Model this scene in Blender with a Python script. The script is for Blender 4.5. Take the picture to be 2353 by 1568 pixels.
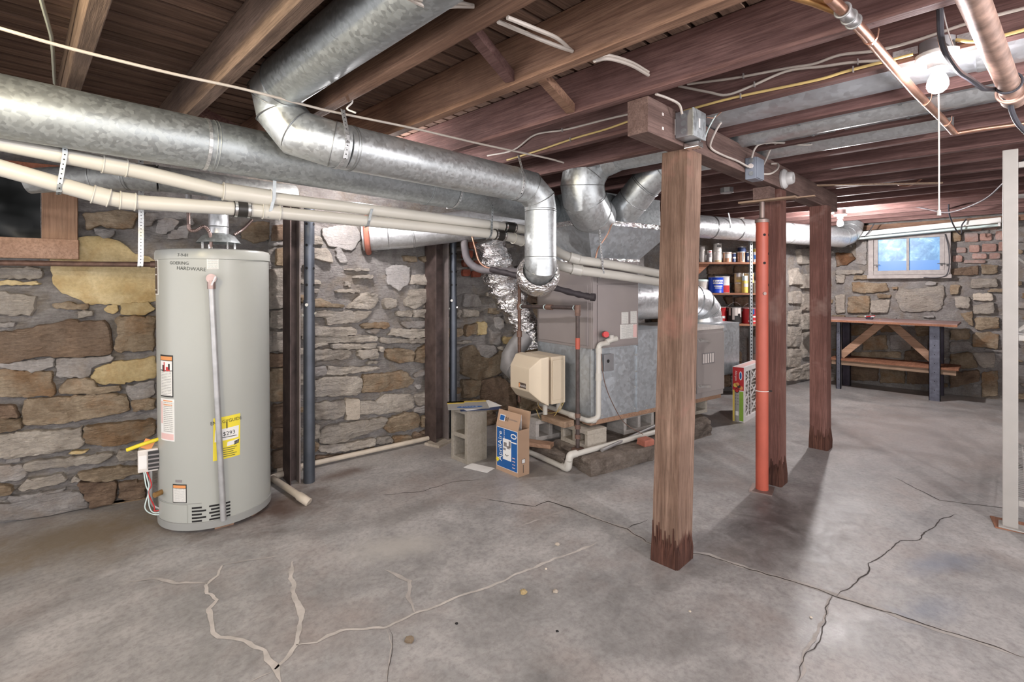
import bpy, bmesh, math, random
from mathutils import Vector, Matrix, noise
random.seed(11)
PI = math.pi
SC = bpy.context.scene
COL = SC.collection
for o in list(bpy.data.objects):
    bpy.data.objects.remove(o)

# ---------------------------------------------------------------- camera, world, exposure
cam_d = bpy.data.cameras.new('camera')
cam = bpy.data.objects.new('camera', cam_d)
COL.objects.link(cam)
cam.location = (0, 0, 1.3)
cam.rotation_euler = (PI / 2, 0, -PI / 4)
cam_d.sensor_width = 36
cam_d.lens = 36 * 1145 / 2353
cam_d.shift_y = -129 / 2353
cam_d.clip_start = 0.02
SC.camera = cam

WORLD_COLOR = (0.99, 0.97, 1.0)
WORLD_STRENGTH = 1.3
w = bpy.data.worlds.new('world')
SC.world = w
w.use_nodes = True
w.node_tree.nodes['Background'].inputs[0].default_value = (*WORLD_COLOR, 1)
w.node_tree.nodes['Background'].inputs[1].default_value = WORLD_STRENGTH
SC.view_settings.view_transform = 'Standard'
SC.view_settings.look = 'None'
SC.view_settings.exposure = 1.2
SC.view_settings.gamma = 1
SC.view_settings.use_curve_mapping = False
SC.cycles.max_bounces = 8
SC.cycles.diffuse_bounces = 5
SC.cycles.sample_clamp_indirect = 6.0
SC.cycles.caustics_reflective = False
SC.cycles.caustics_refractive = False
BULB_MAIN = 120.0     # emission of the glowing bulb glass
BULB_FAR = 1300.0
BULB_LEFT = 450.0
BULB_HIDDEN = 400.0
BULB_FILL = 1150.0  # two added bulbs out of view that brighten the room

# ---------------------------------------------------------------- materials
MATS = {}


def _new(name):
    m = bpy.data.materials.new(name)
    m.use_nodes = True
    nt = m.node_tree
    b = nt.nodes['Principled BSDF']
    MATS[name] = m
    return m, nt, b


def _coords(nt, scale=(1, 1, 1), space='Object', rot=(0, 0, 0)):
    tc = nt.nodes.new('ShaderNodeTexCoord')
    mp = nt.nodes.new('ShaderNodeMapping')
    mp.inputs['Scale'].default_value = scale
    mp.inputs['Rotation'].default_value = rot
    nt.links.new(tc.outputs[space], mp.inputs['Vector'])
    return mp.outputs['Vector']


def _noise(nt, vec, scale, detail=4, rough=0.55, dist=0.0):
    n = nt.nodes.new('ShaderNodeTexNoise')
    n.inputs['Scale'].default_value = scale
    n.inputs['Detail'].default_value = detail
    n.inputs['Roughness'].default_value = rough
    n.inputs['Distortion'].default_value = dist
    nt.links.new(vec, n.inputs['Vector'])
    return n.outputs['Fac']


def _ramp(nt, fac, stops):
    r = nt.nodes.new('ShaderNodeValToRGB')
    el = r.color_ramp.elements
    while len(el) < len(stops):
        el.new(0.5)
    for e, (p, c) in zip(el, stops):
        e.position = p
        e.color = (*c, 1) if len(c) == 3 else c
    nt.links.new(fac, r.inputs['Fac'])
    return r.outputs['Color']


def _mix(nt, fac, a, b, mode='MIX'):
    n = nt.nodes.new('ShaderNodeMix')
    n.data_type = 'RGBA'
    n.blend_type = mode
    for sock, v in ((n.inputs['Factor'], fac), (n.inputs[6], a), (n.inputs[7], b)):
        if isinstance(v, (int, float)):
            sock.default_value = v
        elif isinstance(v, (tuple, list)):
            sock.default_value = (*v, 1)
        else:
            nt.links.new(v, sock)
    return n.outputs[2]


def _math(nt, op, a, b=0.0, clamp=False):
    n = nt.nodes.new('ShaderNodeMath')
    n.operation = op
    n.use_clamp = clamp
    for sock, v in ((n.inputs[0], a), (n.inputs[1], b)):
        if isinstance(v, (int, float)):
            sock.default_value = v
        else:
            nt.links.new(v, sock)
    return n.outputs[0]


def _bump(nt, b, h, strength=0.3, dist=0.01):
    n = nt.nodes.new('ShaderNodeBump')
    n.inputs['Strength'].default_value = strength
    n.inputs['Distance'].default_value = dist
    nt.links.new(h, n.inputs['Height'])
    nt.links.new(n.outputs['Normal'], b.inputs['Normal'])


def _rand(nt):
    return nt.nodes.new('ShaderNodeObjectInfo').outputs['Random']


def m_plain(name, col, rough=0.6, metal=0.0, var=0.12, scale=12, bump=0.0, emit=None, spec=0.5):
    m, nt, b = _new(name)
    if var > 0:
        v = _coords(nt)
        f = _noise(nt, v, scale)
        c = _ramp(nt, f, [(0.3, tuple(x * (1 - var) for x in col)), (0.7, tuple(min(1, x * (1 + var)) for x in col))])
        nt.links.new(c, b.inputs['Base Color'])
        if bump:
            _bump(nt, b, f, bump, 0.004)
    else:
        b.inputs['Base Color'].default_value = (*col, 1)
    b.inputs['Roughness'].default_value = rough
    b.inputs['Metallic'].default_value = metal
    b.inputs['Specular IOR Level'].default_value = spec
    if emit:
        b.inputs['Emission Color'].default_value = (*emit[0], 1)
        b.inputs['Emission Strength'].default_value = emit[1]
    return m


def m_wood(name, dark, light, axis='y', rough=0.75, grain=1.0, stain=None, fuzz=0.35):
    m, nt, b = _new(name)
    s = {'x': (1.2, 26, 26), 'y': (26, 1.2, 26), 'z': (26, 26, 1.2)}[axis]
    v = _coords(nt, s)
    rnd = _rand(nt)
    add = nt.nodes.new('ShaderNodeVectorMath')
    add.operation = 'ADD'
    comb = nt.nodes.new('ShaderNodeCombineXYZ')
    for i in range(3):
        nt.links.new(_math(nt, 'MULTIPLY', rnd, 37.0 + i * 11), comb.inputs[i])
    nt.links.new(v, add.inputs[0])
    nt.links.new(comb.outputs[0], add.inputs[1])
    vv = add.outputs[0]
    f1 = _noise(nt, vv, 1.0 * grain, 6, 0.62, 0.5)
    c = _ramp(nt, f1, [(0.28, dark), (0.72, light)])
    fg = _noise(nt, vv, 5.0 * grain, 5, 0.7, 0.3)
    c = _mix(nt, _ramp(nt, fg, [(0.36, (0.62, 0.62, 0.62)), (0.58, (0, 0, 0))]), c, tuple(x * 0.5 for x in dark))
    v2 = _coords(nt)
    f2 = _noise(nt, v2, 2.2, 5, 0.6)
    c = _mix(nt, _ramp(nt, f2, [(0.35, (0, 0, 0)), (0.75, (0.75, 0.75, 0.75))]), c, tuple(x * 0.55 for x in dark), 'MIX')
    if stain:
        f3 = _noise(nt, v2, 3.1, 4, 0.6, 0.4)
        c = _mix(nt, _ramp(nt, f3, [(0.55, (0, 0, 0)), (0.72, (0.8, 0.8, 0.8))]), c, stain)
    k = nt.nodes.new('ShaderNodeHueSaturation')
    nt.links.new(c, k.inputs['Color'])
    nt.links.new(_math(nt, 'ADD', _math(nt, 'MULTIPLY', rnd, 0.4), 0.8), k.inputs['Value'])
    nt.links.new(k.outputs[0], b.inputs['Base Color'])
    b.inputs['Roughness'].default_value = rough
    b.inputs['Specular IOR Level'].default_value = 0.25
    _bump(nt, b, _math(nt, 'ADD', f1, fg), fuzz, 0.006)
    return m


def m_galv(name, col=(0.56, 0.58, 0.59), rough=0.34, metal=0.85, spangle=70, contrast=0.22):
    m, nt, b = _new(name)
    v = _coords(nt)
    vo = nt.nodes.new('ShaderNodeTexVoronoi')
    vo.inputs['Scale'].default_value = spangle
    nt.links.new(v, vo.inputs['Vector'])
    sep = nt.nodes.new('ShaderNodeSeparateColor')
    nt.links.new(vo.outputs['Color'], sep.inputs[0])
    f = sep.outputs[0]
    n2 = _noise(nt, v, 3.0, 5, 0.6)
    mixv = _math(nt, 'ADD', _math(nt, 'MULTIPLY', f, 0.45), _math(nt, 'MULTIPLY', n2, 0.6))
    c = _ramp(nt, mixv, [(0.2, tuple(x * (1 - contrast) for x in col)), (0.8, tuple(min(1, x * (1 + contrast)) for x in col))])
    nt.links.new(c, b.inputs['Base Color'])
    r = _math(nt, 'ADD', _math(nt, 'MULTIPLY', f, 0.16), rough - 0.06)
    nt.links.new(_math(nt, 'ADD', r, _math(nt, 'MULTIPLY', n2, 0.12)), b.inputs['Roughness'])
    b.inputs['Metallic'].default_value = metal
    return m


def m_stone(name, lo, hi, spot=None, bump=0.9):
    m, nt, b = _new(name)
    v = _coords(nt)
    rnd = _rand(nt)
    add = nt.nodes.new('ShaderNodeVectorMath')
    add.operation = 'ADD'
    comb = nt.nodes.new('ShaderNodeCombineXYZ')
    for i in range(3):
        nt.links.new(_math(nt, 'MULTIPLY', rnd, 19.0 + i * 7), comb.inputs[i])
    nt.links.new(v, add.inputs[0])
    nt.links.new(comb.outputs[0], add.inputs[1])
    vv = add.outputs[0]
    f1 = _noise(nt, vv, 7, 8, 0.65, 0.6)
    c = _ramp(nt, f1, [(0.3, lo), (0.66, hi)])
    if spot:
        f2 = _noise(nt, vv, 5, 6, 0.6, 0.3)
        c = _mix(nt, _ramp(nt, f2, [(0.5, (0, 0, 0)), (0.66, (0.85, 0.85, 0.85))]), c, spot)
    f3 = _noise(nt, vv, 60, 4, 0.7)
    c = _mix(nt, _ramp(nt, f3, [(0.3, (0.3, 0.3, 0.3)), (0.62, (0, 0, 0))]), c, tuple(x * 0.4 for x in lo))
    k = nt.nodes.new('ShaderNodeHueSaturation')
    nt.links.new(c, k.inputs['Color'])
    nt.links.new(_math(nt, 'ADD', _math(nt, 'MULTIPLY', rnd, 0.3), 0.85), k.inputs['Value'])
    nt.links.new(k.outputs[0], b.inputs['Base Color'])
    b.inputs['Roughness'].default_value = 0.9
    b.inputs['Specular IOR Level'].default_value = 0.15
    st = _coords(nt, (1, 1, 2.6))
    f4 = _noise(nt, st, 26, 8, 0.68, 0.4)
    _bump(nt, b, f4, bump, 0.035)
    return m


m_wood('joist', (0.135, 0.068, 0.062), (0.34, 0.205, 0.185), 'y')
m_wood('joist_brown', (0.13, 0.088, 0.068), (0.32, 0.228, 0.178), 'y')
m_wood('joist_light', (0.20, 0.11, 0.075), (0.43, 0.265, 0.18), 'y')
m_wood('rim', (0.10, 0.04, 0.03), (0.25, 0.11, 0.08), 'x')
m_wood('plank', (0.15, 0.092, 0.070), (0.36, 0.24, 0.18), 'x')
m_wood('beam', (0.13, 0.080, 0.068), (0.28, 0.190, 0.165), 'x')
m_wood('post', (0.135, 0.080, 0.055), (0.33, 0.220, 0.165), 'z', stain=(0.27, 0.13, 0.10))
m_wood('post_red', (0.15, 0.066, 0.052), (0.29, 0.150, 0.122), 'z', stain=(0.34, 0.235, 0.20))
m_wood('rot', (0.06, 0.025, 0.018), (0.22, 0.10, 0.07), 'z', fuzz=0.9)
m_wood('pine', (0.38, 0.225, 0.145), (0.54, 0.35, 0.24), 'y', grain=0.6)
m_wood('pine_z', (0.38, 0.215, 0.13), (0.53, 0.335, 0.22), 'z', grain=0.6)
m_wood('pine_red', (0.30, 0.11, 0.06), (0.43, 0.18, 0.11), 'y', grain=0.6)
m_wood('shelfwood', (0.30, 0.13, 0.075), (0.46, 0.23, 0.14), 'x', grain=0.6)
m_wood('bench_top', (0.36, 0.23, 0.21), (0.52, 0.39, 0.37), 'y', grain=0.6)
m_wood('lumber', (0.36, 0.24, 0.16), (0.55, 0.40, 0.29), 'y', grain=0.7)
m_galv('galv', (0.60, 0.63, 0.64), 0.33, 0.8, 70, 0.16)
m_galv('galv_dull', (0.40, 0.43, 0.44), 0.42, 0.75)
m_galv('galv_old', (0.36, 0.37, 0.36), 0.5, 0.6)
m_galv('galv_bright', (0.70, 0.72, 0.74), 0.30, 0.75, 60, 0.12)
m_galv('strap', (0.62, 0.63, 0.63), 0.4, 0.8, 200)
m_galv('sheet', (0.54, 0.58, 0.61), 0.36, 0.75, 45, 0.14)
m_plain('seam', (0.30, 0.31, 0.31), 0.4, 0.8, 0.1)
m_plain('pvc', (0.56, 0.54, 0.49), 0.35, 0, 0.05, 3)
m_plain('pvc_old', (0.56, 0.49, 0.40), 0.5, 0, 0.15, 6)
m_plain('rubber', (0.02, 0.018, 0.016), 0.45, 0, 0.2)
m_plain('chrome', (0.75, 0.74, 0.72), 0.22, 1.0, 0)
m_plain('heater', (0.385, 0.395, 0.365), 0.33, 0.0, 0.03, 2, spec=0.5)
m_plain('heater_dark', (0.30, 0.305, 0.29), 0.4, 0.0, 0.06, 4)
m_plain('void', (0.008, 0.007, 0.007), 0.8, 0, 0)
m_plain('plastic_black', (0.010, 0.012, 0.012), 0.42, 0, 0.2, 5, 0.3, spec=0.25)
m_plain('white', (0.82, 0.81, 0.78), 0.5, 0, 0.03)
m_plain('paper', (0.80, 0.79, 0.77), 0.7, 0, 0.05)
m_plain('black_ink', (0.015, 0.014, 0.013), 0.6, 0, 0)
m_plain('marker', (0.05, 0.055, 0.05), 0.6, 0, 0)
m_plain('yellow_label', (0.80, 0.66, 0.035), 0.5, 0, 0.05)
m_plain('orange_print', (0.72, 0.30, 0.10), 0.6, 0, 0.05)
m_plain('red_print', (0.55, 0.03, 0.03), 0.5, 0, 0.06)
m_plain('pink_print', (0.75, 0.50, 0.47), 0.6, 0, 0.05)
m_plain('brown_label', (0.09, 0.065, 0.05), 0.5, 0, 0.2)
m_plain('blue_print', (0.010, 0.10, 0.33), 0.55, 0, 0.05)
m_plain('blue_can', (0.01, 0.06, 0.50), 0.35, 0, 0.05)
m_plain('navy', (0.03, 0.05, 0.13), 0.4, 0, 0.1)
m_plain('green_print', (0.24, 0.42, 0.05), 0.5, 0, 0.1)
m_plain('grey_print', (0.35, 0.34, 0.32), 0.6, 0, 0.05)
m_plain('yellow_print', (0.70, 0.52, 0.10), 0.5, 0, 0.05)
m_plain('brass', (0.52, 0.30, 0.12), 0.35, 0.9, 0.15)
m_plain('bronze', (0.30, 0.22, 0.20), 0.4, 0.8, 0.2)
m_plain('copper', (0.62, 0.36, 0.26), 0.32, 0.85, 0.18, 20)
m_plain('galv_pipe', (0.42, 0.42, 0.42), 0.42, 0.55, 0.18, 15)
m_plain('rust_pipe', (0.13, 0.075, 0.055), 0.6, 0.4, 0.35, 30, 0.3)
m_plain('black_pipe', (0.075, 0.055, 0.05), 0.5, 0.3, 0.3, 25)
m_plain('pipe_fitting', (0.17, 0.10, 0.075), 0.55, 0.3, 0.3, 25)
m_plain('cast_pipe', (0.38, 0.25, 0.20), 0.5, 0.3, 0.45, 18, 0.4)
m_plain('steel_rust', (0.105, 0.075, 0.068), 0.6, 0.35, 0.45, 9, 0.25)
m_plain('steel_edge', (0.27, 0.23, 0.22), 0.55, 0.4, 0.2, 9)
m_plain('steel_blue', (0.085, 0.095, 0.115), 0.38, 0.5, 0.2, 8)
m_plain('bolt', (0.66, 0.65, 0.62), 0.35, 0.8, 0.1)
m_plain('red_paint', (0.42, 0.085, 0.050), 0.45, 0, 0.10, 6)
m_plain('jack_screw', (0.26, 0.20, 0.18), 0.5, 0.6, 0.2)
m_plain('cable', (0.52, 0.47, 0.42), 0.5, 0, 0.08)
m_plain('cable_yellow', (0.62, 0.46, 0.18), 0.5, 0, 0.1)
m_plain('cable_green', (0.38, 0.40, 0.36), 0.55, 0, 0.1)
m_plain('cord_dark', (0.045, 0.045, 0.055), 0.45, 0, 0.2)
m_plain('cord_grey', (0.07, 0.06, 0.065), 0.5, 0, 0.2)
m_plain('cotton', (0.80, 0.78, 0.74), 0.8, 0, 0.05)
m_plain('porcelain', (0.55, 0.54, 0.53), 0.25, 0, 0.02)
m_plain('box_grey', (0.33, 0.33, 0.34), 0.45, 0.6, 0.12)
m_plain('box_blue', (0.25, 0.28, 0.33), 0.5, 0.2, 0.1)
m_plain('furnace_grey', (0.31, 0.275, 0.265), 0.45, 0.15, 0.05, 3)
m_plain('blower_grey', (0.36, 0.325, 0.31), 0.42, 0.15, 0.05, 3)
m_plain('beige', (0.66, 0.56, 0.42), 0.42, 0, 0.04, 3)
m_plain('foam_grey', (0.17, 0.155, 0.165), 0.7, 0, 0.12, 20)
m_plain('black_foam', (0.035, 0.028, 0.032), 0.65, 0, 0.3, 30)
m_plain('vent_grey', (0.30, 0.29, 0.285), 0.55, 0.4, 0.15, 9)
m_plain('cardboard', (0.43, 0.285, 0.19), 0.8, 0, 0.06, 5)
m_plain('cardboard_in', (0.36, 0.24, 0.16), 0.85, 0, 0.06, 5)
m_plain('filter_white', (0.70, 0.68, 0.67), 0.7, 0, 0.05)
m_plain('filter_media', (0.50, 0.46, 0.42), 0.9, 0, 0.12, 20)
m_plain('rack_paint', (0.40, 0.38, 0.355), 0.4, 0.1, 0.04)
m_plain('wire_metal', (0.55, 0.54, 0.53), 0.35, 0.7, 0.08)
m_plain('bench_steel', (0.125, 0.13, 0.165), 0.4, 0.4, 0.25, 25)
m_plain('bench_dark', (0.035, 0.028, 0.045), 0.45, 0.3, 0.2)
m_plain('window_paint', (0.36, 0.325, 0.31), 0.65, 0, 0.16, 18, 0.3)
m_plain('tin', (0.55, 0.53, 0.51), 0.35, 0.6, 0.1)
m_plain('can_white', (0.66, 0.62, 0.58), 0.4, 0, 0.1, 30)
m_plain('can_grey', (0.26, 0.24, 0.24), 0.45, 0.2, 0.15)
m_plain('can_copper', (0.50, 0.27, 0.17), 0.4, 0.3, 0.12)
m_plain('can_tan', (0.52, 0.38, 0.20), 0.45, 0, 0.2, 30)
m_plain('can_black', (0.025, 0.024, 0.024), 0.4, 0, 0.2)
m_plain('can_red', (0.48, 0.025, 0.03), 0.4, 0, 0.1)
m_plain('paint_drip', (0.72, 0.66, 0.62), 0.5, 0, 0.06)
m_plain('clay', (0.45, 0.16, 0.11), 0.8, 0, 0.2, 15, 0.4)
m_plain('tube_white', (0.66, 0.79, 0.77), 0.4, 0, 0.03)
m_stone('stone_c', (0.43, 0.375, 0.32), (0.72, 0.655, 0.57), (0.50, 0.46, 0.42), 1.0)
m_stone('stone_d', (0.46, 0.40, 0.33), (0.68, 0.60, 0.50), None, 0.5)
m_stone('stone_t', (0.28, 0.205, 0.135), (0.57, 0.46, 0.335), (0.40, 0.245, 0.135), 1.0)
m_stone('stone_y', (0.44, 0.335, 0.165), (0.60, 0.49, 0.29), (0.42, 0.29, 0.13), 0.5)
m_stone('stone_b', (0.17, 0.115, 0.085), (0.40, 0.285, 0.20), (0.36, 0.27, 0.20), 1.0)
m_stone('stone_g', (0.33, 0.305, 0.29), (0.55, 0.52, 0.50), (0.40, 0.34, 0.29), 0.9)
m_stone('stone_p', (0.40, 0.38, 0.365), (0.58, 0.55, 0.53), (0.46, 0.42, 0.38), 0.8)
m_stone('stone_o', (0.13, 0.065, 0.035), (0.34, 0.18, 0.10), (0.46, 0.36, 0.28), 1.0)
m_stone('stone_r', (0.26, 0.07, 0.045), (0.42, 0.13, 0.085), (0.36, 0.25, 0.21), 0.5)
m_stone('stone_k', (0.33, 0.19, 0.155), (0.50, 0.33, 0.28), (0.42, 0.36, 0.34), 0.5)
m_stone('slab', (0.17, 0.135, 0.11), (0.40, 0.34, 0.29), (0.13, 0.10, 0.085), 1.0)
m_stone('mortar', (0.30, 0.275, 0.262), (0.53, 0.50, 0.48), (0.42, 0.355, 0.285), 1.0)
m_stone('block', (0.35, 0.315, 0.26), (0.46, 0.42, 0.36), None, 0.25)
m_stone('block_white', (0.42, 0.39, 0.36), (0.58, 0.55, 0.51), None, 0.25)


def m_foil():
    m, nt, b = _new('foil')
    v = _coords(nt, (1, 1, 2.6))
    f = _noise(nt, v, 16, 3, 0.5, 1.5)
    b.inputs['Base Color'].default_value = (0.90, 0.885, 0.88, 1)
    b.inputs['Metallic'].default_value = 1.0
    b.inputs['Roughness'].default_value = 0.2
    _bump(nt, b, f, 0.7, 0.04)


m_foil()


def m_print_lines():
    m, nt, b = _new('print_lines')
    tc = nt.nodes.new('ShaderNodeTexCoord')
    sep = nt.nodes.new('ShaderNodeSeparateXYZ')
    nt.links.new(tc.outputs['UV'], sep.inputs[0])
    row = _math(nt, 'FRACT', _math(nt, 'MULTIPLY', sep.outputs[1], 16.0))
    on = _math(nt, 'MULTIPLY', _math(nt, 'GREATER_THAN', row, 0.42), _math(nt, 'LESS_THAN', row, 0.72))
    cmb = nt.nodes.new('ShaderNodeCombineXYZ')
    nt.links.new(_math(nt, 'MULTIPLY', sep.outputs[0], 26.0), cmb.inputs[0])
    nt.links.new(_math(nt, 'MULTIPLY', _math(nt, 'FLOOR', _math(nt, 'MULTIPLY', sep.outputs[1], 16.0)), 7.3), cmb.inputs[1])
    words_ = _math(nt, 'GREATER_THAN', _noise(nt, cmb.outputs[0], 1.0, 2, 0.6), 0.40)
    edge = _math(nt, 'MULTIPLY', _math(nt, 'GREATER_THAN', sep.outputs[0], 0.07), _math(nt, 'LESS_THAN', sep.outputs[0], 0.93))
    f = _math(nt, 'MULTIPLY', _math(nt, 'MULTIPLY', on, words_), edge)
    c = _mix(nt, f, (0.74, 0.73, 0.69), (0.24, 0.24, 0.23))
    nt.links.new(c, b.inputs['Base Color'])
    b.inputs['Roughness'].default_value = 0.5


m_print_lines()


def m_emit(name, col, strength):
    m, nt, b = _new(name)
    b.inputs['Base Color'].default_value = (0.9, 0.9, 0.9, 1)
    b.inputs['Emission Color'].default_value = (*col, 1)
    b.inputs['Emission Strength'].default_value = strength


m_emit('bulb_main', (1.0, 0.93, 0.96), BULB_MAIN)
m_emit('bulb_hidden', (1.0, 0.95, 0.95), BULB_HIDDEN)
m_emit('bulb_far', (1.0, 0.95, 0.95), BULB_FAR)
m_emit('bulb_left', (1.0, 0.84, 0.52), BULB_LEFT)
m_emit('bulb_fill', (1.0, 0.95, 0.95), BULB_FILL)


def m_pane():
    m, nt, b = _new('pane')
    v = _coords(nt)
    f = _noise(nt, v, 9, 6, 0.65, 0.5)
    sep = nt.nodes.new('ShaderNodeSeparateXYZ')
    nt.links.new(v, sep.inputs[0])
    c1 = _ramp(nt, f, [(0.38, (0.07, 0.24, 0.50)), (0.52, (0.20, 0.48, 0.80)), (0.66, (0.62, 0.86, 1.0))])
    lo = _math(nt, 'LESS_THAN', sep.outputs[2], -0.075)
    c = _mix(nt, lo, c1, (0.08, 0.28, 0.72))
    b.inputs['Base Color'].default_value = (0.03, 0.06, 0.10, 1)
    nt.links.new(c, b.inputs['Emission Color'])
    b.inputs['Emission Strength'].default_value = 0.42
    b.inputs['Roughness'].default_value = 0.4


m_pane()


def m_floor():
    m, nt, b = _new('concrete')
    v = _coords(nt)
    big = _noise(nt, v, 0.9, 6, 0.6, 0.8)
    mid = _noise(nt, v, 3.2, 8, 0.65, 0.6)
    st = _coords(nt, (1.0, 2.0, 1), rot=(0, 0, -0.4))
    streak = _noise(nt, st, 4.5, 8, 0.68, 1.0)
    fine = _noise(nt, v, 42, 6, 0.7)
    s = _math(nt, 'ADD', _math(nt, 'MULTIPLY', big, 0.45), _math(nt, 'MULTIPLY', mid, 0.35))
    s = _math(nt, 'ADD', s, _math(nt, 'MULTIPLY', streak, 0.12))
    s = _math(nt, 'ADD', s, _math(nt, 'MULTIPLY', _noise(nt, v, 9.0, 8, 0.7, 1.2), 0.2))
    c = _ramp(nt, s, [(0.40, (0.175, 0.170, 0.167)), (0.53, (0.320, 0.312, 0.307)), (0.66, (0.49, 0.472, 0.46))])
    warm = _noise(nt, v, 1.7, 4, 0.6)
    c = _mix(nt, _ramp(nt, warm, [(0.5, (0, 0, 0)), (0.7, (0.5, 0.5, 0.5))]), c, (0.30, 0.235, 0.205))
    c = _mix(nt, _ramp(nt, fine, [(0.30, (0.45, 0.45, 0.45)), (0.55, (0, 0, 0))]), c, (0.13, 0.118, 0.11))

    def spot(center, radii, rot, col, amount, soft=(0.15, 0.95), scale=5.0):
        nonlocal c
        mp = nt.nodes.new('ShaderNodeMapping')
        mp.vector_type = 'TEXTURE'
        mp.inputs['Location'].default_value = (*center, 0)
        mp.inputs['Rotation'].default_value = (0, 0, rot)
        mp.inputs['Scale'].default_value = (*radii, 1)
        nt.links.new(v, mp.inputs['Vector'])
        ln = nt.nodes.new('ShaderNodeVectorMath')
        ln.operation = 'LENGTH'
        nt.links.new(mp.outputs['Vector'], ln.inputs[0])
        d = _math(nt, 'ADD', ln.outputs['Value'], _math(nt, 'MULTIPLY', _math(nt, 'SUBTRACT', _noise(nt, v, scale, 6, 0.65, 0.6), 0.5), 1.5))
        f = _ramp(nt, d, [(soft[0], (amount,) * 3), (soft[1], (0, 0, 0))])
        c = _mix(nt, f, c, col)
    # stains and spills on the slab, plus one painted post shadow
    spot((3.0, 0.90), (0.95, 0.36), -0.1, (0.07, 0.060, 0.056), 0.9)      # mostly the far post's shadow, painted over a dark stain between the posts
    spot((1.35, 2.15), (0.34, 0.16), -0.5, (0.46, 0.44, 0.41), 0.75)        # pale spill
    spot((1.55, 2.45), (0.4, 0.14), -0.2, (0.13, 0.118, 0.11), 0.6)         # dark wet mark
    spot((1.05, 3.0), (0.45, 0.3), 0.1, (0.085, 0.045, 0.03), 0.85)         # rust stain round the heater drain
    spot((1.55, 3.25), (0.35, 0.12), -0.1, (0.10, 0.055, 0.04), 0.7)
    spot((3.05, -0.12 + 0.35), (0.35, 0.10), -0.5, (0.16, 0.20, 0.27), 0.55)     # blue paint
    spot((2.55, 0.10 + 0.15), (0.26, 0.10), -0.4, (0.15, 0.19, 0.26), 0.5)
    spot((0.2, 3.4), (0.9, 0.42), -0.1, (0.22, 0.17, 0.11), 0.8)           # earth washed from the wall
    spot((2.6, 2.4), (0.9, 0.5), 0.1, (0.34, 0.30, 0.27), 0.4)
    spot((0.35, 1.45), (0.42, 0.3), 0.4, (0.27, 0.25, 0.22), 0.6)
    spot((5.5, 0.6), (1.9, 1.0), 0.0, (0.44, 0.39, 0.37), 0.55)             # dusty end by the bench
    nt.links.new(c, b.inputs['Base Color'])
    rr = _ramp(nt, mid, [(0.3, (0.30, 0.30, 0.30)), (0.7, (0.62, 0.62, 0.62))])
    nt.links.new(rr, b.inputs['Roughness'])
    b.inputs['Specular IOR Level'].default_value = 0.42
    h = _math(nt, 'ADD', _math(nt, 'MULTIPLY', mid, 0.6), _math(nt, 'MULTIPLY', fine, 0.25))
    _bump(nt, b, h, 0.25, 0.012)


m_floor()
m_plain('crack_fill', (0.50, 0.465, 0.43), 0.85, 0, 0.2, 14)
m_plain('crack_dark', (0.055, 0.045, 0.04), 0.9, 0, 0.3, 14)
m_plain('crack_soft', (0.41, 0.38, 0.355), 0.85, 0, 0.2, 14)

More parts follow.
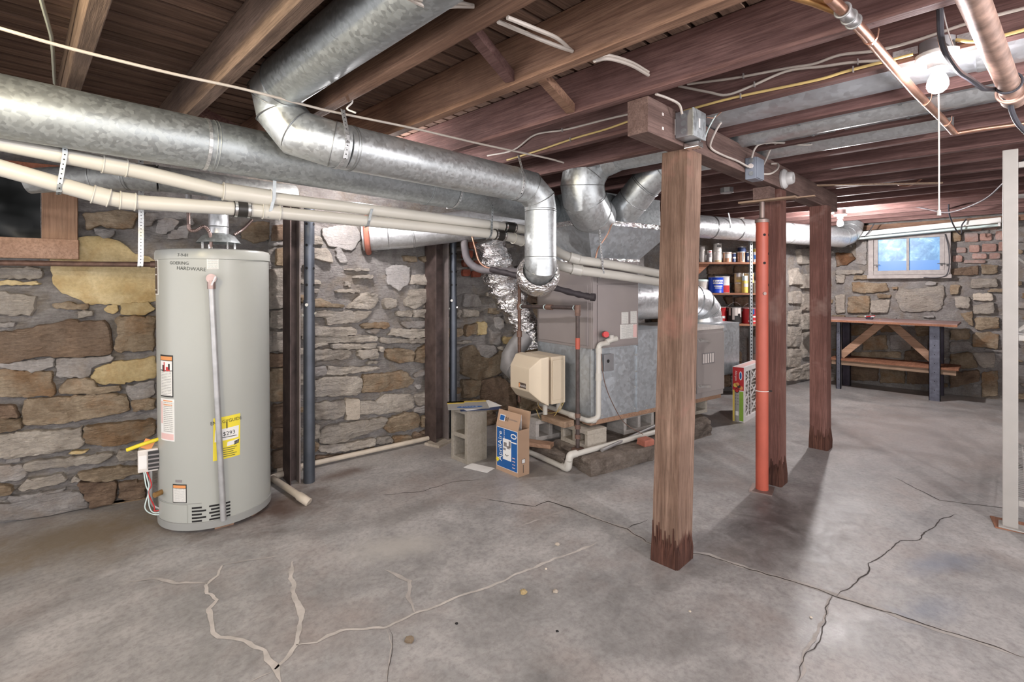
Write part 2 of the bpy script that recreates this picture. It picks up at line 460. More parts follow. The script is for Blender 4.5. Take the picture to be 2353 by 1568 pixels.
# ---- measured outlines and runs, metres (wall stones: run along the wall, height)
STONES=[
('c',[(1.446,1.39),(1.633,1.398),(1.636,1.339),(1.589,1.333),(1.446,1.337)]),
('g',[(1.446,1.466),(1.659,1.474),(1.664,1.441),(1.446,1.432)]),
('y',[(1.673,1.46),(1.795,1.566),(1.906,1.577),(2.008,1.533),(2.029,1.492),(2.151,1.448),(2.146,1.206),(2.092,1.191),(1.857,1.193),(1.732,1.258),(1.695,1.288),(1.68,1.406)]),
('c',[(1.446,1.27),(1.511,1.25),(1.611,1.232),(1.607,1.19),(1.594,1.136),(1.535,1.133),(1.446,1.146)]),
('t',[(1.666,1.184),(1.734,1.207),(1.835,1.185),(1.835,1.159),(1.726,1.159)]),
('y',[(1.912,1.178),(1.972,1.177),(1.968,1.129),(1.908,1.136)]),
('y',[(1.978,1.187),(2.12,1.195),(2.147,1.151),(2.085,1.112),(1.991,1.128)]),
('b',[(1.446,1.045),(1.535,1.05),(1.719,1.086),(1.749,1.108),(1.784,1.084),(1.916,1.086),(1.933,0.972),(1.939,0.89),(1.719,0.892),(1.614,0.905),(1.518,0.878),(1.446,0.885)]),
('t',[(1.957,1.106),(2.147,1.102),(2.147,0.899),(1.962,0.907),(1.957,0.955),(1.974,1.002)]),
('g',[(1.446,0.873),(1.585,0.887),(1.688,0.884),(1.685,0.836),(1.589,0.82),(1.5,0.843)]),
('g',[(1.7,0.883),(1.949,0.879),(1.953,0.855),(1.859,0.826),(1.843,0.768),(1.704,0.777),(1.696,0.835)]),
('y',[(1.871,0.817),(1.957,0.836),(2.147,0.856),(2.147,0.73),(1.999,0.713),(1.896,0.713),(1.867,0.737),(1.851,0.765)]),
('t',[(1.446,0.839),(1.681,0.809),(1.679,0.732),(1.694,0.7),(1.69,0.68),(1.571,0.68),(1.446,0.703)]),
('t',[(1.715,0.73),(1.742,0.76),(1.865,0.758),(1.871,0.708),(1.916,0.693),(1.978,0.702),(1.989,0.666),(1.875,0.666),(1.723,0.684)]),
('g',[(2.004,0.691),(2.147,0.713),(2.147,0.626),(2.085,0.59),(2.02,0.625)]),
('t',[(1.562,0.664),(1.681,0.664),(1.78,0.662),(1.863,0.668),(1.999,0.646),(2.018,0.548),(1.867,0.527),(1.765,0.521),(1.644,0.519),(1.565,0.531),(1.558,0.598)]),
('b',[(1.446,0.651),(1.521,0.64),(1.548,0.573),(1.446,0.581)]),
('t',[(1.446,0.574),(1.549,0.56),(1.558,0.507),(1.446,0.5)]),
('c',[(1.446,0.488),(1.564,0.487),(1.784,0.467),(1.798,0.491),(1.806,0.371),(1.776,0.356),(1.607,0.356),(1.535,0.355),(1.446,0.368)]),
('t',[(1.814,0.478),(1.884,0.472),(2.042,0.48),(2.147,0.47),(2.147,0.388),(2.068,0.358),(1.957,0.345),(1.867,0.36),(1.822,0.389)]),
('t',[(2.031,0.6),(2.147,0.607),(2.147,0.542),(2.044,0.539)]),
('c',[(1.558,0.304),(1.625,0.32),(1.827,0.305),(1.933,0.318),(1.953,0.309),(1.918,0.262),(1.851,0.265),(1.742,0.263),(1.644,0.278),(1.585,0.267)]),
('c',[(1.972,0.321),(2.033,0.313),(2.074,0.297),(2.07,0.255),(1.978,0.251),(1.968,0.271)]),
('t',[(1.784,0.206),(1.82,0.219),(1.999,0.22),(2.074,0.189),(2.083,0.166),(1.991,0.147),(1.957,0.139),(1.81,0.17)]),
('c',[(1.541,0.185),(1.571,0.22),(1.719,0.225),(1.74,0.197),(1.719,0.174),(1.607,0.168),(1.546,0.172)]),
('c',[(1.759,0.183),(1.78,0.202),(1.802,0.17),(1.767,0.172)]),
('b',[(1.79,0.164),(1.957,0.128),(1.962,0.098),(1.947,-0.007),(1.855,-0.011),(1.841,0.041),(1.806,0.101)]),
('b',[(1.978,0.118),(2.105,0.107),(2.1,-0.027),(2.033,-0.012),(1.974,0.04)]),
('g',[(1.446,0.109),(1.507,0.103),(1.614,0.122),(1.749,0.122),(1.794,0.101),(1.831,0.039),(1.831,-0.016),(1.738,0.002),(1.644,-0.004),(1.446,0.028)]),
('g',[(1.486,0.355),(1.549,0.347),(1.555,0.325),(1.493,0.333)]),
('g',[(1.446,0.325),(1.549,0.308),(1.576,0.266),(1.553,0.224),(1.446,0.244)]),
('t',[(1.446,0.232),(1.518,0.205),(1.518,0.161),(1.446,0.16)]),
('g',[(1.498,0.146),(1.738,0.136),(1.696,0.118),(1.607,0.125),(1.511,0.109)]),
('t',[(1.859,-0.022),(1.957,-0.017),(2.094,-0.034),(2.103,-0.096),(1.957,-0.086),(1.855,-0.066)]),
('c',[(3.073,1.561),(3.189,1.566),(3.21,1.525),(3.207,1.46),(3.136,1.475),(3.085,1.491)]),
('c',[(3.073,1.654),(3.125,1.651),(3.16,1.594),(3.073,1.584)]),
('g',[(3.073,1.753),(3.136,1.723),(3.125,1.657),(3.073,1.66)]),
('p',[(3.145,1.706),(3.273,1.742),(3.405,1.746),(3.437,1.665),(3.379,1.575),(3.317,1.566),(3.243,1.593),(3.213,1.576),(3.169,1.642)]),
('p',[(3.246,1.581),(3.298,1.562),(3.332,1.472),(3.286,1.459),(3.252,1.515)]),
('p',[(3.443,1.64),(3.569,1.559),(3.522,1.56),(3.443,1.597)]),
('p',[(3.644,1.427),(3.749,1.462),(3.851,1.445),(3.843,1.325),(3.749,1.259),(3.657,1.312)]),
('c',[(3.865,1.372),(4.08,1.398),(4.08,1.288),(3.858,1.312)]),
('c',[(3.858,1.259),(4.021,1.265),(4.013,1.197),(3.963,1.133),(3.88,1.102),(3.799,1.141),(3.814,1.18)]),
('c',[(4.033,1.237),(4.088,1.257),(4.092,1.113),(3.975,1.116)]),
('c',[(3.323,1.122),(3.443,1.224),(3.482,1.236),(3.575,1.216),(3.575,1.14),(3.508,1.117)]),
('t',[(3.076,1.2),(3.142,1.199),(3.213,1.161),(3.317,1.153),(3.304,1.129),(3.079,1.141)]),
('c',[(3.076,1.112),(3.528,1.091),(3.495,1.048),(3.411,1.015),(3.183,1.008),(3.154,1.063),(3.076,1.072)]),
('c',[(3.735,1.09),(3.873,1.086),(3.873,1.039),(3.735,1.045)]),
('c',[(3.888,1.092),(4.092,1.099),(4.092,1.023),(3.888,1.032)]),
('g',[(3.785,0.997),(4.056,1.004),(4.088,0.962),(3.933,0.936),(3.785,0.964)]),
('c',[(3.076,0.996),(3.379,0.973),(3.405,0.929),(3.255,0.908),(3.076,0.932)]),
('c',[(3.076,0.92),(3.443,0.914),(3.575,0.893),(3.575,0.855),(3.076,0.879)]),
('g',[(3.482,0.955),(3.596,0.949),(3.575,0.918),(3.495,0.923)]),
('c',[(3.713,0.948),(3.933,0.929),(4.088,0.934),(4.092,0.858),(3.858,0.86),(3.678,0.899)]),
('t',[(3.785,1.541),(3.91,1.533),(3.91,1.486),(3.807,1.49)]),
('t',[(3.933,1.54),(4.025,1.537),(4.025,1.489),(3.948,1.501)]),
('c',[(3.602,0.878),(3.843,0.855),(4.088,0.851),(4.088,0.807),(3.616,0.839)]),
('t',[(3.437,1.001),(3.671,1.002),(3.671,0.957),(3.456,0.966)]),
('c',[(3.079,0.88),(3.195,0.871),(3.189,0.851),(3.079,0.851)]),
('c',[(3.213,0.861),(3.575,0.836),(3.562,0.806),(3.354,0.81),(3.213,0.83)]),
('c',[(3.082,0.828),(3.329,0.812),(3.373,0.781),(3.341,0.749),(3.273,0.739),(3.082,0.755)]),
('c',[(3.405,0.801),(3.572,0.8),(3.579,0.72),(3.43,0.734)]),
('c',[(3.583,0.812),(3.622,0.809),(3.628,0.773),(3.59,0.77)]),
('t',[(3.637,0.784),(3.799,0.78),(3.891,0.746),(3.873,0.672),(3.785,0.667),(3.678,0.691),(3.644,0.738)]),
('t',[(3.912,0.752),(4.009,0.797),(4.084,0.777),(4.092,0.65),(4.009,0.645),(3.899,0.669)]),
('g',[(3.082,0.712),(3.17,0.703),(3.176,0.64),(3.082,0.635)]),
('c',[(3.19,0.7),(3.317,0.676),(3.562,0.662),(3.599,0.634),(3.508,0.626),(3.329,0.628),(3.19,0.638)]),
('c',[(3.085,0.601),(3.177,0.618),(3.405,0.597),(3.447,0.575),(3.442,0.485),(3.405,0.459),(3.317,0.467),(3.085,0.494)]),
('t',[(3.463,0.604),(3.616,0.598),(3.644,0.589),(3.77,0.599),(3.834,0.58),(3.849,0.54),(3.899,0.513),(3.834,0.464),(3.63,0.459),(3.535,0.461),(3.459,0.476)]),
('c',[(3.085,0.449),(3.309,0.432),(3.309,0.315),(3.225,0.306),(3.085,0.33)]),
('d',[(3.321,0.444),(3.429,0.422),(3.429,0.287),(3.416,0.266),(3.324,0.282)]),
('c',[(3.438,0.408),(3.562,0.383),(3.63,0.429),(3.884,0.388),(3.877,0.285),(3.756,0.273),(3.575,0.284),(3.451,0.298)]),
('c',[(3.891,0.379),(4.041,0.392),(4.108,0.416),(4.108,0.285),(3.919,0.3)]),
('g',[(3.891,0.287),(4.108,0.265),(4.113,0.227),(3.948,0.228),(3.891,0.256)]),
('c',[(3.086,0.298),(3.124,0.285),(3.124,0.187),(3.086,0.183)]),
('c',[(3.132,0.196),(3.173,0.258),(3.304,0.258),(3.417,0.251),(3.641,0.248),(3.641,0.201),(3.615,0.175),(3.528,0.153),(3.417,0.143),(3.243,0.123),(3.132,0.146)]),
('t',[(3.633,0.175),(3.673,0.23),(3.814,0.252),(3.895,0.245),(3.943,0.198),(3.93,0.117),(3.785,0.104),(3.68,0.118)]),
('t',[(3.951,0.195),(4.108,0.216),(4.116,0.097),(3.974,0.109)]),
('c',[(3.118,0.089),(3.138,0.129),(3.304,0.106),(3.546,0.1),(3.552,0.071),(3.527,0.046),(3.354,0.051),(3.195,0.067)]),
('c',[(3.567,0.091),(3.698,0.09),(3.711,0.033),(3.609,0.036),(3.564,0.056)]),
('t',[(3.722,0.08),(3.871,0.056),(3.871,0.02),(3.716,0.013)]),
('b',[(3.889,0.067),(4.056,0.068),(4.116,0.071),(4.116,-0.014),(3.897,-0.004)]),
('t',[(3.086,0.169),(3.124,0.144),(3.113,0.085),(3.088,0.085)]),
('b',[(3.091,0.057),(3.328,0.022),(3.34,0.009),(3.103,0.011)]),
('t',[(3.355,0.018),(3.56,0.028),(3.574,0.003),(3.368,-0.001)]),
('c',[(2.788,1.402),(2.905,1.417),(2.905,1.14),(2.788,1.144)]),
('t',[(2.831,1.556),(2.905,1.559),(2.905,1.439),(2.831,1.437)]),
('g',[(2.788,1.745),(2.899,1.754),(2.899,1.58),(2.788,1.574)]),
('c',[(2.788,1.116),(2.908,1.122),(2.908,0.992),(2.788,1.008)]),
('c',[(2.788,0.978),(2.911,0.97),(2.911,0.837),(2.788,0.847)]),
('b',[(2.788,0.827),(2.911,0.816),(2.911,0.731),(2.788,0.744)]),
('t',[(2.794,0.726),(2.913,0.713),(2.913,0.486),(2.794,0.504)]),
('b',[(2.8,0.473),(2.917,0.468),(2.917,0.318),(2.8,0.327)]),
('b',[(2.806,0.308),(2.919,0.3),(2.919,0.163),(2.806,0.175)]),
('b',[(2.811,0.156),(2.919,0.145),(2.919,0.009),(2.811,0.034)]),
('r',[(4.377,1.607),(4.481,1.611),(4.481,1.542),(4.377,1.539)]),
('r',[(4.523,1.608),(4.587,1.611),(4.587,1.539),(4.523,1.537)]),
('r',[(4.373,1.524),(4.479,1.527),(4.479,1.464),(4.373,1.461)]),
('r',[(4.492,1.522),(4.579,1.524),(4.579,1.457),(4.492,1.455)]),
('r',[(4.368,1.439),(4.451,1.44),(4.451,1.377),(4.368,1.376)]),
('r',[(4.472,1.429),(4.565,1.431),(4.565,1.37),(4.472,1.369)]),
('r',[(4.368,1.7),(4.424,1.703),(4.424,1.634),(4.368,1.632)]),
('r',[(4.438,1.686),(4.548,1.692),(4.548,1.628),(4.438,1.623)]),
('t',[(4.397,0.933),(4.517,0.953),(4.517,0.853),(4.397,0.849)]),
('y',[(4.53,0.961),(4.644,0.947),(4.63,0.846),(4.53,0.852)]),
('g',[(4.737,1.002),(4.835,0.974),(4.82,0.883),(4.751,0.887)]),
('t',[(4.371,0.723),(4.492,0.748),(4.583,0.637),(4.675,0.611),(4.82,0.682),(4.805,0.475),(4.548,0.435),(4.371,0.51)]),
('g',[(4.509,0.756),(4.731,0.728),(4.751,0.672),(4.661,0.622),(4.551,0.665)]),
('t',[(4.371,0.449),(4.559,0.436),(4.534,0.295),(4.371,0.294)]),
('b',[(4.579,0.424),(4.808,0.431),(4.972,0.302),(4.972,0.103),(4.69,0.134),(4.579,0.263)]),
('y',[(4.826,0.806),(4.957,0.797),(4.957,0.741),(4.841,0.737)]),
('g',[(4.678,0.874),(4.79,0.856),(4.79,0.729),(4.693,0.748)]),
('c',[(4.371,1.087),(4.534,1.07),(4.548,1.012),(4.371,1.019)]),
('g',[(4.384,1.223),(4.548,1.209),(4.576,1.104),(4.384,1.109)]),
('t',[(4.371,0.269),(4.59,0.25),(4.69,0.106),(4.548,0.047),(4.371,0.088)]),
('b',[(4.618,0.129),(4.734,0.111),(4.734,0.003),(4.618,-0.001)]),
('t',[(1.813,1.707),(1.957,1.739),(2.063,1.735),(2.045,1.641),(1.957,1.634),(1.893,1.648),(1.83,1.623)]),
('g',[(1.851,1.626),(1.955,1.628),(1.951,1.588),(1.893,1.574)]),
('g',[(2.099,1.738),(2.158,1.743),(2.135,1.666),(2.091,1.658)]),
('g',[(2.169,1.709),(2.229,1.72),(2.276,1.695),(2.21,1.616),(2.151,1.622)]),
('g',[(2.231,1.634),(2.316,1.685),(2.324,1.596),(2.212,1.579)]),
('t',[(2.619,1.669),(2.693,1.722),(2.781,1.729),(2.781,1.607),(2.693,1.585),(2.624,1.611)]),
('b',[(2.799,1.705),(2.896,1.712),(2.896,1.614),(2.799,1.608)]),
('g',[(2.304,1.719),(2.349,1.728),(2.349,1.681),(2.319,1.679)]),
('o',[(10.097,1.73),(10.27,1.722),(10.314,1.643),(10.216,1.568),(10.109,1.555)]),
('c',[(10.097,1.499),(10.405,1.492),(10.405,1.448),(10.104,1.436)]),
('c',[(10.097,1.426),(10.202,1.438),(10.188,1.32),(10.104,1.337)]),
('t',[(10.291,1.333),(10.638,1.316),(10.663,1.226),(10.405,1.188),(10.298,1.22)]),
('t',[(10.243,1.138),(10.468,1.157),(10.468,0.941),(10.232,0.932)]),
('c',[(10.487,1.094),(10.685,1.114),(10.663,0.949),(10.487,0.942)]),
('c',[(10.74,1.149),(10.789,1.254),(10.883,1.24),(11.191,1.286),(11.202,1.172),(11.16,0.998),(10.895,0.97),(10.811,0.97)]),
('t',[(11.262,1.3),(11.344,1.3),(11.333,1.191),(11.262,1.19)]),
('c',[(11.443,1.371),(11.653,1.37),(11.663,1.278),(11.443,1.263)]),
('d',[(11.459,1.201),(11.623,1.203),(11.623,1.123),(11.459,1.119)]),
('c',[(11.464,1.06),(11.633,1.106),(11.633,0.973),(11.464,0.966)]),
('t',[(11.475,0.919),(11.673,0.928),(11.673,0.809),(11.485,0.783)]),
('t',[(11.454,0.733),(11.595,0.757),(11.673,0.735),(11.663,0.574),(11.565,0.593),(11.464,0.584)]),
('b',[(11.273,1.489),(11.502,1.523),(11.502,1.419),(11.273,1.422)]),
('t',[(11.526,1.536),(11.663,1.521),(11.663,1.43),(11.536,1.418)]),
('t',[(10.246,0.763),(10.559,0.797),(10.533,0.66),(10.246,0.623)]),
('t',[(10.59,0.783),(10.735,0.791),(10.735,0.705),(10.59,0.695)]),
('t',[(10.408,0.613),(10.635,0.661),(10.66,0.482),(10.408,0.443)]),
('g',[(10.69,0.665),(10.904,0.68),(10.893,0.503),(10.69,0.485)]),
('b',[(10.837,0.477),(11.09,0.53),(11.09,0.388),(10.837,0.361)]),
('t',[(10.246,0.405),(10.784,0.457),(10.784,0.386),(10.246,0.344)]),
('b',[(10.273,0.23),(10.559,0.275),(10.559,0.067),(10.273,0.041)]),
('t',[(10.59,0.25),(10.833,0.278),(10.833,0.074),(10.59,0.053)]),
('b',[(10.861,0.266),(11.09,0.279),(11.09,0.095),(10.861,0.075)]),
('t',[(11.262,0.763),(11.429,0.788),(11.429,0.666),(11.262,0.653)]),
('g',[(11.262,0.618),(11.439,0.647),(11.45,0.54),(11.262,0.508)]),
('t',[(11.262,0.473),(11.439,0.516),(11.499,0.347),(11.262,0.305)]),
('c',[(11.454,0.506),(11.643,0.525),(11.633,0.363),(11.526,0.35)]),
('b',[(11.262,0.256),(11.502,0.314),(11.512,0.194),(11.262,0.076)]),
('t',[(11.536,0.29),(11.663,0.319),(11.663,0.051),(11.536,0.017)]),
('c',[(11.303,1.159),(11.431,1.161),(11.431,1.033),(11.314,1.029)]),
('t',[(11.346,0.958),(11.457,0.991),(11.457,0.821),(11.441,0.82)]),
('t',[(10.93,0.806),(11.093,0.815),(11.093,0.696),(10.954,0.671)]),
('t',[(11.281,1.969),(11.357,1.963),(11.357,1.82),(11.281,1.81)]),
('c',[(10.097,1.155),(10.202,1.173),(10.202,0.928),(10.097,0.924)]),
('g',[(10.325,1.949),(10.445,1.957),(10.431,1.575),(10.325,1.594)]),
('k',[(11.389,1.904),(11.504,1.895),(11.504,1.796),(11.389,1.803)]),
('k',[(11.514,1.894),(11.615,1.887),(11.615,1.804),(11.514,1.81)]),
('k',[(11.645,1.912),(11.714,1.907),(11.714,1.804),(11.645,1.809)]),
('k',[(11.314,1.743),(11.399,1.739),(11.399,1.674),(11.314,1.678)]),
('k',[(11.426,1.766),(11.514,1.761),(11.514,1.676),(11.426,1.68)]),
('k',[(11.534,1.774),(11.655,1.766),(11.655,1.677),(11.534,1.682)]),
('k',[(11.67,1.786),(11.719,1.783),(11.719,1.68),(11.67,1.683)]),
('k',[(11.281,1.651),(11.367,1.647),(11.367,1.568),(11.281,1.571)]),
('k',[(11.452,1.665),(11.575,1.659),(11.575,1.597),(11.452,1.601)]),
('k',[(11.595,1.665),(11.685,1.661),(11.685,1.592),(11.595,1.596)]),
('k',[(11.431,1.993),(11.534,1.984),(11.534,1.921),(11.431,1.929)]),
('k',[(11.545,1.99),(11.665,1.98),(11.665,1.925),(11.545,1.934)]),
('k',[(11.378,1.592),(11.565,1.586),(11.565,1.548),(11.378,1.554)]),
('c',[(9.298,1.763),(9.655,1.801),(9.629,1.59),(9.323,1.582)]),
('c',[(9.081,1.487),(9.274,1.513),(9.373,1.309),(9.081,1.309)]),
('c',[(9.398,1.423),(9.655,1.45),(9.655,1.262),(9.398,1.263)]),
('c',[(9.081,1.198),(9.373,1.218),(9.373,1.058),(9.081,1.064)]),
('c',[(9.413,1.172),(9.671,1.169),(9.671,0.958),(9.423,0.965)]),
('c',[(9.057,0.954),(9.373,0.966),(9.323,0.786),(9.057,0.799)]),
('c',[(9.398,0.897),(9.671,0.911),(9.671,0.7),(9.423,0.713)]),
('c',[(9.057,0.754),(9.373,0.738),(9.373,0.487),(9.057,0.51)]),
('c',[(9.423,0.644),(9.671,0.653),(9.671,0.324),(9.449,0.343)]),
('c',[(9.034,0.468),(9.373,0.441),(9.373,0.213),(9.034,0.246)]),
('c',[(9.057,0.2),(9.655,0.232),(9.639,0.023),(9.034,0.069)]),
('b',[(7.746,1.527),(8.039,1.528),(8.039,1.43),(7.746,1.43)]),
('b',[(8.071,1.528),(8.258,1.52),(8.25,1.447),(8.071,1.447)]),
('b',[(8.307,1.528),(8.405,1.528),(8.405,1.455),(8.307,1.455)]),
('b',[(7.941,1.155),(8.047,1.155),(8.039,1.058),(7.974,1.066)]),
('b',[(8.071,1.147),(8.258,1.155),(8.258,1.05),(8.071,1.05)]),
('b',[(8.307,1.179),(8.389,1.179),(8.389,1.098),(8.307,1.098)]),
('b',[(8.006,1.406),(8.112,1.406),(8.112,1.325),(8.006,1.325)]),
('b',[(8.039,1.309),(8.112,1.317),(8.112,1.236),(8.039,1.236)]),
('b',[(7.746,1.422),(7.827,1.422),(7.827,1.341),(7.746,1.341)]),
('b',[(8.307,0.758),(8.389,0.758),(8.389,0.644),(8.307,0.644)]),
]
CRACKS={
'a':[(0.683,2.577),(0.646,2.503),(0.589,2.458),(0.569,2.392),(0.586,2.314),(0.548,2.273),(0.532,2.146),(0.54,2.063),(0.591,1.987),(0.629,1.873),(0.619,1.824),(0.622,1.76),(0.617,1.679)],
'b':[(0.926,2.385),(0.861,2.254),(0.822,2.118),(0.803,1.981),(0.77,1.89),(0.719,1.821),(0.662,1.782),(0.622,1.76)],
'c':[(0.717,1.816),(0.779,1.784),(0.867,1.777),(0.992,1.677),(1.116,1.658),(1.205,1.636),(1.406,1.598),(1.576,1.566),(1.833,1.518),(2.08,1.461)],
'd':[(0.998,1.663),(0.958,1.574),(0.864,1.433)],
'e':[(0.591,2.467),(0.509,2.56),(0.435,2.68),(0.35,2.742)],
'e2':[(0.683,2.577),(0.792,2.533),(0.908,2.47)],
'f':[(1.127,1.666),(1.164,1.777),(1.23,1.861),(1.193,2.017)],
'g':[(0.614,1.747),(0.542,1.755)],
'j':[(2.285,1.907),(2.299,1.772),(2.284,1.582),(2.303,1.443),(2.256,1.301),(2.311,1.088),(2.361,1.024),(2.37,0.847),(2.414,0.663),(2.428,0.52),(2.466,0.229),(2.493,-0.034)],
'k':[(2.422,0.526),(2.306,0.523),(2.211,0.509),(2.073,0.498),(1.945,0.507),(1.813,0.492)],
'l':[(2.432,0.517),(2.551,0.482),(2.714,0.455),(2.82,0.473),(2.939,0.433),(3.175,0.396),(3.265,0.337),(3.507,0.289),(3.787,0.218)],
'm':[(2.015,2.283),(2.102,2.09),(2.161,1.969),(2.26,1.953),(2.299,1.772)],
'n':[(2.303,1.443),(2.483,1.418)],
'o':[(1.887,1.875),(2.103,1.834),(2.303,1.807)],
}
P={
'long_cable':[(-0.029,2.109,2.058),(0.085,2.126,2.058),(0.186,2.13,2.058),(0.407,2.124,2.058),(0.629,2.098,2.058),(0.894,2.1,2.058),(0.997,2.095,2.058),(1.368,2.042,2.058),(1.762,2.014,2.058),(2.229,1.96,2.058),(2.41,1.958,2.058)],
'green_cable':[(0.051,1.953,2.16),(0.059,2.067,2.16),(0.082,2.258,2.16),(0.097,2.412,2.16),(0.124,2.884,2.16)],
'c1':[(0.7,1.084,2.03),(0.83,1.147,2.076),(0.9,1.136,2.105),(0.955,1.113,2.117)],
'c2':[(0.7,1.055,2.018),(0.83,1.153,2.097),(0.9,1.124,2.112),(0.955,1.115,2.121)],
'c3':[(1.01,1.067,2.076),(1.12,1.075,2.089),(1.26,1.07,2.096),(1.36,1.066,2.105)],
'c4':[(1.01,1.029,2.074),(1.12,1.02,2.078),(1.26,1.051,2.109),(1.36,1.072,2.11)],
'c5':[(1.42,1.017,2.076),(1.53,1.03,2.122),(1.67,1.026,2.141),(1.79,1.02,2.137)],
'c6':[(1.85,1.021,2.078),(1.93,1.01,2.079),(2.0,0.996,2.068),(2.03,0.997,2.035)],
'y1':[(2.195,1.356,2.162),(2.195,1.505,2.168),(2.195,1.768,2.174),(2.195,1.999,2.194),(2.195,2.182,2.138),(2.195,2.423,2.147)],
'y2':[(2.195,1.356,2.127),(2.195,1.505,2.116),(2.195,1.706,2.112),(2.195,1.964,2.096),(2.195,2.24,2.086)],
'wA':[(2.195,1.052,2.225),(2.195,0.844,2.192),(2.195,0.634,2.17),(2.195,0.54,2.158),(2.195,0.452,2.164),(2.195,0.343,2.144),(2.195,0.233,2.141),(2.195,0.089,2.152),(2.195,-0.054,2.15)],
'wB':[(2.193,1.094,2.228),(2.193,0.951,2.16),(2.193,0.873,2.127),(2.193,0.77,2.136),(2.193,0.634,2.158),(2.193,0.509,2.138),(2.193,0.407,2.122),(2.193,0.291,2.092)],
'yC':[(2.193,1.068,2.105),(2.193,0.843,2.107),(2.193,0.539,2.092),(2.193,0.429,2.096),(2.193,0.237,2.096)],
'yD':[(2.193,0.127,2.107),(2.193,0.068,2.083),(2.193,-0.054,2.084)],
'copper':[(1.494,0.331,2.045),(1.627,0.318,2.045),(1.777,0.305,2.045),(2.069,0.287,2.045),(2.466,0.259,2.045),(2.946,0.216,2.045),(3.243,0.195,2.045)],
'copper2':[(1.445,0.405,2.06),(1.52,0.373,2.06),(1.599,0.345,2.06)],
'copper3':[(3.264,0.196,2.05),(3.292,0.091,2.05),(3.332,-0.11,2.05)],
'drain':[(1.627,0.07,1.999),(1.702,0.065,2.015),(2.084,0.037,2.027),(2.639,-0.008,2.003)],
'cord':[(1.904,0.146,2.145),(1.932,0.147,2.102),(1.973,0.148,2.051),(2.005,0.145,2.026),(2.056,0.136,2.007),(2.145,0.118,1.987),(2.237,0.097,1.985),(2.33,0.074,1.979),(2.384,0.062,1.981),(2.487,0.03,1.998),(2.528,0.017,1.993),(2.561,0.013,1.984),(2.601,0.001,1.982),(2.634,-0.003,1.953),(2.676,-0.018,1.913),(2.731,-0.044,1.879)],
'string':[(2.205,0.171,1.935),(2.206,0.17,1.748),(2.206,0.17,1.545)],
'chain':[(2.109,0.153,2.184),(2.147,0.144,2.131),(2.188,0.131,2.08)],
'loop':[(5.088,0.711,2.374),(4.979,0.678,2.219),(4.889,0.627,2.12),(4.84,0.534,2.092),(4.787,0.445,2.15),(4.721,0.37,2.281)],
'f1':[(6.603,0.892,2.254),(6.544,0.81,2.161),(6.364,0.565,2.042),(6.114,0.392,1.972),(5.773,0.167,2.011),(5.197,0.035,2.058),(4.588,-0.062,2.104)],
'f2':[(5.847,0.658,2.218),(6.295,0.493,2.147),(6.673,0.257,2.121),(7.105,-0.176,2.155)],
'f3':[(6.5,0.429,2.112),(6.905,0.449,2.032),(7.352,0.427,1.917),(7.528,0.392,1.868),(7.535,0.385,1.968),(7.57,0.35,2.038)],
'lath':[(4.333,1.079,2.062),(4.908,0.365,2.062)],
'b1':[(2.428,0.95,2.127),(2.397,0.99,2.067),(2.38,1.02,1.995),(2.415,1.035,1.968),(2.553,1.035,1.961),(2.743,1.035,1.965),(2.86,1.02,1.95)],
'b2':[(2.854,1.0,1.994),(2.868,0.99,2.042),(2.883,0.96,2.07),(3.004,0.9,2.088),(3.169,0.8,2.09),(3.32,0.74,2.147),(3.424,0.7,2.194)],
'b3':[(3.003,1.0,1.96),(3.082,1.0,2.029),(3.1,0.98,2.09),(3.005,0.92,2.09),(3.037,0.9,2.096)],
'b4':[(3.003,1.0,1.93),(3.1,0.98,1.945),(3.218,0.98,1.993),(3.284,1.0,2.036),(3.258,1.03,2.037)],
'pvcU':[(-0.058,2.62,1.836),(0.269,2.62,1.805),(0.393,2.62,1.793),(0.692,2.6,1.749),(0.892,2.58,1.74),(1.283,2.54,1.734),(1.832,2.5,1.723),(2.519,2.46,1.712),(2.679,2.44,1.695)],
'pvcL':[(-0.058,2.62,1.735),(0.256,2.62,1.66),(0.333,2.62,1.65),(0.742,2.6,1.661),(1.283,2.54,1.656),(1.832,2.5,1.65),(2.36,2.45,1.639),(2.576,2.43,1.603),(2.705,2.4,1.536)],
'pvcR1':[(2.637,2.36,1.639),(2.661,2.2,1.519),(2.702,2.1,1.475),(3.08,2.0,1.438),(3.566,1.92,1.385)],
'pvcR2':[(2.615,2.34,1.514),(2.636,2.18,1.428),(2.7,2.08,1.4),(3.065,1.99,1.366),(3.547,1.91,1.317)],
'gas':[(-0.097,3.72,1.412),(0.251,3.62,1.415),(0.581,3.52,1.419)],
'vent':[(0.262,3.3,1.762),(0.372,3.2,1.836),(0.465,3.1,1.822),(0.528,3.1,1.818),(1.089,3.15,1.863)],
}

# ---------------------------------------------------------------- mesh helpers
def V3(p):
    return Vector(p)


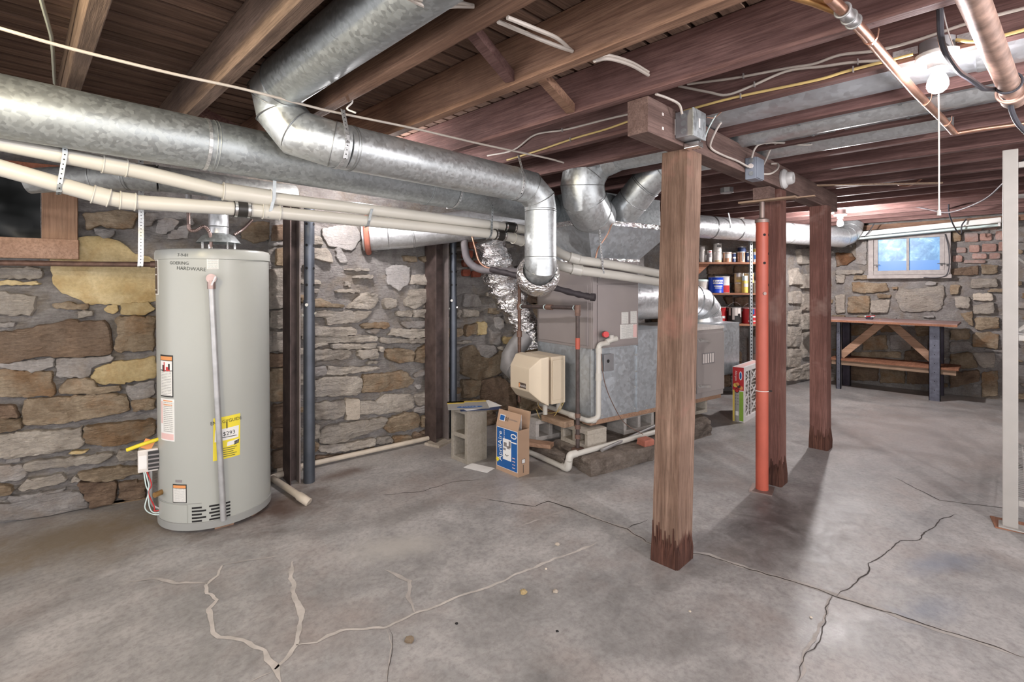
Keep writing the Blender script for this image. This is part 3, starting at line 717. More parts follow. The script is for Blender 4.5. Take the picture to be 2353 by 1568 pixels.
class MB:
    """collects shapes; build() links them as ONE mesh object"""

    def __init__(self):
        self.v, self.f, self.uv = [], [], {}

    def add(self, verts, faces):
        n = len(self.v)
        self.v += [Vector(p) for p in verts]
        self.f += [tuple(i + n for i in f) for f in faces]
        return n

    def box(self, c, s, rz=0.0, rx=0.0, ry=0.0):
        m = Matrix.Translation(Vector(c)) @ Matrix.Rotation(rz, 4, 'Z') @ Matrix.Rotation(ry, 4, 'Y') @ Matrix.Rotation(rx, 4, 'X')
        vs = [m @ Vector((x * s[0] / 2, y * s[1] / 2, z * s[2] / 2)) for x in (-1, 1) for y in (-1, 1) for z in (-1, 1)]
        self.add(vs, [(0, 1, 3, 2), (4, 6, 7, 5), (0, 4, 5, 1), (2, 3, 7, 6), (0, 2, 6, 4), (1, 5, 7, 3)])
        return self

    def mm(self, x0, x1, y0, y1, z0, z1):
        return self.box(((x0 + x1) / 2, (y0 + y1) / 2, (z0 + z1) / 2), (abs(x1 - x0), abs(y1 - y0), abs(z1 - z0)))

    def hexa(self, lo, hi):
        """lo, hi: four corners each, same winding"""
        self.add(list(lo) + list(hi), [(3, 2, 1, 0), (4, 5, 6, 7), (0, 1, 5, 4), (1, 2, 6, 5), (2, 3, 7, 6), (3, 0, 4, 7)])
        return self

    def prism(self, poly, axis, a, b):
        """poly of 2-D points in the plane across the axis, extruded from a to b"""
        def P(p, h):
            return {'x': (h, p[0], p[1]), 'y': (p[0], h, p[1]), 'z': (p[0], p[1], h)}[axis]
        n = len(poly)
        self.add([P(p, a) for p in poly] + [P(p, b) for p in poly],
                 [tuple(range(n - 1, -1, -1)), tuple(range(n, 2 * n))] + [(i, (i + 1) % n, n + (i + 1) % n, n + i) for i in range(n)])
        return self

    def tube(self, path, r, n=12, cap=True, ry=None, up=None):
        """mitred tube along a path; r a number or a list; ry: second radius for an oval"""
        pts = [Vector(p) for p in path]
        k = len(pts)
        rs = r if isinstance(r, (list, tuple)) else [r] * k
        tang = []
        for i in range(k):
            a = pts[i] - pts[i - 1] if i > 0 else None
            b = pts[i + 1] - pts[i] if i < k - 1 else None
            if a is None:
                t = b
            elif b is None:
                t = a
            else:
                t = a.normalized() + b.normalized()
                if t.length < 1e-6:
                    t = b
            tang.append(t.normalized())
        ref = Vector(up) if up else (Vector((0, 0, 1)) if abs(tang[0].z) < 0.9 else Vector((1, 0, 0)))
        u = (ref - tang[0] * ref.dot(tang[0])).normalized()
        base = len(self.v)
        for i in range(k):
            if i:
                u = u - tang[i] * u.dot(tang[i])
                if u.length < 1e-6:
                    u = tang[i].orthogonal()
                u.normalize()
            w_ = tang[i].cross(u)
            ax, ms = None, 1.0
            if 0 < i < k - 1:
                a = (pts[i] - pts[i - 1]).normalized()
                b = (pts[i + 1] - pts[i]).normalized()
                d = (b - a)
                if d.length > 1e-4:
                    ax = d.normalized()
                    ms = 1 / max(0.5, tang[i].dot(b))
            for j in range(n):
                th = 2 * PI * j / n
                off = u * math.cos(th) * (ry if ry else rs[i]) + w_ * math.sin(th) * rs[i]
                if ax is not None:
                    off += ax * off.dot(ax) * (ms - 1)
                self.v.append(pts[i] + off)
        for i in range(k - 1):
            for j in range(n):
                a0 = base + i * n + j
                a1 = base + i * n + (j + 1) % n
                self.f.append((a0, a1, a1 + n, a0 + n))
        if cap:
            self.f.append(tuple(base + j for j in range(n - 1, -1, -1)))
            self.f.append(tuple(base + (k - 1) * n + j for j in range(n)))
        return self

    def cyl(self, p, q, r, n=16, r2=None):
        return self.tube([p, q], [r, r if r2 is None else r2], n)

    def lathe(self, prof, c=(0, 0, 0), axis='z', n=32, a0=0.0, a1=2 * PI):
        """prof: (radius, height) pairs"""
        full = abs(a1 - a0 - 2 * PI) < 1e-6
        cols = n if full else n + 1
        base = len(self.v)
        for r, h in prof:
            for j in range(cols):
                t = a0 + (a1 - a0) * j / n
                x, y = r * math.cos(t), r * math.sin(t)
                p = {'z': (x, y, h), 'x': (h, x, y), 'y': (x, h, y)}[axis]
                self.v.append(Vector(c) + Vector(p))
        for i in range(len(prof) - 1):
            for j in range(n):
                a = base + i * cols + j
                b = base + i * cols + (j + 1) % cols
                self.f.append((a, b, b + cols, a + cols))
        return self

    def ring(self, c, axis, R, r, n=28, m=8, squash=1.0):
        axis = Vector(axis).normalized()
        u = axis.orthogonal().normalized()
        w_ = axis.cross(u)
        base = len(self.v)
        for i in range(n):
            t = 2 * PI * i / n
            rad = u * math.cos(t) + w_ * math.sin(t)
            for j in range(m):
                s = 2 * PI * j / m
                self.v.append(Vector(c) + rad * (R + r * math.cos(s)) + axis * r * squash * math.sin(s))
        for i in range(n):
            for j in range(m):
                a = base + i * m + j
                b = base + i * m + (j + 1) % m
                c2 = base + ((i + 1) % n) * m + (j + 1) % m
                d = base + ((i + 1) % n) * m + j
                self.f.append((a, b, c2, d))
        return self

    def ribbon(self, path, width, thick, across):
        """flat band along a path; across: its width direction"""
        pts = [Vector(p) for p in path]
        a = Vector(across).normalized()
        rows = []
        for i, p in enumerate(pts):
            t = (pts[min(i + 1, len(pts) - 1)] - pts[max(i - 1, 0)]).normalized()
            nrm = t.cross(a).normalized()
            rows.append([p + a * width / 2 + nrm * thick / 2, p - a * width / 2 + nrm * thick / 2,
                         p - a * width / 2 - nrm * thick / 2, p + a * width / 2 - nrm * thick / 2])
        base = len(self.v)
        for r_ in rows:
            self.v += r_
        for i in range(len(rows) - 1):
            for j in range(4):
                x = base + i * 4
                self.f.append((x + j, x + (j + 1) % 4, x + 4 + (j + 1) % 4, x + 4 + j))
        e = base + (len(rows) - 1) * 4
        self.f += [(base + 3, base + 2, base + 1, base), (e, e + 1, e + 2, e + 3)]
        return self

    def uvquad(self, pts):
        n = self.add(pts, [(0, 1, 2, 3)])
        self.uv[len(self.f) - 1] = [(0, 0), (1, 0), (1, 1), (0, 1)]
        return self

    def cylpatch(self, r, a0, a1, z0, z1, n=10, thick=0.0012, skew=0.0):
        """label wrapped on an upright cylinder round the local z axis; angle 0 faces local -y"""
        base = len(self.v)
        for rr in (r + thick, r - 0.001):
            for zi, z in enumerate((z0, z1)):
                for j in range(n + 1):
                    a = a0 + (a1 - a0) * j / n + skew * zi
                    zz = z + skew * r * (j / n - 0.5) * 2
                    self.v.append(Vector((rr * math.sin(a), -rr * math.cos(a), zz)))
        c = n + 1
        for j in range(n):
            self.f.append((base + j, base + j + 1, base + c + j + 1, base + c + j))
            self.uv[len(self.f) - 1] = [(j / n, 0), ((j + 1) / n, 0), ((j + 1) / n, 1), (j / n, 1)]
            self.f.append((base + 3 * c + j, base + 3 * c + j + 1, base + 2 * c + j + 1, base + 2 * c + j))
            self.f.append((base + c + j, base + c + j + 1, base + 3 * c + j + 1, base + 3 * c + j))
            self.f.append((base + 2 * c + j, base + 2 * c + j + 1, base + j + 1, base + j))
        self.f.append((base, base + c, base + 3 * c, base + 2 * c))
        self.f.append((base + n, base + 2 * c + n, base + 3 * c + n, base + c + n))
        return self

    def build(self, name, m, parent=None, smooth=False, world=False, bevel=0.0, kind=None):
        me = bpy.data.meshes.new(name)
        vs = self.v
        if world and parent is not None:
            inv = thing_matrix(parent).inverted()
            vs = [inv @ p for p in vs]
        me.from_pydata([tuple(p) for p in vs], [], self.f)
        if self.uv:
            ul = me.uv_layers.new(name='UVMap')
            for fi, uvs in self.uv.items():
                for li, u in zip(me.polygons[fi].loop_indices, uvs):
                    ul.data[li].uv = u
        if bevel:
            bm = bmesh.new()
            bm.from_mesh(me)
            bmesh.ops.bevel(bm, geom=[e for e in bm.edges if e.is_manifold and e.calc_face_angle(0) > 0.5], offset=bevel, segments=2, affect='EDGES', profile=0.7)
            bm.to_mesh(me)
            bm.free()
        me.validate()
        if smooth:
            me.polygons.foreach_set('use_smooth', [True] * len(me.polygons))
            me.set_sharp_from_angle(angle=math.radians(38))
        me.materials.append(MATS[m])
        o = bpy.data.objects.new(name, me)
        COL.objects.link(o)
        if parent is not None:
            o.parent = parent
        if kind:
            o['kind'] = kind
        return o


def thing_matrix(o):
    m = Matrix.LocRotScale(o.location, o.rotation_euler, o.scale)
    return thing_matrix(o.parent) @ m if o.parent else m


def tag(o, label, cat, group=None):
    o['label'] = label
    o['category'] = cat
    if group:
        o['group'] = group
    return o


def thing(name, label, cat, loc=(0, 0, 0), rz=0.0, group=None, rx=0.0, ry=0.0):
    o = bpy.data.objects.new(name, None)
    COL.objects.link(o)
    o.empty_display_size = 0.1
    o.location = loc
    o.rotation_euler = (rx, ry, rz)
    return tag(o, label, cat, group)


def setting(name, m=None):
    o = bpy.data.objects.new(name, None)
    COL.objects.link(o)
    o['kind'] = 'structure'
    return o


def curve(pts, per=6):
    """Catmull-Rom through the points"""
    P_ = [Vector(p) for p in pts]
    if len(P_) < 3:
        return P_
    ext = [P_[0] * 2 - P_[1]] + P_ + [P_[-1] * 2 - P_[-2]]
    out = []
    for i in range(1, len(ext) - 2):
        a, b, c, d = ext[i - 1:i + 3]
        for k in range(per):
            t = k / per
            out.append(0.5 * ((2 * b) + (c - a) * t + (2 * a - 5 * b + 4 * c - d) * t * t + (3 * b - a - 3 * c + d) * t ** 3))
    out.append(P_[-1])
    return out


def fillet(pts, rad, k=4):
    """rounds the corners of a polyline"""
    P_ = [Vector(p) for p in pts]
    out = [P_[0]]
    for i in range(1, len(P_) - 1):
        a, b, c = P_[i - 1], P_[i], P_[i + 1]
        d1, d2 = (a - b), (c - b)
        q = min(rad, d1.length * 0.45, d2.length * 0.45)
        s, e = b + d1.normalized() * q, b + d2.normalized() * q
        for j in range(k + 1):
            t = j / k
            out.append(s * (1 - t) ** 2 + b * 2 * t * (1 - t) + e * t * t)
    out.append(P_[-1])
    return out


_font_cache = {}


def text_geo(s, size):
    cu = bpy.data.curves.new('lettering', 'FONT')
    cu.body = s
    cu.size = size
    cu.align_x = 'CENTER'
    cu.align_y = 'CENTER'
    cu.resolution_u = 2
    ob = bpy.data.objects.new('lettering', cu)
    COL.objects.link(ob)
    dg = bpy.context.evaluated_depsgraph_get()
    me = bpy.data.meshes.new_from_object(ob.evaluated_get(dg))
    vs = [v.co.copy() for v in me.vertices]
    fs = [tuple(p.vertices) for p in me.polygons]
    bpy.data.objects.remove(ob)
    bpy.data.curves.remove(cu)
    bpy.data.meshes.remove(me)
    return vs, fs


def text_plane(mb, s, size, origin, right, up, sx=1.0):
    vs, fs = text_geo(s, size)
    o_, r_, u_ = Vector(origin), Vector(right).normalized(), Vector(up).normalized()
    mb.add([o_ + r_ * p.x * sx + u_ * p.y for p in vs], fs)
    return mb


def text_cyl(mb, s, size, r, ang, z, tilt=0.0, sx=1.0):
    vs, fs = text_geo(s, size)
    out = []
    for p in vs:
        x, y = p.x * sx, p.y
        x, y = x * math.cos(tilt) - y * math.sin(tilt), x * math.sin(tilt) + y * math.cos(tilt)
        a = ang + x / r
        out.append((r * math.sin(a), -r * math.cos(a), z + y))
    mb.add(out, fs)
    return mb


def wire(name, pts, r, m, label, cat='cable', group=None, per=6, n=8, smooth=True):
    o = MB().tube(curve(pts, per), r, n).build(name, m, None, True)
    return tag(o, label, cat, group)


def frame_of(axis):
    axis = Vector(axis).normalized()
    u = Vector((0, 0, 1)) if abs(axis.z) < 0.9 else Vector((1, 0, 0))
    u = (u - axis * u.dot(axis)).normalized()
    return u, axis.cross(u)

# ---------------------------------------------------------------- the setting: floor
floor = MB()
NX, NY = 60, 40
for i in range(NX + 1):
    for j in range(NY + 1):
        floor.v.append(Vector((-3.2 + 11.6 * i / NX, -3.2 + 7.8 * j / NY, 0)))
for i in range(NX):
    for j in range(NY):
        a = i * (NY + 1) + j
        floor.f.append((a, a + NY + 1, a + NY + 2, a + 1))
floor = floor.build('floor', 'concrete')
floor['kind'] = 'structure'
CRW = {'a': (0.020, 'crack_fill'), 'b': (0.026, 'crack_fill'), 'c': (0.016, 'crack_fill'), 'd': (0.006, 'crack_soft'), 'e': (0.02, 'crack_soft'), 'e2': (0.012, 'crack_soft'),
       'f': (0.022, 'crack_soft'), 'g': (0.014, 'crack_soft'), 'j': (0.0065, 'crack_dark'), 'k': (0.012, 'crack_soft'), 'l': (0.006, 'crack_dark'),
       'm': (0.006, 'crack_dark'), 'n': (0.006, 'crack_dark'), 'o': (0.012, 'crack_soft')}


def crack(pts, width, m, seed, z=0.0012):
    """thin irregular ribbon lying in the slab surface"""
    rr = random.Random(seed)
    fine = []
    for (x0, y0), (x1, y1) in zip(pts, pts[1:]):
        L = math.hypot(x1 - x0, y1 - y0)
        k = max(2, int(L / 0.018))
        for i in range(k):
            t = i / k
            fine.append((x0 + (x1 - x0) * t, y0 + (y1 - y0) * t))
    fine.append(pts[-1])
    mb = MB()
    n = len(fine)
    for i, (x, y) in enumerate(fine):
        a, b = fine[max(i - 1, 0)], fine[min(i + 1, n - 1)]
        d = Vector((b[0] - a[0], b[1] - a[1], 0)).normalized()
        nn = Vector((-d.y, d.x, 0))
        off = (noise.noise(Vector((x * 6, y * 6, seed))) * 0.9 + noise.noise(Vector((x * 22, y * 22, seed))) * 0.5) * 0.018
        ww = width * (0.45 + 1.0 * abs(noise.noise(Vector((x * 9, y * 9, seed + 5.5)))) + 0.3 * rr.random()) * min(1, 0.25 + i / 6, 0.25 + (n - 1 - i) / 6)
        c = Vector((x, y, z)) + nn * off
        mb.v += [c + nn * ww / 2, c - nn * ww / 2]
        if i:
            q = 2 * i
            mb.f.append((q - 2, q - 1, q + 1, q))
    mb.build('crack', m, floor)


for si, (k, pts) in enumerate(CRACKS.items()):
    crack(pts, *CRW[k], si * 3.7)
crack(CRACKS['j'], 0.030, 'crack_soft', 60.3, 0.0006)
crack(CRACKS['k'], 0.004, 'crack_dark', 77.1, 0.0018)
crack(CRACKS['d'], 0.003, 'crack_dark', 81.1, 0.0018)
crack([(1.62, 2.75), (1.8, 2.62), (2.05, 2.6), (2.2, 2.5)], 0.005, 'crack_dark', 90)
crack([(4.1, -0.05), (3.95, 0.3), (4.2, 0.55)], 0.006, 'crack_dark', 91)
for i, (x, y, s, m) in enumerate([(1.32, 0.60, .014, 'stone_d'), (1.62, 1.36, .012, 'stone_d'), (1.52, 1.45, .016, 'stone_y'), (1.92, 1.60, .012, 'stone_d'), (1.02, 1.55, .018, 'stone_t'),
                                  (0.98, 0.55, .007, 'stone_d'), (1.9, 0.9, .006, 'stone_d'), (2.2, 0.55, .006, 'stone_d'), (1.72, 1.5, .006, 'stone_d'), (1.2, 1.5, .006, 'void'), (1.44, 1.2, .006, 'void')]):
    mb = MB()
    rr = random.Random(i)
    mb.lathe([(0.0, 0.0), (s * .9, 0.001), (s, s * .4), (s * .5, s * .9), (0, s)], (x, y, 0), 'z', 7)
    mb.v = [p + Vector((rr.uniform(-.2, .2), rr.uniform(-.2, .2), 0)) * s for p in mb.v]
    tag(mb.build('stone_chip', m), ['pale stone chip near the bottom edge of the floor', 'white crumb on the floor left of the near post', 'tan flake on the floor left of the near post',
        'small white crumb beside the long pale floor crack', 'brown pebble on the floor below the concrete block', 'tiny white speck lowest on the floor', 'tiny white speck right of the near post base',
        'tiny white speck on the floor under the bare bulb', 'tiny white speck near the flake by the post', 'tiny dark speck left of the pale crack', 'tiny dark speck in front of the near post'][i], 'pebble', 'crumbs on the floor')

# ---------------------------------------------------------------- the setting: stone walls
WL = [(-1.5, 4.10), (0.0, 3.86), (1.2, 3.60), (2.6, 3.48), (4.6, 3.22), (5.45, 3.10), (6.45, 2.12), (7.05, 2.02), (7.87, 1.9), (7.87, -1.2)]
CUM = [0.0]
for a, b in zip(WL, WL[1:]):
    CUM.append(CUM[-1] + math.hypot(b[0] - a[0], b[1] - a[1]))
S_FAR = CUM[8]


def wall_at(s, z, d):
    i = 0
    while i < len(WL) - 2 and s > CUM[i + 1]:
        i += 1
    a, b = Vector((*WL[i], 0)), Vector((*WL[i + 1], 0))
    dr = (b - a).normalized()
    nr = Vector((dr.y, -dr.x, 0))
    p = a + dr * (s - CUM[i]) + nr * d
    p.z = z
    return p


def rough_d(s, z):
    return 0.022 * noise.noise(Vector((s * 3.2, z * 4.2, 1.7))) + 0.012 * noise.noise(Vector((s * 9, z * 12, 5.1))) + 0.004 * noise.noise(Vector((s * 28, z * 34, 9.3)))


def lump(s, z):
    """smeared mortar coat on the upper middle of the left wall"""
    a = ((s - 4.02) / 0.62) ** 2 + ((z - 1.42) / 0.36) ** 2
    return 0.03 * max(0.0, 1.0 - a) ** 0.4 if a < 1 else 0.0


def wall_mesh(name, s0, s1, top, holes, ds=0.028):
    mb = MB()
    ns = int((s1 - s0) / ds)
    nz = int(top / ds)
    for i in range(ns + 1):
        s = s0 + (s1 - s0) * i / ns
        for j in range(nz + 1):
            z = top * j / nz
            mb.v.append(wall_at(s, z, rough_d(s, z) + lump(s, z) - 0.020))
    for i in range(ns):
        for j in range(nz):
            sc, zc = s0 + (s1 - s0) * (i + .5) / ns, top * (j + .5) / nz
            if any(h[0] < sc < h[1] and h[2] < zc < h[3] for h in holes):
                continue
            a = i * (nz + 1) + j
            mb.f.append((a, a + nz + 1, a + nz + 2, a + 1))
    # solid thickness behind the face
    for (sa, sb) in [(s0, s1)]:
        pass
    o = mb.build(name, 'mortar', None, True)
    o['kind'] = 'structure'
    return o


wall_left = wall_mesh('wall_left', 0.0, S_FAR, 2.27, [(0.85, 1.62, 1.48, 1.97)])
wall_far = wall_mesh('wall_far', S_FAR, CUM[9], 2.27, [(S_FAR + 0.66, S_FAR + 1.33, 1.43, 1.93)])


def stone(code, poly, seed, parent, grow=1.045):
    rr = random.Random(seed)
    n = len(poly)
    cs, cz = sum(p[0] for p in poly) / n, sum(p[1] for p in poly) / n
    brick = code in 'rk'
    if not brick:
        poly = [(cs + (p[0] - cs) * grow, cz + (p[1] - cz) * (grow + .015)) for p in poly]
    per = sum(math.hypot(poly[i][0] - poly[i - 1][0], poly[i][1] - poly[i - 1][1]) for i in range(n))
    m = max(16, min(64, int(per / 0.016)))
    out, step, acc = [], per / m, 0.0
    for a, b in zip(poly, poly[1:] + poly[:1]):
        L = math.hypot(b[0] - a[0], b[1] - a[1])
        while acc < L:
            t = acc / L
            out.append((a[0] + (b[0] - a[0]) * t, a[1] + (b[1] - a[1]) * t))
            acc += step
        acc -= L
    m = len(out)
    # slightly worn corners, ragged outline
    out = [((out[k - 1][0] + 2 * out[k][0] + out[(k + 1) % m][0]) / 4, (out[k - 1][1] + 2 * out[k][1] + out[(k + 1) % m][1]) / 4) for k in range(m)]
    jit = 0.0015 if brick else 0.0065
    out = [(s + jit * 1.6 * noise.noise(Vector((s * 30, z * 30, seed))) + rr.uniform(-jit, jit) * .6, max(0.004, z + jit * 1.6 * noise.noise(Vector((s * 30, z * 30, seed + 9.1))) + rr.uniform(-jit, jit) * .6)) for s, z in out]
    prot = {'y': 0.012, 'g': 0.016, 'r': 0.010, 'k': 0.012, 'p': 0.008}.get(code, rr.uniform(0.018, 0.036))
    rough = {'y': 0.004, 'r': 0.002, 'k': 0.002, 'g': 0.009, 'd': 0.007, 'p': 0.004}.get(code, 0.015)
    hgt = max(p[1] for p in out) - min(p[1] for p in out)
    rough *= min(1.0, .35 + hgt / .12)
    tilt_s, tilt_z = rr.uniform(-.05, .05), rr.uniform(-.10, .10)
    mb = MB()
    rings = [(1.0, -0.035), (1.0, prot * 0.55), (0.965, prot * 0.9), (0.90, prot), (0.79, prot * 1.03), (0.66, prot * 1.06), (0.5, prot * 1.08), (0.34, prot * 1.08), (0.17, prot * 1.08)]
    if hgt < 0.05:
        rings = [(1.0, -0.03), (1.0, prot * 0.4), (0.92, prot * 0.9), (0.66, prot), (0.3, prot * 1.05)]
    for (k, d) in rings:
        for (s, z) in out:
            ss, zz = cs + (s - cs) * k, cz + (z - cz) * k
            base = rough_d(ss, zz) * 0.6 + lump(ss, zz)
            dd = d
            if d > 0:
                dd += rough * (noise.noise(Vector((ss * 11, zz * 16, seed * 1.3))) + 0.7 * noise.noise(Vector((ss * 7, zz * 44, seed * 2.1))) + 0.35 * noise.noise(Vector((ss * 60, zz * 70, seed * 3.1)))) + (ss - cs) * tilt_s + (zz - cz) * tilt_z
            mb.v.append(wall_at(ss, zz, base + dd))
    for q in range(len(rings) - 1):
        for k in range(m):
            a, b = q * m + k, q * m + (k + 1) % m
            mb.f.append((a, b, b + m, a + m))
    mb.f.append(tuple((len(rings) - 1) * m + k for k in range(m)))
    return mb.build('brick' if brick else 'stone', 'stone_' + code, parent, True)


for i, (c, poly) in enumerate(STONES):
    # the outlines run clockwise seen from the room
    stone(c, [tuple(p) for p in poly][::-1], i + 1, wall_far if poly[0][0] > S_FAR else wall_left)

# rubble courses where other things stand in front, so that the wall goes on behind them
rr = random.Random(5)
def filler(parent, s0, s1, z0, z1, codes, lo=0.14, hi=0.34, tall=(0.09, 0.16)):
    z, n = z0, 0
    while z < z1 - 0.05:
        h = min(rr.uniform(*tall), z1 - z)
        s = s0
        while s < s1 - 0.06:
            l = min(rr.uniform(lo, hi), s1 - s)
            q = [(s + .008, z + .008), (s + .008, z + h - .008), (s + l - .008, z + h - .008), (s + l - .008, z + .008)]
            q = [(a + rr.uniform(-.008, .008), b + rr.uniform(-.008, .008)) for a, b in q]
            # outline order matches the traced ones after reversal
            stone(rr.choice(codes), q, 500 + n + int(s0 * 100), parent)
            n += 1
            s += l
        z += h


filler(wall_left, 5.02, 5.6, 0.05, 1.5, 'gtbg', .2, .36, (.12, .2))            # behind the flexible duct
filler(wall_left, 7.05, 8.15, 0.05, 1.05, 'bbtg', 0.2, 0.4, (0.13, 0.2))
filler(wall_far, S_FAR + 2.08, S_FAR + 2.8, 0.05, 1.9, 'tctg', 0.14, 0.3)   # behind the storage rack

filler(wall_left, 0.10, 1.22, 0.03, 1.40, 'ttbgc', .2, .42, (.12, .19))   # past the left edge of the picture

# small chinking stones wedged into the joints between the large ones
CELL = 0.01
OCC = set()


def mark(poly, pad):
    s0, s1 = min(p[0] for p in poly) - pad, max(p[0] for p in poly) + pad
    z0, z1 = min(p[1] for p in poly) - pad, max(p[1] for p in poly) + pad
    n = len(poly)
    for i in range(int(s0 / CELL), int(s1 / CELL) + 1):
        for j in range(int(z0 / CELL), int(z1 / CELL) + 1):
            x, z = (i + .5) * CELL, (j + .5) * CELL
            ins = False
            for k in range(n):
                (xa, za), (xb, zb) = poly[k - 1], poly[k]
                if (za > z) != (zb > z) and x < (xb - xa) * (z - za) / (zb - za) + xa:
                    ins = not ins
            if ins:
                OCC.add((i, j))


for c, poly in STONES:
    mark(poly, 0.0)


def chinks(parent, s0, s1, z0, z1, want, codes, seed, skip=()):
    rr = random.Random(seed)
    done = 0
    for k in range(9000):
        if done >= want:
            break
        big = 1 - k / 9000
        l, h = rr.uniform(.05, .07 + .20 * big), rr.uniform(.022, .03 + .07 * big)
        s, z = rr.uniform(s0, s1 - l), rr.uniform(z0, z1 - h)
        if any(a < s + l / 2 < b and c_ < z + h / 2 < d for a, b, c_, d in skip) or ((s - 4.02) / .62) ** 2 + ((z - 1.42) / .34) ** 2 < 1:
            continue
        cells = [(i, j) for i in range(int((s - .006) / CELL), int((s + l + .006) / CELL) + 1) for j in range(int((z - .006) / CELL), int((z + h + .006) / CELL) + 1)]
        if any(c_ in OCC for c_ in cells):
            continue
        OCC.update(cells)
        e = min(l, h) * .28
        q = [(s + rr.uniform(0, e), z + rr.uniform(0, e)), (s + rr.uniform(0, e), z + h - rr.uniform(0, e)), (s + l * .5, z + h - rr.uniform(0, e * .5)), (s + l - rr.uniform(0, e), z + h - rr.uniform(0, e)), (s + l - rr.uniform(0, e), z + rr.uniform(0, e)), (s + l * .5, z + rr.uniform(0, e * .5))]
        stone(rr.choice(codes), q, 2000 + seed * 500 + done, parent, 1.0)
        done += 1


chinks(wall_left, 1.25, 2.02, 0.02, 1.75, 22, 'ttgcy', 1, [(1.2, 2.0, 1.42, 2.0)])
chinks(wall_left, 2.62, 4.98, 0.02, 1.72, 56, 'ccctg', 2)
chinks(wall_far, S_FAR + .03, S_FAR + 2.1, 0.03, 1.95, 60, 'ctggt', 3, [(S_FAR + .55, S_FAR + 1.45, 1.33, 2.05)])

# ---------------------------------------------------------------- the setting: ceiling of joists and boards
ceiling = MB().mm(-3.2, 8.3, -3.2, 4.4, 2.292, 2.32).build('ceiling', 'plank')
ceiling['kind'] = 'structure'
JT, JB = 2.262, 2.073
JX = [-1.03, -0.62, -0.215, 0.19, 0.60, 1.007, 1.41, 1.84, 2.25] + [2.66 + 0.41 * i for i in range(13)]


def wall_y(x):
    for a, b in zip(WL, WL[1:]):
        if a[0] <= x <= b[0] and b[0] > a[0]:
            return a[1] + (b[1] - a[1]) * (x - a[0]) / (b[0] - a[0])
    return 1.9 if x > 7 else 4.1


for i, x in enumerate(JX):
    y1 = min(wall_y(x - .05), wall_y(x)) + 0.10
    h = JB + (0.004 if i % 3 else 0.0)
    mb = MB().mm(x - 0.046, x, -3.1, y1, h, JT)
    mb.build('floor_joist', 'joist_light' if i in (5, 6) else ('joist_brown' if i < 5 else 'joist'), ceiling, bevel=0.003)
y = -1.6
k = 0
rr = random.Random(8)
pl_mesh = None
while y < 4.1:
    wdt = rr.uniform(0.070, 0.082)
    x1 = 7.95 if y < 1.85 else (6.2 if y < 3.0 else 4.6)
    MB().mm(-1.5, x1, y, y + wdt, 2.264 + rr.uniform(0, .003), 2.288).build('subfloor_plank', 'plank', ceiling)
    y += wdt + rr.uniform(0.014, 0.022)
# rim boards and sill over the left wall
MB().hexa([Vector((-1.5, 4.16, 1.76)), Vector((2.7, 3.56, 1.76)), Vector((2.7, 3.62, 1.76)), Vector((-1.5, 4.22, 1.76))],
          [Vector((-1.5, 4.16, 2.262)), Vector((2.7, 3.56, 2.262)), Vector((2.7, 3.62, 2.262)), Vector((-1.5, 4.22, 2.262))]).build('rim_board', 'rim', ceiling)
MB().mm(7.80, 7.95, -1.2, 1.9, 2.01, 2.07).build('sill_plate', 'joist_light', ceiling)
for a, b, m in (((1.01, 1.25, 2.17), (1.362, 1.372, 2.105), 'joist'), ((1.412, 1.33, 2.18), (1.792, 1.412, 2.10), 'joist_light'), ((0.61, 3.0, 2.24), (0.955, 3.0, 2.12), 'joist'),
                ((2.665, 0.62, 2.22), (3.02, 0.62, 2.11), 'joist')):
    d = (Vector(b) - Vector(a))
    c = (Vector(b) + Vector(a)) / 2
    MB().box(c, (d.length, 0.04, 0.04), math.atan2(d.y, d.x), 0, -math.atan2(d.z, math.hypot(d.x, d.y))).build('bridging_block', m, ceiling, bevel=0.002)
MB().box((0.555 - 0.10, 1.27, 2.16), (0.13, 0.04, 0.05), 0.1).build('bridging_block', 'lumber', ceiling, bevel=0.003)
# closing strip of the right-hand wall beyond the storage rack
wr = MB()
for i in range(31):
    for j in range(31):
        x = 4.3 + 3.7 * i / 30
        z = 2.05 * j / 30
        wr.v.append(Vector((x, -1.12 + 0.05 * noise.noise(Vector((x * 3, z * 4, 3.3))), z)))
for i in range(30):
    for j in range(30):
        a = i * 31 + j
        wr.f.append((a, a + 1, a + 32, a + 31))
wr = wr.build('wall_right', 'mortar', None, True)
wr['kind'] = 'structure'

# ---------------------------------------------------------------- windows
win = setting('window_1')
win.location = (7.86, 0.895, 1.675)
win.rotation_euler = (0, 0, 0)
fx = -0.075


def wbox(name, y0, y1, z0, z1, x0, x1, m='window_paint', parent=win, bevel=0.004):
    return MB().mm(x0, x1, y0, y1, z0, z1).build(name, m, parent, bevel=bevel)


HW, HH = 0.40, 0.295
wbox('frame_top', -HW, HW, HH - .05, HH, fx, .05)
wbox('frame_sill', -HW - .01, HW + .01, -HH, -HH + .045, fx - .015, .05)
wbox('frame_side', -HW, -HW + .055, -HH + .045, HH - .05, fx, .05)
wbox('frame_side', HW - .055, HW, -HH + .045, HH - .05, fx, .05)
sash = wbox('sash', -HW + .055, HW - .055, HH - .095, HH - .052, fx + .012, .0)
wbox('sash_rail', -HW + .055, HW - .055, -HH + .047, -HH + .10, fx + .012, .0)
wbox('sash_stile', -HW + .057, -HW + .10, -HH + .10, HH - .095, fx + .012, .0)
wbox('sash_stile', HW - .10, HW - .057, -HH + .10, HH - .095, fx + .012, .0)
wbox('muntin', -.014, .014, -HH + .10, HH - .095, fx + .018, .0)
for s in (-1, 1):
    y0, y1 = (-HW + .10, -.014) if s < 0 else (.014, HW - .10)
    MB().mm(-.034, -.028, y0, y1, -HH + .10, HH - .095).build('pane', 'pane', win)
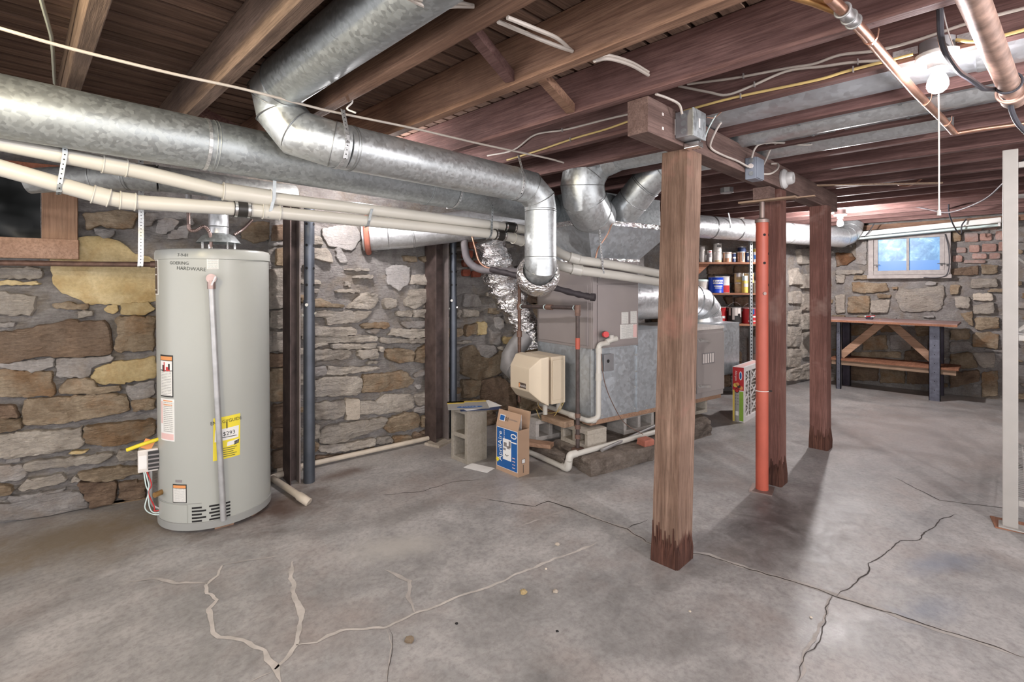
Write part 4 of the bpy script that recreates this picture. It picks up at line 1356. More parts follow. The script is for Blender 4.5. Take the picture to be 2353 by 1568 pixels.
for (yy, zz) in ((-HW + .085, -.12), (HW - .09, -.12), (-HW + .03, -.13)):
    MB().box((fx - .003, yy, zz), (.006, .07, .008)).box((fx - .006, yy, zz - .01), (.008, .012, .03)).build('latch', 'can_black', win)

w2 = setting('window_2')
w2.location = (-0.26, 3.87, 1.71)
w2.rotation_euler = (0, 0, math.atan2(3.86 - 4.10, 1.5))
MB().mm(-.75, .54, -.055, -.015, .17, .255).build('frame_top', 'pine_red', w2, bevel=.003)
MB().mm(.38, .53, -.050, -.014, -.16, .17).build('frame_side', 'pine_z', w2, bevel=.003)
MB().mm(-.75, .535, -.060, -.012, -.265, -.155).build('frame_sill', 'pine', w2, bevel=.003)
mb = MB()
for i in range(29):
    for j in range(15):
        x, z = -.75 + 1.2 * i / 28, -.22 + .46 * j / 14
        mb.v.append(Vector((x, .05 + .035 * noise.noise(Vector((x * 7, z * 9, .4))) + .01 * noise.noise(Vector((x * 30, z * 30, 2))), z)))
for i in range(28):
    for j in range(14):
        a = i * 15 + j
        mb.f.append((a, a + 15, a + 16, a + 1))
mb.build('plastic_sheet', 'plastic_black', w2, True)

# ---------------------------------------------------------------- bare bulbs
BULB_PROF = [(0.0, -0.062), (0.014, -0.060), (0.024, -0.052), (0.0295, -0.040), (0.030, -0.030), (0.027, -0.016), (0.020, 0.0), (0.0145, 0.014), (0.013, 0.026)]


def lampholder(name, label, loc, emat, box=True, rz=0.0):
    t = thing(name, label, 'lamp', loc, rz)
    if box:
        MB().lathe([(0, .0), (.052, .0), (.052, .046), (0, .046)], (0, 0, 0.0), 'z', 28).build('ceiling_box', 'box_grey', t, True)
    MB().lathe([(0, .004), (.062, .004), (.062, -.004), (.056, -.012), (.034, -.018), (.028, -.026), (.027, -.044), (.0, -.044)], (0, 0, 0), 'z', 32).build('lamp_socket', 'porcelain', t, True)
    MB().lathe(BULB_PROF, (0, 0, -0.066), 'z', 24).build('bulb', emat, t, True)
    return t


lm = lampholder('bare_bulb_lamp', 'glowing bare bulb in white porcelain holder with pull string', (2.225, 0.175, 2.082), 'bulb_main')
MB().tube(curve([(-.02, -.004, -.012), (-.02, -.004, -.14)], 2), .0016, 6).tube(curve([(-.02, -.004, -.14), (-.019, -.005, -.34), (-.019, -.005, -.535)], 3), .0026, 6).build('pull_string', 'cotton', lm, True)
MB().lathe([(0, -.548), (.006, -.548), (.0045, -.53), (0, -.528)], (-.019, -.005, 0), 'z', 8).build('string_knob', 'cotton', lm, True)
for s in (-1, 1):
    MB().box((-.02, .085 * s, .03), (.003, .07, .026)).build('mounting_bar', 'strap', lm)
lampholder('bare_bulb_lamp', 'small glaring bare bulb at the far end behind the last post', (6.12, 1.26, 2.04), 'bulb_far')
lampholder('bare_bulb_lamp', 'bare bulb on the joists beyond the left edge of the picture', (-0.42, 1.62, 2.075), 'bulb_left')
lampholder('bare_bulb_lamp', 'bare bulb hidden behind the fat duct above the stone wall', (1.62, 2.98, 2.075), 'bulb_hidden')
lampholder('bare_bulb_lamp', 'added fill bulb on the joists behind the camera', (-0.6, -1.0, 2.075), 'bulb_fill')  # unseen bulb added as fill from behind the camera
lampholder('bare_bulb_lamp', 'added fill bulb on the joists beyond the right edge of the picture', (1.6, -1.5, 2.075), 'bulb_fill')  # unseen bulb added to light the room from the right

# ---------------------------------------------------------------- beam and posts
BY0, BY1, BZ0, BZ1 = 1.045, 1.142, 1.926, 2.073
beam = thing('support_beam', 'long dark brown timber beam carried by three square posts', 'beam', (3.4, 1.09, 1.93))
b = MB().mm(1.83, 4.98, BY0, BY1, BZ0, BZ1).build('timber', 'beam', beam, world=True, bevel=.004)
MB().mm(2.06, 2.072, BY0 - .002, BY0, 1.96, 2.03).build('paint_mark', 'paint_drip', beam, world=True)
for x, z in ((1.95, 2.025), (1.95, 1.965)):
    MB().box((x, BY0 - .001, z), (.012, .003, .012)).build('paint_fleck', 'paint_drip', beam, world=True)


def post(label, x0, x1, y0, y1, top, m, lean=(0, 0), rot=0.10):
    t = thing('wooden_post', label, 'post', ((x0 + x1) / 2, (y0 + y1) / 2, 0), 0, 'wooden posts under the beam')
    mb = MB()
    nz = 26
    base = [(x0, y0), (x1, y0), (x1, y1), (x0, y1)]
    # outline with points on every side so that the rough sawn faces can be uneven
    out = []
    for a, b_ in zip(base, base[1:] + base[:1]):
        for k in range(4):
            out.append((a[0] + (b_[0] - a[0]) * k / 4, a[1] + (b_[1] - a[1]) * k / 4))
    cx, cy = (x0 + x1) / 2, (y0 + y1) / 2
    for j in range(nz + 1):
        z = rot + (top - rot) * j / nz
        for (x, y) in out:
            w_ = 1 + 0.016 * noise.noise(Vector((x * 30, y * 30, z * 5)))
            mb.v.append(Vector((cx + (x - cx) * w_ + lean[0] * z / top, cy + (y - cy) * w_ + lean[1] * z / top, z)))
    n = len(out)
    for j in range(nz):
        for k in range(n):
            a, b_ = j * n + k, j * n + (k + 1) % n
            mb.f.append((a, b_, b_ + n, a + n))
    mb.f.append(tuple(nz * n + k for k in range(n)))
    mb.f.append(tuple(range(n - 1, -1, -1)))
    mb.build('shaft', m, t, True, world=True)
    # rotten frayed foot
    mb = MB()
    rr = random.Random(int(x0 * 100))
    for k in range(n):
        a, b_ = out[k], out[(k + 1) % n]
        for q in range(3):
            f = (q + .5) / 3
            x, y = a[0] + (b_[0] - a[0]) * f, a[1] + (b_[1] - a[1]) * f
            x, y = cx + (x - cx) * .985, cy + (y - cy) * .985
            h = rot + rr.uniform(.005, .09)
            mb.tube([(x, y, 0.0), (x + rr.uniform(-.003, .003), y + rr.uniform(-.003, .003), rot * .6), (cx + (x - cx) * 1.012, cy + (y - cy) * 1.012, h)], [.011, .010, .002], 5)
    mb.mm(x0 + .006, x1 - .006, y0 + .006, y1 - .006, 0, rot + .002)
    mb.build('rotten_foot', 'rot', t, world=True, kind='stuff')
    return t


post('thick brown near post, largest of the three under the beam', 2.135, 2.285, 1.075, 1.20, 1.926, 'post', (0.045, -0.03))
post('middle square post standing close behind the red steel pole', 3.485, 3.60, 1.045, 1.145, 1.926, 'post_red', (0.035, 0.01))
post('far reddish post with pale worn grain at the beam end', 4.50, 4.63, 1.015, 1.135, 1.926, 'post_red', (0.0, 0.0))

jk = thing('steel_jack_post', 'red painted round steel jack pole with bolt holes', 'pole', (3.36, 1.115, 0))
JKB, JKT = Vector((3.352, 1.112, .006)), Vector((3.405, 1.13, 1.70))
MB().cyl(JKB, JKT, .037, 24).build('tube', 'red_paint', jk, True, world=True)
MB().lathe([(0, 0), (.042, 0), (.042, .02), (.02, .03), (.02, .02)], JKT, 'z', 20).build('collar', 'jack_screw', jk, True, world=True)
MB().cyl(JKT, JKT + Vector((.006, .002, .135)), .016, 12).build('screw', 'jack_screw', jk, True, world=True)
MB().box((3.352, 1.112, .004), (.15, .13, .008), .2).build('base_plate', 'jack_screw', jk, world=True)
MB().box((3.41, 1.10, 1.842), (.06, .34, .012), .0).build('shim', 'lumber', jk, world=True)
MB().box((3.41, 1.12, 1.885), (.10, .10, .075)).build('head_block', 'beam', jk, world=True)
ax = (JKT - JKB).normalized()
for z, side in ((1.62, -1), (1.50, 1), (1.44, -1), (1.30, 1), (1.62, 1)):
    c = JKB + ax * (z - .006) + (Vector((-.75, -.66, 0)) if side < 0 else Vector((.2, -.98, 0))) * .0352
    d = (Vector((-.75, -.66, 0)) if side < 0 else Vector((.2, -.98, 0)))
    MB().cyl(c, c + d * .003, .0085, 12).build('bolt_hole', 'void', jk, world=True)
c = JKB + ax * 1.24 + Vector((-.75, -.66, 0)) * .036
MB().cyl(c, c + Vector((-.75, -.66, 0)) * .008, .010, 10).build('pin', 'jack_screw', jk, world=True)
MB().ring(JKB + ax * .62, ax, .0375, .0028, 24, 6).build('wire_tie', 'cotton', jk, True, world=True)
c = JKB + ax * .62 + Vector((.35, -.93, 0)) * .04
MB().cyl(c, c + Vector((.035, -.003, -.004)), .0055, 8).build('wire_nut', 'can_black', jk, True, world=True)

# ---------------------------------------------------------------- water heater
HR = 0.278
wh = thing('water_heater', 'tall grey cylindrical gas water heater against the stone wall', 'heater', (0.83, 3.235, 0), -0.2486, rx=0.004, ry=-0.008)
MB().lathe([(0, .05), (HR - .004, .05), (HR - .004, .055), (HR, .058), (HR, 1.44), (0, 1.44)], n=64).build('tank', 'heater', wh, True)
MB().lathe([(HR, 1.436), (HR + .006, 1.438), (HR + .006, 1.475), (HR, 1.488), (HR - .02, 1.494), (0, 1.496)], n=64).build('lid', 'heater', wh, True)
MB().lathe([(HR - .03, .02), (HR + .003, .02), (HR + .004, .058), (HR - .001, .06)], n=64).build('base_ring', 'heater_dark', wh, True)
for a in (0.13, 0.9, 2.4, 3.9, 5.2):
    MB().box(((HR - .05) * math.sin(a), -(HR - .05) * math.cos(a), .011), (.09, .05, .022), a).build('brick_foot', 'pine', wh)
# draft hood, flue and hoses
MB().lathe([(.115, 1.545), (.112, 1.55), (.085, 1.585), (.056, 1.60), (.054, 1.60)], (0.02, .06, 0), n=32).build('draft_hood', 'galv_dull', wh, True)
for a in (0.4, 2.0, 3.6, 5.2):
    MB().box((.02 + .09 * math.cos(a), .06 + .09 * math.sin(a), 1.52), (.012, .004, .06), a).build('hood_leg', 'strap', wh)
MB().tube([(.02, .06, 1.59), (.02, .06, 1.80), (.03, .09, 1.86), (.07, .16, 1.90)], .052, 24).build('flue_pipe', 'galv_bright', wh, True)
MB().ring((.02, .06, 1.64), (0, 0, 1), .053, .003, 32, 6).build('flue_seam', 'seam', wh, True)


def hose(pts, parent):
    c = curve(pts, 14)
    MB().tube(c, [.0085 + .0018 * (i % 2) for i in range(len(c))], 10).build('flexible_hose', 'bronze', parent, True)


hose([(-.02, .0, 1.49), (-.02, -.02, 1.58), (-.05, -.03, 1.63), (-.09, -.03, 1.605), (-.12, -.02, 1.61), (-.125, .0, 1.66), (-.125, .02, 1.80)], wh)
hose([(.10, .10, 1.60), (.15, .12, 1.64), (.20, .13, 1.70)], wh)
MB().cyl((-.02, 0, 1.49), (-.02, 0, 1.53), .014, 12).build('nipple', 'chrome', wh, True)
MB().cyl((-.125, .02, 1.78), (-.125, .02, 1.90), .016, 12).build('riser_pipe', 'galv_pipe', wh, True)
# relief valve and discharge pipe
va = -0.06
MB().cyl((HR * math.sin(va), -HR * math.cos(va) + .01, 1.335), (HR * math.sin(va), -HR - .045, 1.335), .024, 16).build('relief_valve', 'bronze', wh, True)
MB().lathe([(0, 0), (.034, 0), (.030, .004), (0, .005)], (HR * math.sin(va), -HR, 1.335), 'y', 20).build('escutcheon', 'heater', wh, True)
MB().box((HR * math.sin(va) + .01, -HR - .052, 1.322), (.008, .008, .05), 0, 0, .4).build('valve_lever', 'galv_pipe', wh)
MB().cyl((HR * math.sin(va), -HR - .03, 1.325), (HR * math.sin(va), -HR - .03, 1.28), .019, 14).build('valve_outlet', 'bronze', wh, True)
MB().cyl((HR * math.sin(va), -HR - .03, 1.29), (HR * math.sin(va) + .045, -HR - .026, .06), .0145, 16).build('discharge_pipe', 'galv_pipe', wh, True)


def label_patch(name, a0, a1, z0, z1, m='print_lines', extra=(), skew=0.0):
    p = MB().cylpatch(HR, a0, a1, z0, z1, skew=skew).build(name, m, wh, True)
    for (nm, b0, b1, y0, y1, mm_) in extra:
        MB().cylpatch(HR + .0008, a0 + (a1 - a0) * b0, a0 + (a1 - a0) * b1, z0 + (z1 - z0) * y0, z0 + (z1 - z0) * y1, skew=skew).build(nm, mm_, p, True)
    return p


label_patch('data_label', -.13, .06, 1.385, 1.47)
lb = label_patch('warning_label', -1.12, -.76, .715, .935, 'black_ink', [('label_print', .05, .95, .03, .62, 'print_lines'), ('label_picture', .05, .95, .64, .86, 'paper'), ('label_header', .05, .95, .875, .965, 'orange_print')])
for q, (a_, w_, z_, h_, mm_) in enumerate([(-1.0, .035, .865, .035, 'black_ink'), (-.98, .012, .872, .05, 'red_print'), (-.88, .05, .862, .022, 'red_print'), (-.85, .02, .874, .03, 'black_ink')]):
    MB().cylpatch(HR + .0016, a_ - w_, a_ + w_, z_ - h_ / 2, z_ + h_ / 2, 4).build('pictogram', mm_, lb, True)
label_patch('warning_label', -1.12, -.74, .485, .705, 'paper', [('label_print', .22, .96, .2, .93, 'print_lines'), ('label_stripe', .25, .9, .94, .965, 'orange_print'), ('label_stripe', .25, .9, .84, .875, 'orange_print'), ('label_stripe', .05, .18, .4, .93, 'pink_print'), ('label_stripe', .05, .95, .03, .17, 'pink_print')])
label_patch('warning_label', -.79, -.51, .165, .262, 'black_ink', [('label_print', .05, .95, .05, .78, 'print_lines'), ('label_header', .05, .95, .80, .95, 'orange_print')])
label_patch('serial_plate', -.73, -.60, .272, .285, 'can_grey')
label_patch('brand_label', -1.50, -1.20, 1.25, 1.44, 'white', [('label_field', .06, .92, .03, .96, 'brown_label'), ('label_line', .2, .8, .55, .58, 'white'), ('label_line', .2, .8, .75, .77, 'white'), ('label_line', .2, .7, .12, .15, 'white')])
eg = label_patch('energy_label', -.06, .40, .375, .60, 'yellow_label', [('label_field', .06, .94, .44, .72, 'paper'), ('label_field', .5, .93, .30, .40, 'paper'), ('label_field', .76, .95, .30, .39, 'black_ink')], .012)
text_cyl(mb := MB(), 'ENERGYGUIDE', .0245, HR + .0028, .17, .574, .05, .92).build('label_letters', 'black_ink', eg)
MB().cylpatch(HR + .0022, .165, .182, .535, .572, 2).build('label_arrow', 'black_ink', eg)
text_cyl(MB(), '$293', .030, HR + .0028, .21, .508, .05).build('label_letters', 'black_ink', eg)
MB().cylpatch(HR + .0024, .09, .34, .488, .491, 6).build('label_line', 'black_ink', eg)
for i in range(5):
    MB().cylpatch(HR + .0024, .05, .34 - .03 * (i % 3), .43 - .011 * i, .4325 - .011 * i, 6).build('label_line', 'marker', eg)
text_cyl(MB(), 'GOERING', .024, HR + .0012, -.62, 1.415, -.03).build('handwriting', 'marker', wh)
text_cyl(MB(), 'HARDWARE', .026, HR + .0012, -.40, 1.385, -.06).build('handwriting', 'marker', wh)
text_cyl(MB(), '7-9-81', .022, HR + .0075, -.52, 1.456, -.03).build('handwriting', 'marker', wh)
# burner compartment
MB().cylpatch(HR, -1.25, -.50, .062, .155, 12, .003).build('access_panel', 'heater', wh, True)
MB().lathe([(HR + .0005, .158), (HR + .002, .160), (HR + .0005, .162)], n=48, a0=PI, a1=1.42 * PI).build('panel_bead', 'heater_dark', wh, True)
for r_ in range(5):
    z = .135 - r_ * .0175 + .002
    for (a0, a1) in ((-.42, -.25 + .07 * (r_ % 2)), (-.13 if r_ % 2 == 0 else -.10, .10), (.13, .22)):
        if r_ % 2 and a0 == -.13:
            continue
        MB().cylpatch(HR, a0, a1, z - .0045, z + .0045, 6, .0008).build('vent_slot', 'void', wh, True)
MB().cyl((-HR * math.sin(1.12), -HR * math.cos(1.12), .205), (-HR * math.sin(1.12) - .03, -HR * math.cos(1.12) - .03, .205), .014, 12).build('drain_valve', 'brass', wh, True)
# gas control at the far left side
gx, gy = -HR - .035, -.03
gv = MB().mm(gx - .045, gx + .045, gy - .05, gy + .05, .31, .43).build('gas_control', 'can_white', wh, bevel=.008)
MB().mm(gx + .0, gx + .05, gy - .056, gy - .05, .32, .42).build('control_knob', 'can_black', gv, bevel=.003)
for i in range(4):
    MB().mm(gx, gx + .05, gy - .06, gy - .056, .33 + .022 * i, .338 + .022 * i).build('control_rib', 'can_grey', gv)
MB().mm(gx - .04, gx - .005, gy - .0515, gy - .050, .33, .40).build('control_label', 'paper', gv)
MB().tube(curve([(gx + .06, gy - .03, .475), (gx - .02, gy - .05, .462), (gx - .09, gy - .05, .442)], 6), .010, 10).build('gas_hose', 'yellow_label', wh, True)
MB().box((gx + .0, gy - .04, .455), (.05, .004, .05), .3, 0, .5).build('hang_tag', 'orange_print', wh)
MB().tube(curve([(gx + .01, gy - .03, .32), (gx + .01, gy - .03, .15), (gx + .04, gy - .03, .10), (gx + .08, gy - .04, .09)], 6), .008, 8).build('gas_tube', 'galv_pipe', wh, True)
for k, m in ((0, 'tube_white'), (1, 'tube_white'), (2, 'red_print')):
    MB().tube(curve([(gx - .02 + k * .006, gy - .045, .32), (gx - .01 + .012 * k, gy - .05, .24), (gx + .0, gy - .05, .20), (gx - .015 + .02 * k, gy - .05, .12), (gx + .03, gy - .05, .075 + .01 * k), (gx + .10, gy - .07, .085 + .012 * k)], 6), .0028, 6).build('control_wire', m, wh, True)

gp = thing('gas_pipe', 'rusty horizontal iron pipe running along the wall into the heater', 'pipe', P['gas'][1])
pg = [Vector(p) for p in P['gas']]
pg[2] = Vector((0.60, 3.44, 1.417))
pg[0] = Vector((-1.0, 3.87, 1.410))
MB().tube(pg, .0145, 14).build('pipe', 'rust_pipe', gp, True, world=True)
MB().cyl(pg[2] - Vector((.05, -.015, 0)), pg[2] + Vector((.02, -.006, 0)), .019, 12).build('coupling', 'pipe_fitting', gp, True, world=True)
MB().cyl(pg[2] + Vector((.02, -.006, 0)), pg[2] + Vector((.05, -.02, 0)), .016, 10).build('nut', 'box_blue', gp, True, world=True)


def perf_strap(name, path, width, across, label=None, parent=None, holes=True, m='strap', world=True):
    """perforated metal hanger strap; holes are dark pips set along it"""
    mb = MB().ribbon(path, width, .0016, across)
    o = mb.build(name, m, parent, world=world and parent is not None)
    if holes:
        hb = MB()
        a = Vector(across).normalized()
        pts = [Vector(p) for p in path]
        acc = 0.0
        for p, q in zip(pts, pts[1:]):
            L = (q - p).length
            t = (q - p).normalized()
            nrm = t.cross(a).normalized()
            while acc < L:
                c = p + t * acc
                hb.cyl(c - nrm * .0018, c + nrm * .0018, .0028, 6)
                acc += .019
            acc -= L
        hb.build('strap_holes', 'void', o if parent is None else parent, world=world and parent is not None, kind='stuff')
    return o


s1 = Vector((0.505, 3.455, 0))
perf_strap('hanger_strap', [s1 + Vector((.0, .02, 1.40)), s1 + Vector((-.005, -.018, 1.405)), s1 + Vector((-.003, -.022, 1.45)), s1 + Vector((.0, -.01, 1.70)), s1 + Vector((0, .0, 2.07))], .026, (1, -.25, 0), parent=gp)

# ---------------------------------------------------------------- steel columns and tubes by the wall
def steel_column(label, x, y, w_=0.085, dep=0.16, top=1.86, rz=0.0):
    t = thing('steel_column', label, 'column', (x, y, 0), rz, 'rusty steel columns on the left wall')
    MB().mm(-w_ / 2, w_ / 2, -.004, .004, 0, top).build('web', 'steel_rust', t)
    MB().mm(-w_ / 2 - .008, -w_ / 2, -dep / 2, dep / 2, 0, top).build('flange', 'steel_rust', t, bevel=.002)
    MB().mm(w_ / 2, w_ / 2 + .008, -dep / 2, dep / 2, 0, top).build('flange', 'steel_edge', t, bevel=.002)
    return t


def steel_tube(label, x, y, r=.036, top=1.86, split=1.20):
    t = thing('adjustable_tube', label, 'tube', (x, y, 0), 0, 'grey telescoping tubes on the left wall')
    MB().cyl((0, 0, 0), (0, 0, split), r, 24).build('outer_tube', 'steel_blue', t, True)
    MB().cyl((0, 0, split - .02), (0, 0, top), r - .003, 24).build('inner_tube', 'steel_blue', t, True)
    d = Vector((-x, -y, 0)).normalized()
    for z in (1.30, 1.41, 1.56, 1.70):
        for a in (-.5, 1.0):
            dd = Matrix.Rotation(a, 3, 'Z') @ d
            c = dd * (r - .0035) + Vector((0, 0, z))
            MB().cyl(c, c + dd * .0025, .009, 12).build('bolt_hole', 'void', t)
    for a, z in ((-.35, 1.17), (1.35, 1.11), (-1.5, 1.10)):
        dd = Matrix.Rotation(a, 3, 'Z') @ d
        c = dd * (r - .002) + Vector((0, 0, z))
        MB().cyl(c, c + dd * .012, .011, 8).build('bolt', 'bolt', t)
    MB().mm(-.07, .07, -.07, .07, top, top + .012).build('head_plate', 'steel_rust', t)
    return t


steel_column('rusty steel column standing just right of the water heater', 1.305, 3.375, .05, .17, 1.88, -0.10)
steel_tube('dark grey telescoping tube post right of the water heater column', 1.378, 3.27)
steel_column('rusty steel column standing behind the concrete block', 2.485, 3.37, .11, .17, 1.84, -0.08)
steel_tube('slim grey telescoping tube post left of the foil duct', 2.605, 3.30, .030)
MB().box((2.47, 3.31, .010), (.20, .15, .020), .25).build('stone_plate', 'stone_d', None)
tag(bpy.data.objects['stone_plate'], 'thin stone plate under the column behind the concrete block', 'slab')

dr = thing('drain_pipe', 'old beige plastic drain pipe along the foot of the wall', 'pipe', (1.9, 3.45, .03))
MB().tube([(1.27, 3.53, .03), (1.5, 3.50, .032), (2.50, 3.395, .032)], .018, 14).build('pipe', 'pvc_old', dr, True, world=True)
MB().tube(fillet([(1.40, 3.46, .03), (1.20, 3.45, .03), (1.215, 2.99, .03)], .03), .020, 14).build('pipe', 'pvc_old', dr, True, world=True)
MB().tube(fillet([(1.214, 3.02, .03), (1.215, 2.96, .03), (1.235, 2.93, .012)], .02), .025, 14).build('elbow', 'pvc_old', dr, True, world=True)
MB().ring((1.205, 3.43, .03), (0, 1, 0), .020, .006, 20, 8).build('collar', 'pvc_old', dr, True, world=True)

# ---------------------------------------------------------------- round ducts under the joists
def seam_ring(parent, c, axis, R, world=True, m='seam', double=False):
    mb = MB().ring(c, axis, R + .0005, .0024, 36, 6)
    if double:
        mb.ring(Vector(c) + Vector(axis).normalized() * .012, axis, R + .0005, .0024, 36, 6)
    return mb.build('seam_bead', m, parent, True, world=world)


def duct(name, label, segs, R, m, loc, n=40, joints=True):
    """segs: lists of points; each list is one part"""
    t = thing(name, label, 'duct', loc)
    for nm, pts in segs:
        MB().tube(pts, R, n, cap=True).build(nm, m, t, True, world=True)
        if joints:
            p = [Vector(q) for q in pts]
            if nm == 'elbow':
                for i in range(1, len(p) - 1):
                    a = (p[i] - p[i - 1]).normalized() + (p[i + 1] - p[i]).normalized()
                    # bead follows the mitre ellipse closely enough at small bends
                    seam_ring(t, p[i], a, R / max(.6, a.normalized().dot((p[i + 1] - p[i]).normalized())) * .995)
            seam_ring(t, p[0], p[1] - p[0], R, double=True)
    return t


LD0, LD1 = Vector((-1.2, 2.54, 1.955)), Vector((3.05, 2.53, 1.885))
ld = thing('round_duct', 'long fat galvanized duct, lowest of those crossing in front of the wall', 'duct', (1, 2.53, 1.8))
cuts = [0, .43, .70, 1.0]
for i, (a, b_) in enumerate(zip(cuts, cuts[1:])):
    MB().tube([LD0.lerp(LD1, a), LD0.lerp(LD1, b_)], .112, 48).build('pipe_section', 'galv_dull', ld, True, world=True)
    if i:
        seam_ring(ld, LD0.lerp(LD1, a), LD1 - LD0, .112, double=True, m='galv_dull')

ud = thing('round_duct', 'shiny galvanized duct dropping from the joists and turning down to the furnace', 'duct', (1.6, 2.12, 1.8))
R2 = .1
for nm, pts in (('bay_pipe', [(.805, -1.2, 2.155), (.805, 2.16, 2.155)]),
                ('elbow', [(.805, 2.15, 2.155), (.805, 2.25, 2.14), (.83, 2.27, 2.06), (.88, 2.21, 1.965), (1.0, 2.13, 1.925), (1.06, 2.12, 1.92)]),
                ('pipe_section', [(1.05, 2.12, 1.92), (2.16, 2.12, 1.912)]),
                ('elbow', [(2.15, 2.12, 1.912), (2.26, 2.115, 1.905), (2.34, 2.10, 1.84), (2.355, 2.10, 1.77)]),
                ('drop_pipe', [(2.355, 2.10, 1.78), (2.355, 2.10, 1.46)]),
                ('boot_elbow', [(2.355, 2.10, 1.47), (2.36, 2.105, 1.41), (2.40, 2.17, 1.355), (2.49, 2.28, 1.34)])):
    m = 'galv_dull' if nm == 'bay_pipe' else 'galv'
    MB().tube(pts, R2 if nm != 'boot_elbow' else .101, 44).build(nm, m, ud, True, world=True)
    p = [Vector(q) for q in pts]
    if 'elbow' in nm:
        for i in range(1, len(p) - 1):
            b_ = (p[i + 1] - p[i]).normalized()
            a = ((p[i] - p[i - 1]).normalized() + b_).normalized()
            seam_ring(ud, p[i], a, R2 / max(.75, a.dot(b_)) ** .5)
    else:
        seam_ring(ud, p[0] + (p[1] - p[0]) * .02, p[1] - p[0], R2, double=True)
        seam_ring(ud, p[1] - (p[1] - p[0]).normalized() * .015, p[1] - p[0], R2)
# crumpled foil round the lower elbow
mb = MB().lathe([(.102, -.06), (.122, -.035), (.134, -.005), (.138, .03), (.134, .07), (.118, .12)], (0, 0, 0), 'z', 48)
q = (Vector((.12, .13, -.06))).normalized().to_track_quat('Z', 'Y').to_matrix()
mb.v = [Vector((2.385, 2.145, 1.375)) + q @ (p * (1 + .08 * abs(noise.noise(Vector((p.x * 18, p.y * 18, p.z * 40)))))) for p in mb.v]
mb.build('foil_tape', 'foil', ud, True, world=True)


def hoop(parent, c, axis, R, width=.02, up=None, toz=2.07, side=0.0):
    """strap: a hoop round a pipe with a strip up to the joists"""
    axis = Vector(axis).normalized()
    u, w_ = frame_of(axis)
    pts = []
    for i in range(25):
        t = PI * .5 + 2 * PI * i / 24
        pts.append(Vector(c) + (u * math.sin(t) + w_ * math.cos(t)) * (R + .0018))
    MB().ribbon(pts, width, .0014, axis).build('strap_hoop', 'strap', parent, world=True)
    if toz:
        top = Vector(c) + u * (R + .001) + w_ * side
        perf_strap('hanger_strap', [top - u * .06 + w_ * (-R * .9), top + w_ * (-R * .45), Vector((top.x, top.y, toz))] if False else [Vector(c) + w_ * (R * .80) - u * (R * .72), Vector(c) + w_ * (R + .004) - u * .01, Vector(c) + w_ * (R * .86) + u * (R * .62), Vector((c[0], c[1], toz)) + w_ * (R * .55)], width, axis, parent=parent)


hoop(ud, (1.02, 2.125, 1.922), (1, 0, -.01), R2)
hoop(ud, (2.12, 2.12, 1.912), (1, 0, -.01), R2, .018)
hoop(ld, (.60, 2.535, 1.925), (1, 0, -.01), .112, .014, toz=None)
hoop(ld, (1.98, 2.53, 1.902), (1, 0, -.01), .112, .014)

# ---------------------------------------------------------------- plastic drain pipes slung under the ducts
def pvc_run(label, pts, R, couplings, m='pvc'):
    t = thing('plastic_pipe', label, 'pipe', pts[len(pts) // 2], 0, 'white plastic pipes slung under the ducts')
    inv = Vector(t.location)
    MB().tube(pts, R, 24).build('pipe', m, t, True, world=True)
    return t


pU = pvc_run('upper of the two white plastic pipes under the fat duct', [Vector((-1.2, 2.62, 1.93))] + [Vector(p) + Vector((0, 0.0, -.012)) for p in P['pvcU']], .031, ())
pL = pvc_run('lower of the two white plastic pipes, crossing above the heater', [Vector((-1.2, 2.66, 1.84))] + [Vector(p) for p in P['pvcL']], .031, ())


def fitting(parent, a, b_, R, name='coupling', m='pvc', lips=True):
    a, b_ = Vector(a), Vector(b_)
    MB().cyl(a, b_, R, 26).build(name, m, parent, True, world=True)
    if lips:
        for p in (a, b_):
            MB().ring(p, b_ - a, R, .003, 28, 6).build('lip', m, parent, True, world=True)


def along(pts, i, t):
    return Vector(pts[i]).lerp(Vector(pts[i + 1]), t)


U_ = [Vector(p) + Vector((0, 0, -.012)) for p in P['pvcU']]
L_ = [Vector(p) for p in P['pvcL']]
fitting(pU, along(U_, 1, -.1), along(U_, 2, -.2), .036)
fitting(pU, along(U_, 3, 0), along(U_, 4, 0), .041)
fitting(pL, along(L_, 1, .0) - (L_[1] - L_[0]).normalized() * .03, L_[1] + (L_[2] - L_[1]).normalized() * .02, .036)
fitting(pL, L_[2] - (L_[2] - L_[1]).normalized() * .02, L_[2] + (L_[3] - L_[2]).normalized() * .03, .036)
fitting(pL, along(L_, 3, .22), along(L_, 3, .36), .036)


def rubber(parent, a, b_):
    a, b_ = Vector(a), Vector(b_)
    MB().cyl(a, b_, .0375, 26).build('rubber_coupling', 'rubber', parent, True, world=True)
    d = (b_ - a)
    for t in (.12, .88):
        c = a + d * t
        MB().cyl(c - d.normalized() * .006, c + d.normalized() * .006, .0392, 26).build('hose_clamp', 'chrome', parent, True, world=True)


rubber(pL, along(L_, 2, .985), along(L_, 3, .12))
rubber(pU, along(U_, 6, .80), along(U_, 6, .95))
rubber(pL, along(L_, 5, .86), along(L_, 6, .06))
fitting(pL, along(L_, 6, .45), along(L_, 6, .8), .036)
for c, ax_ in ((along(U_, 5, .25), U_[6] - U_[5]), (along(L_, 4, .95), L_[5] - L_[4])):
    pass
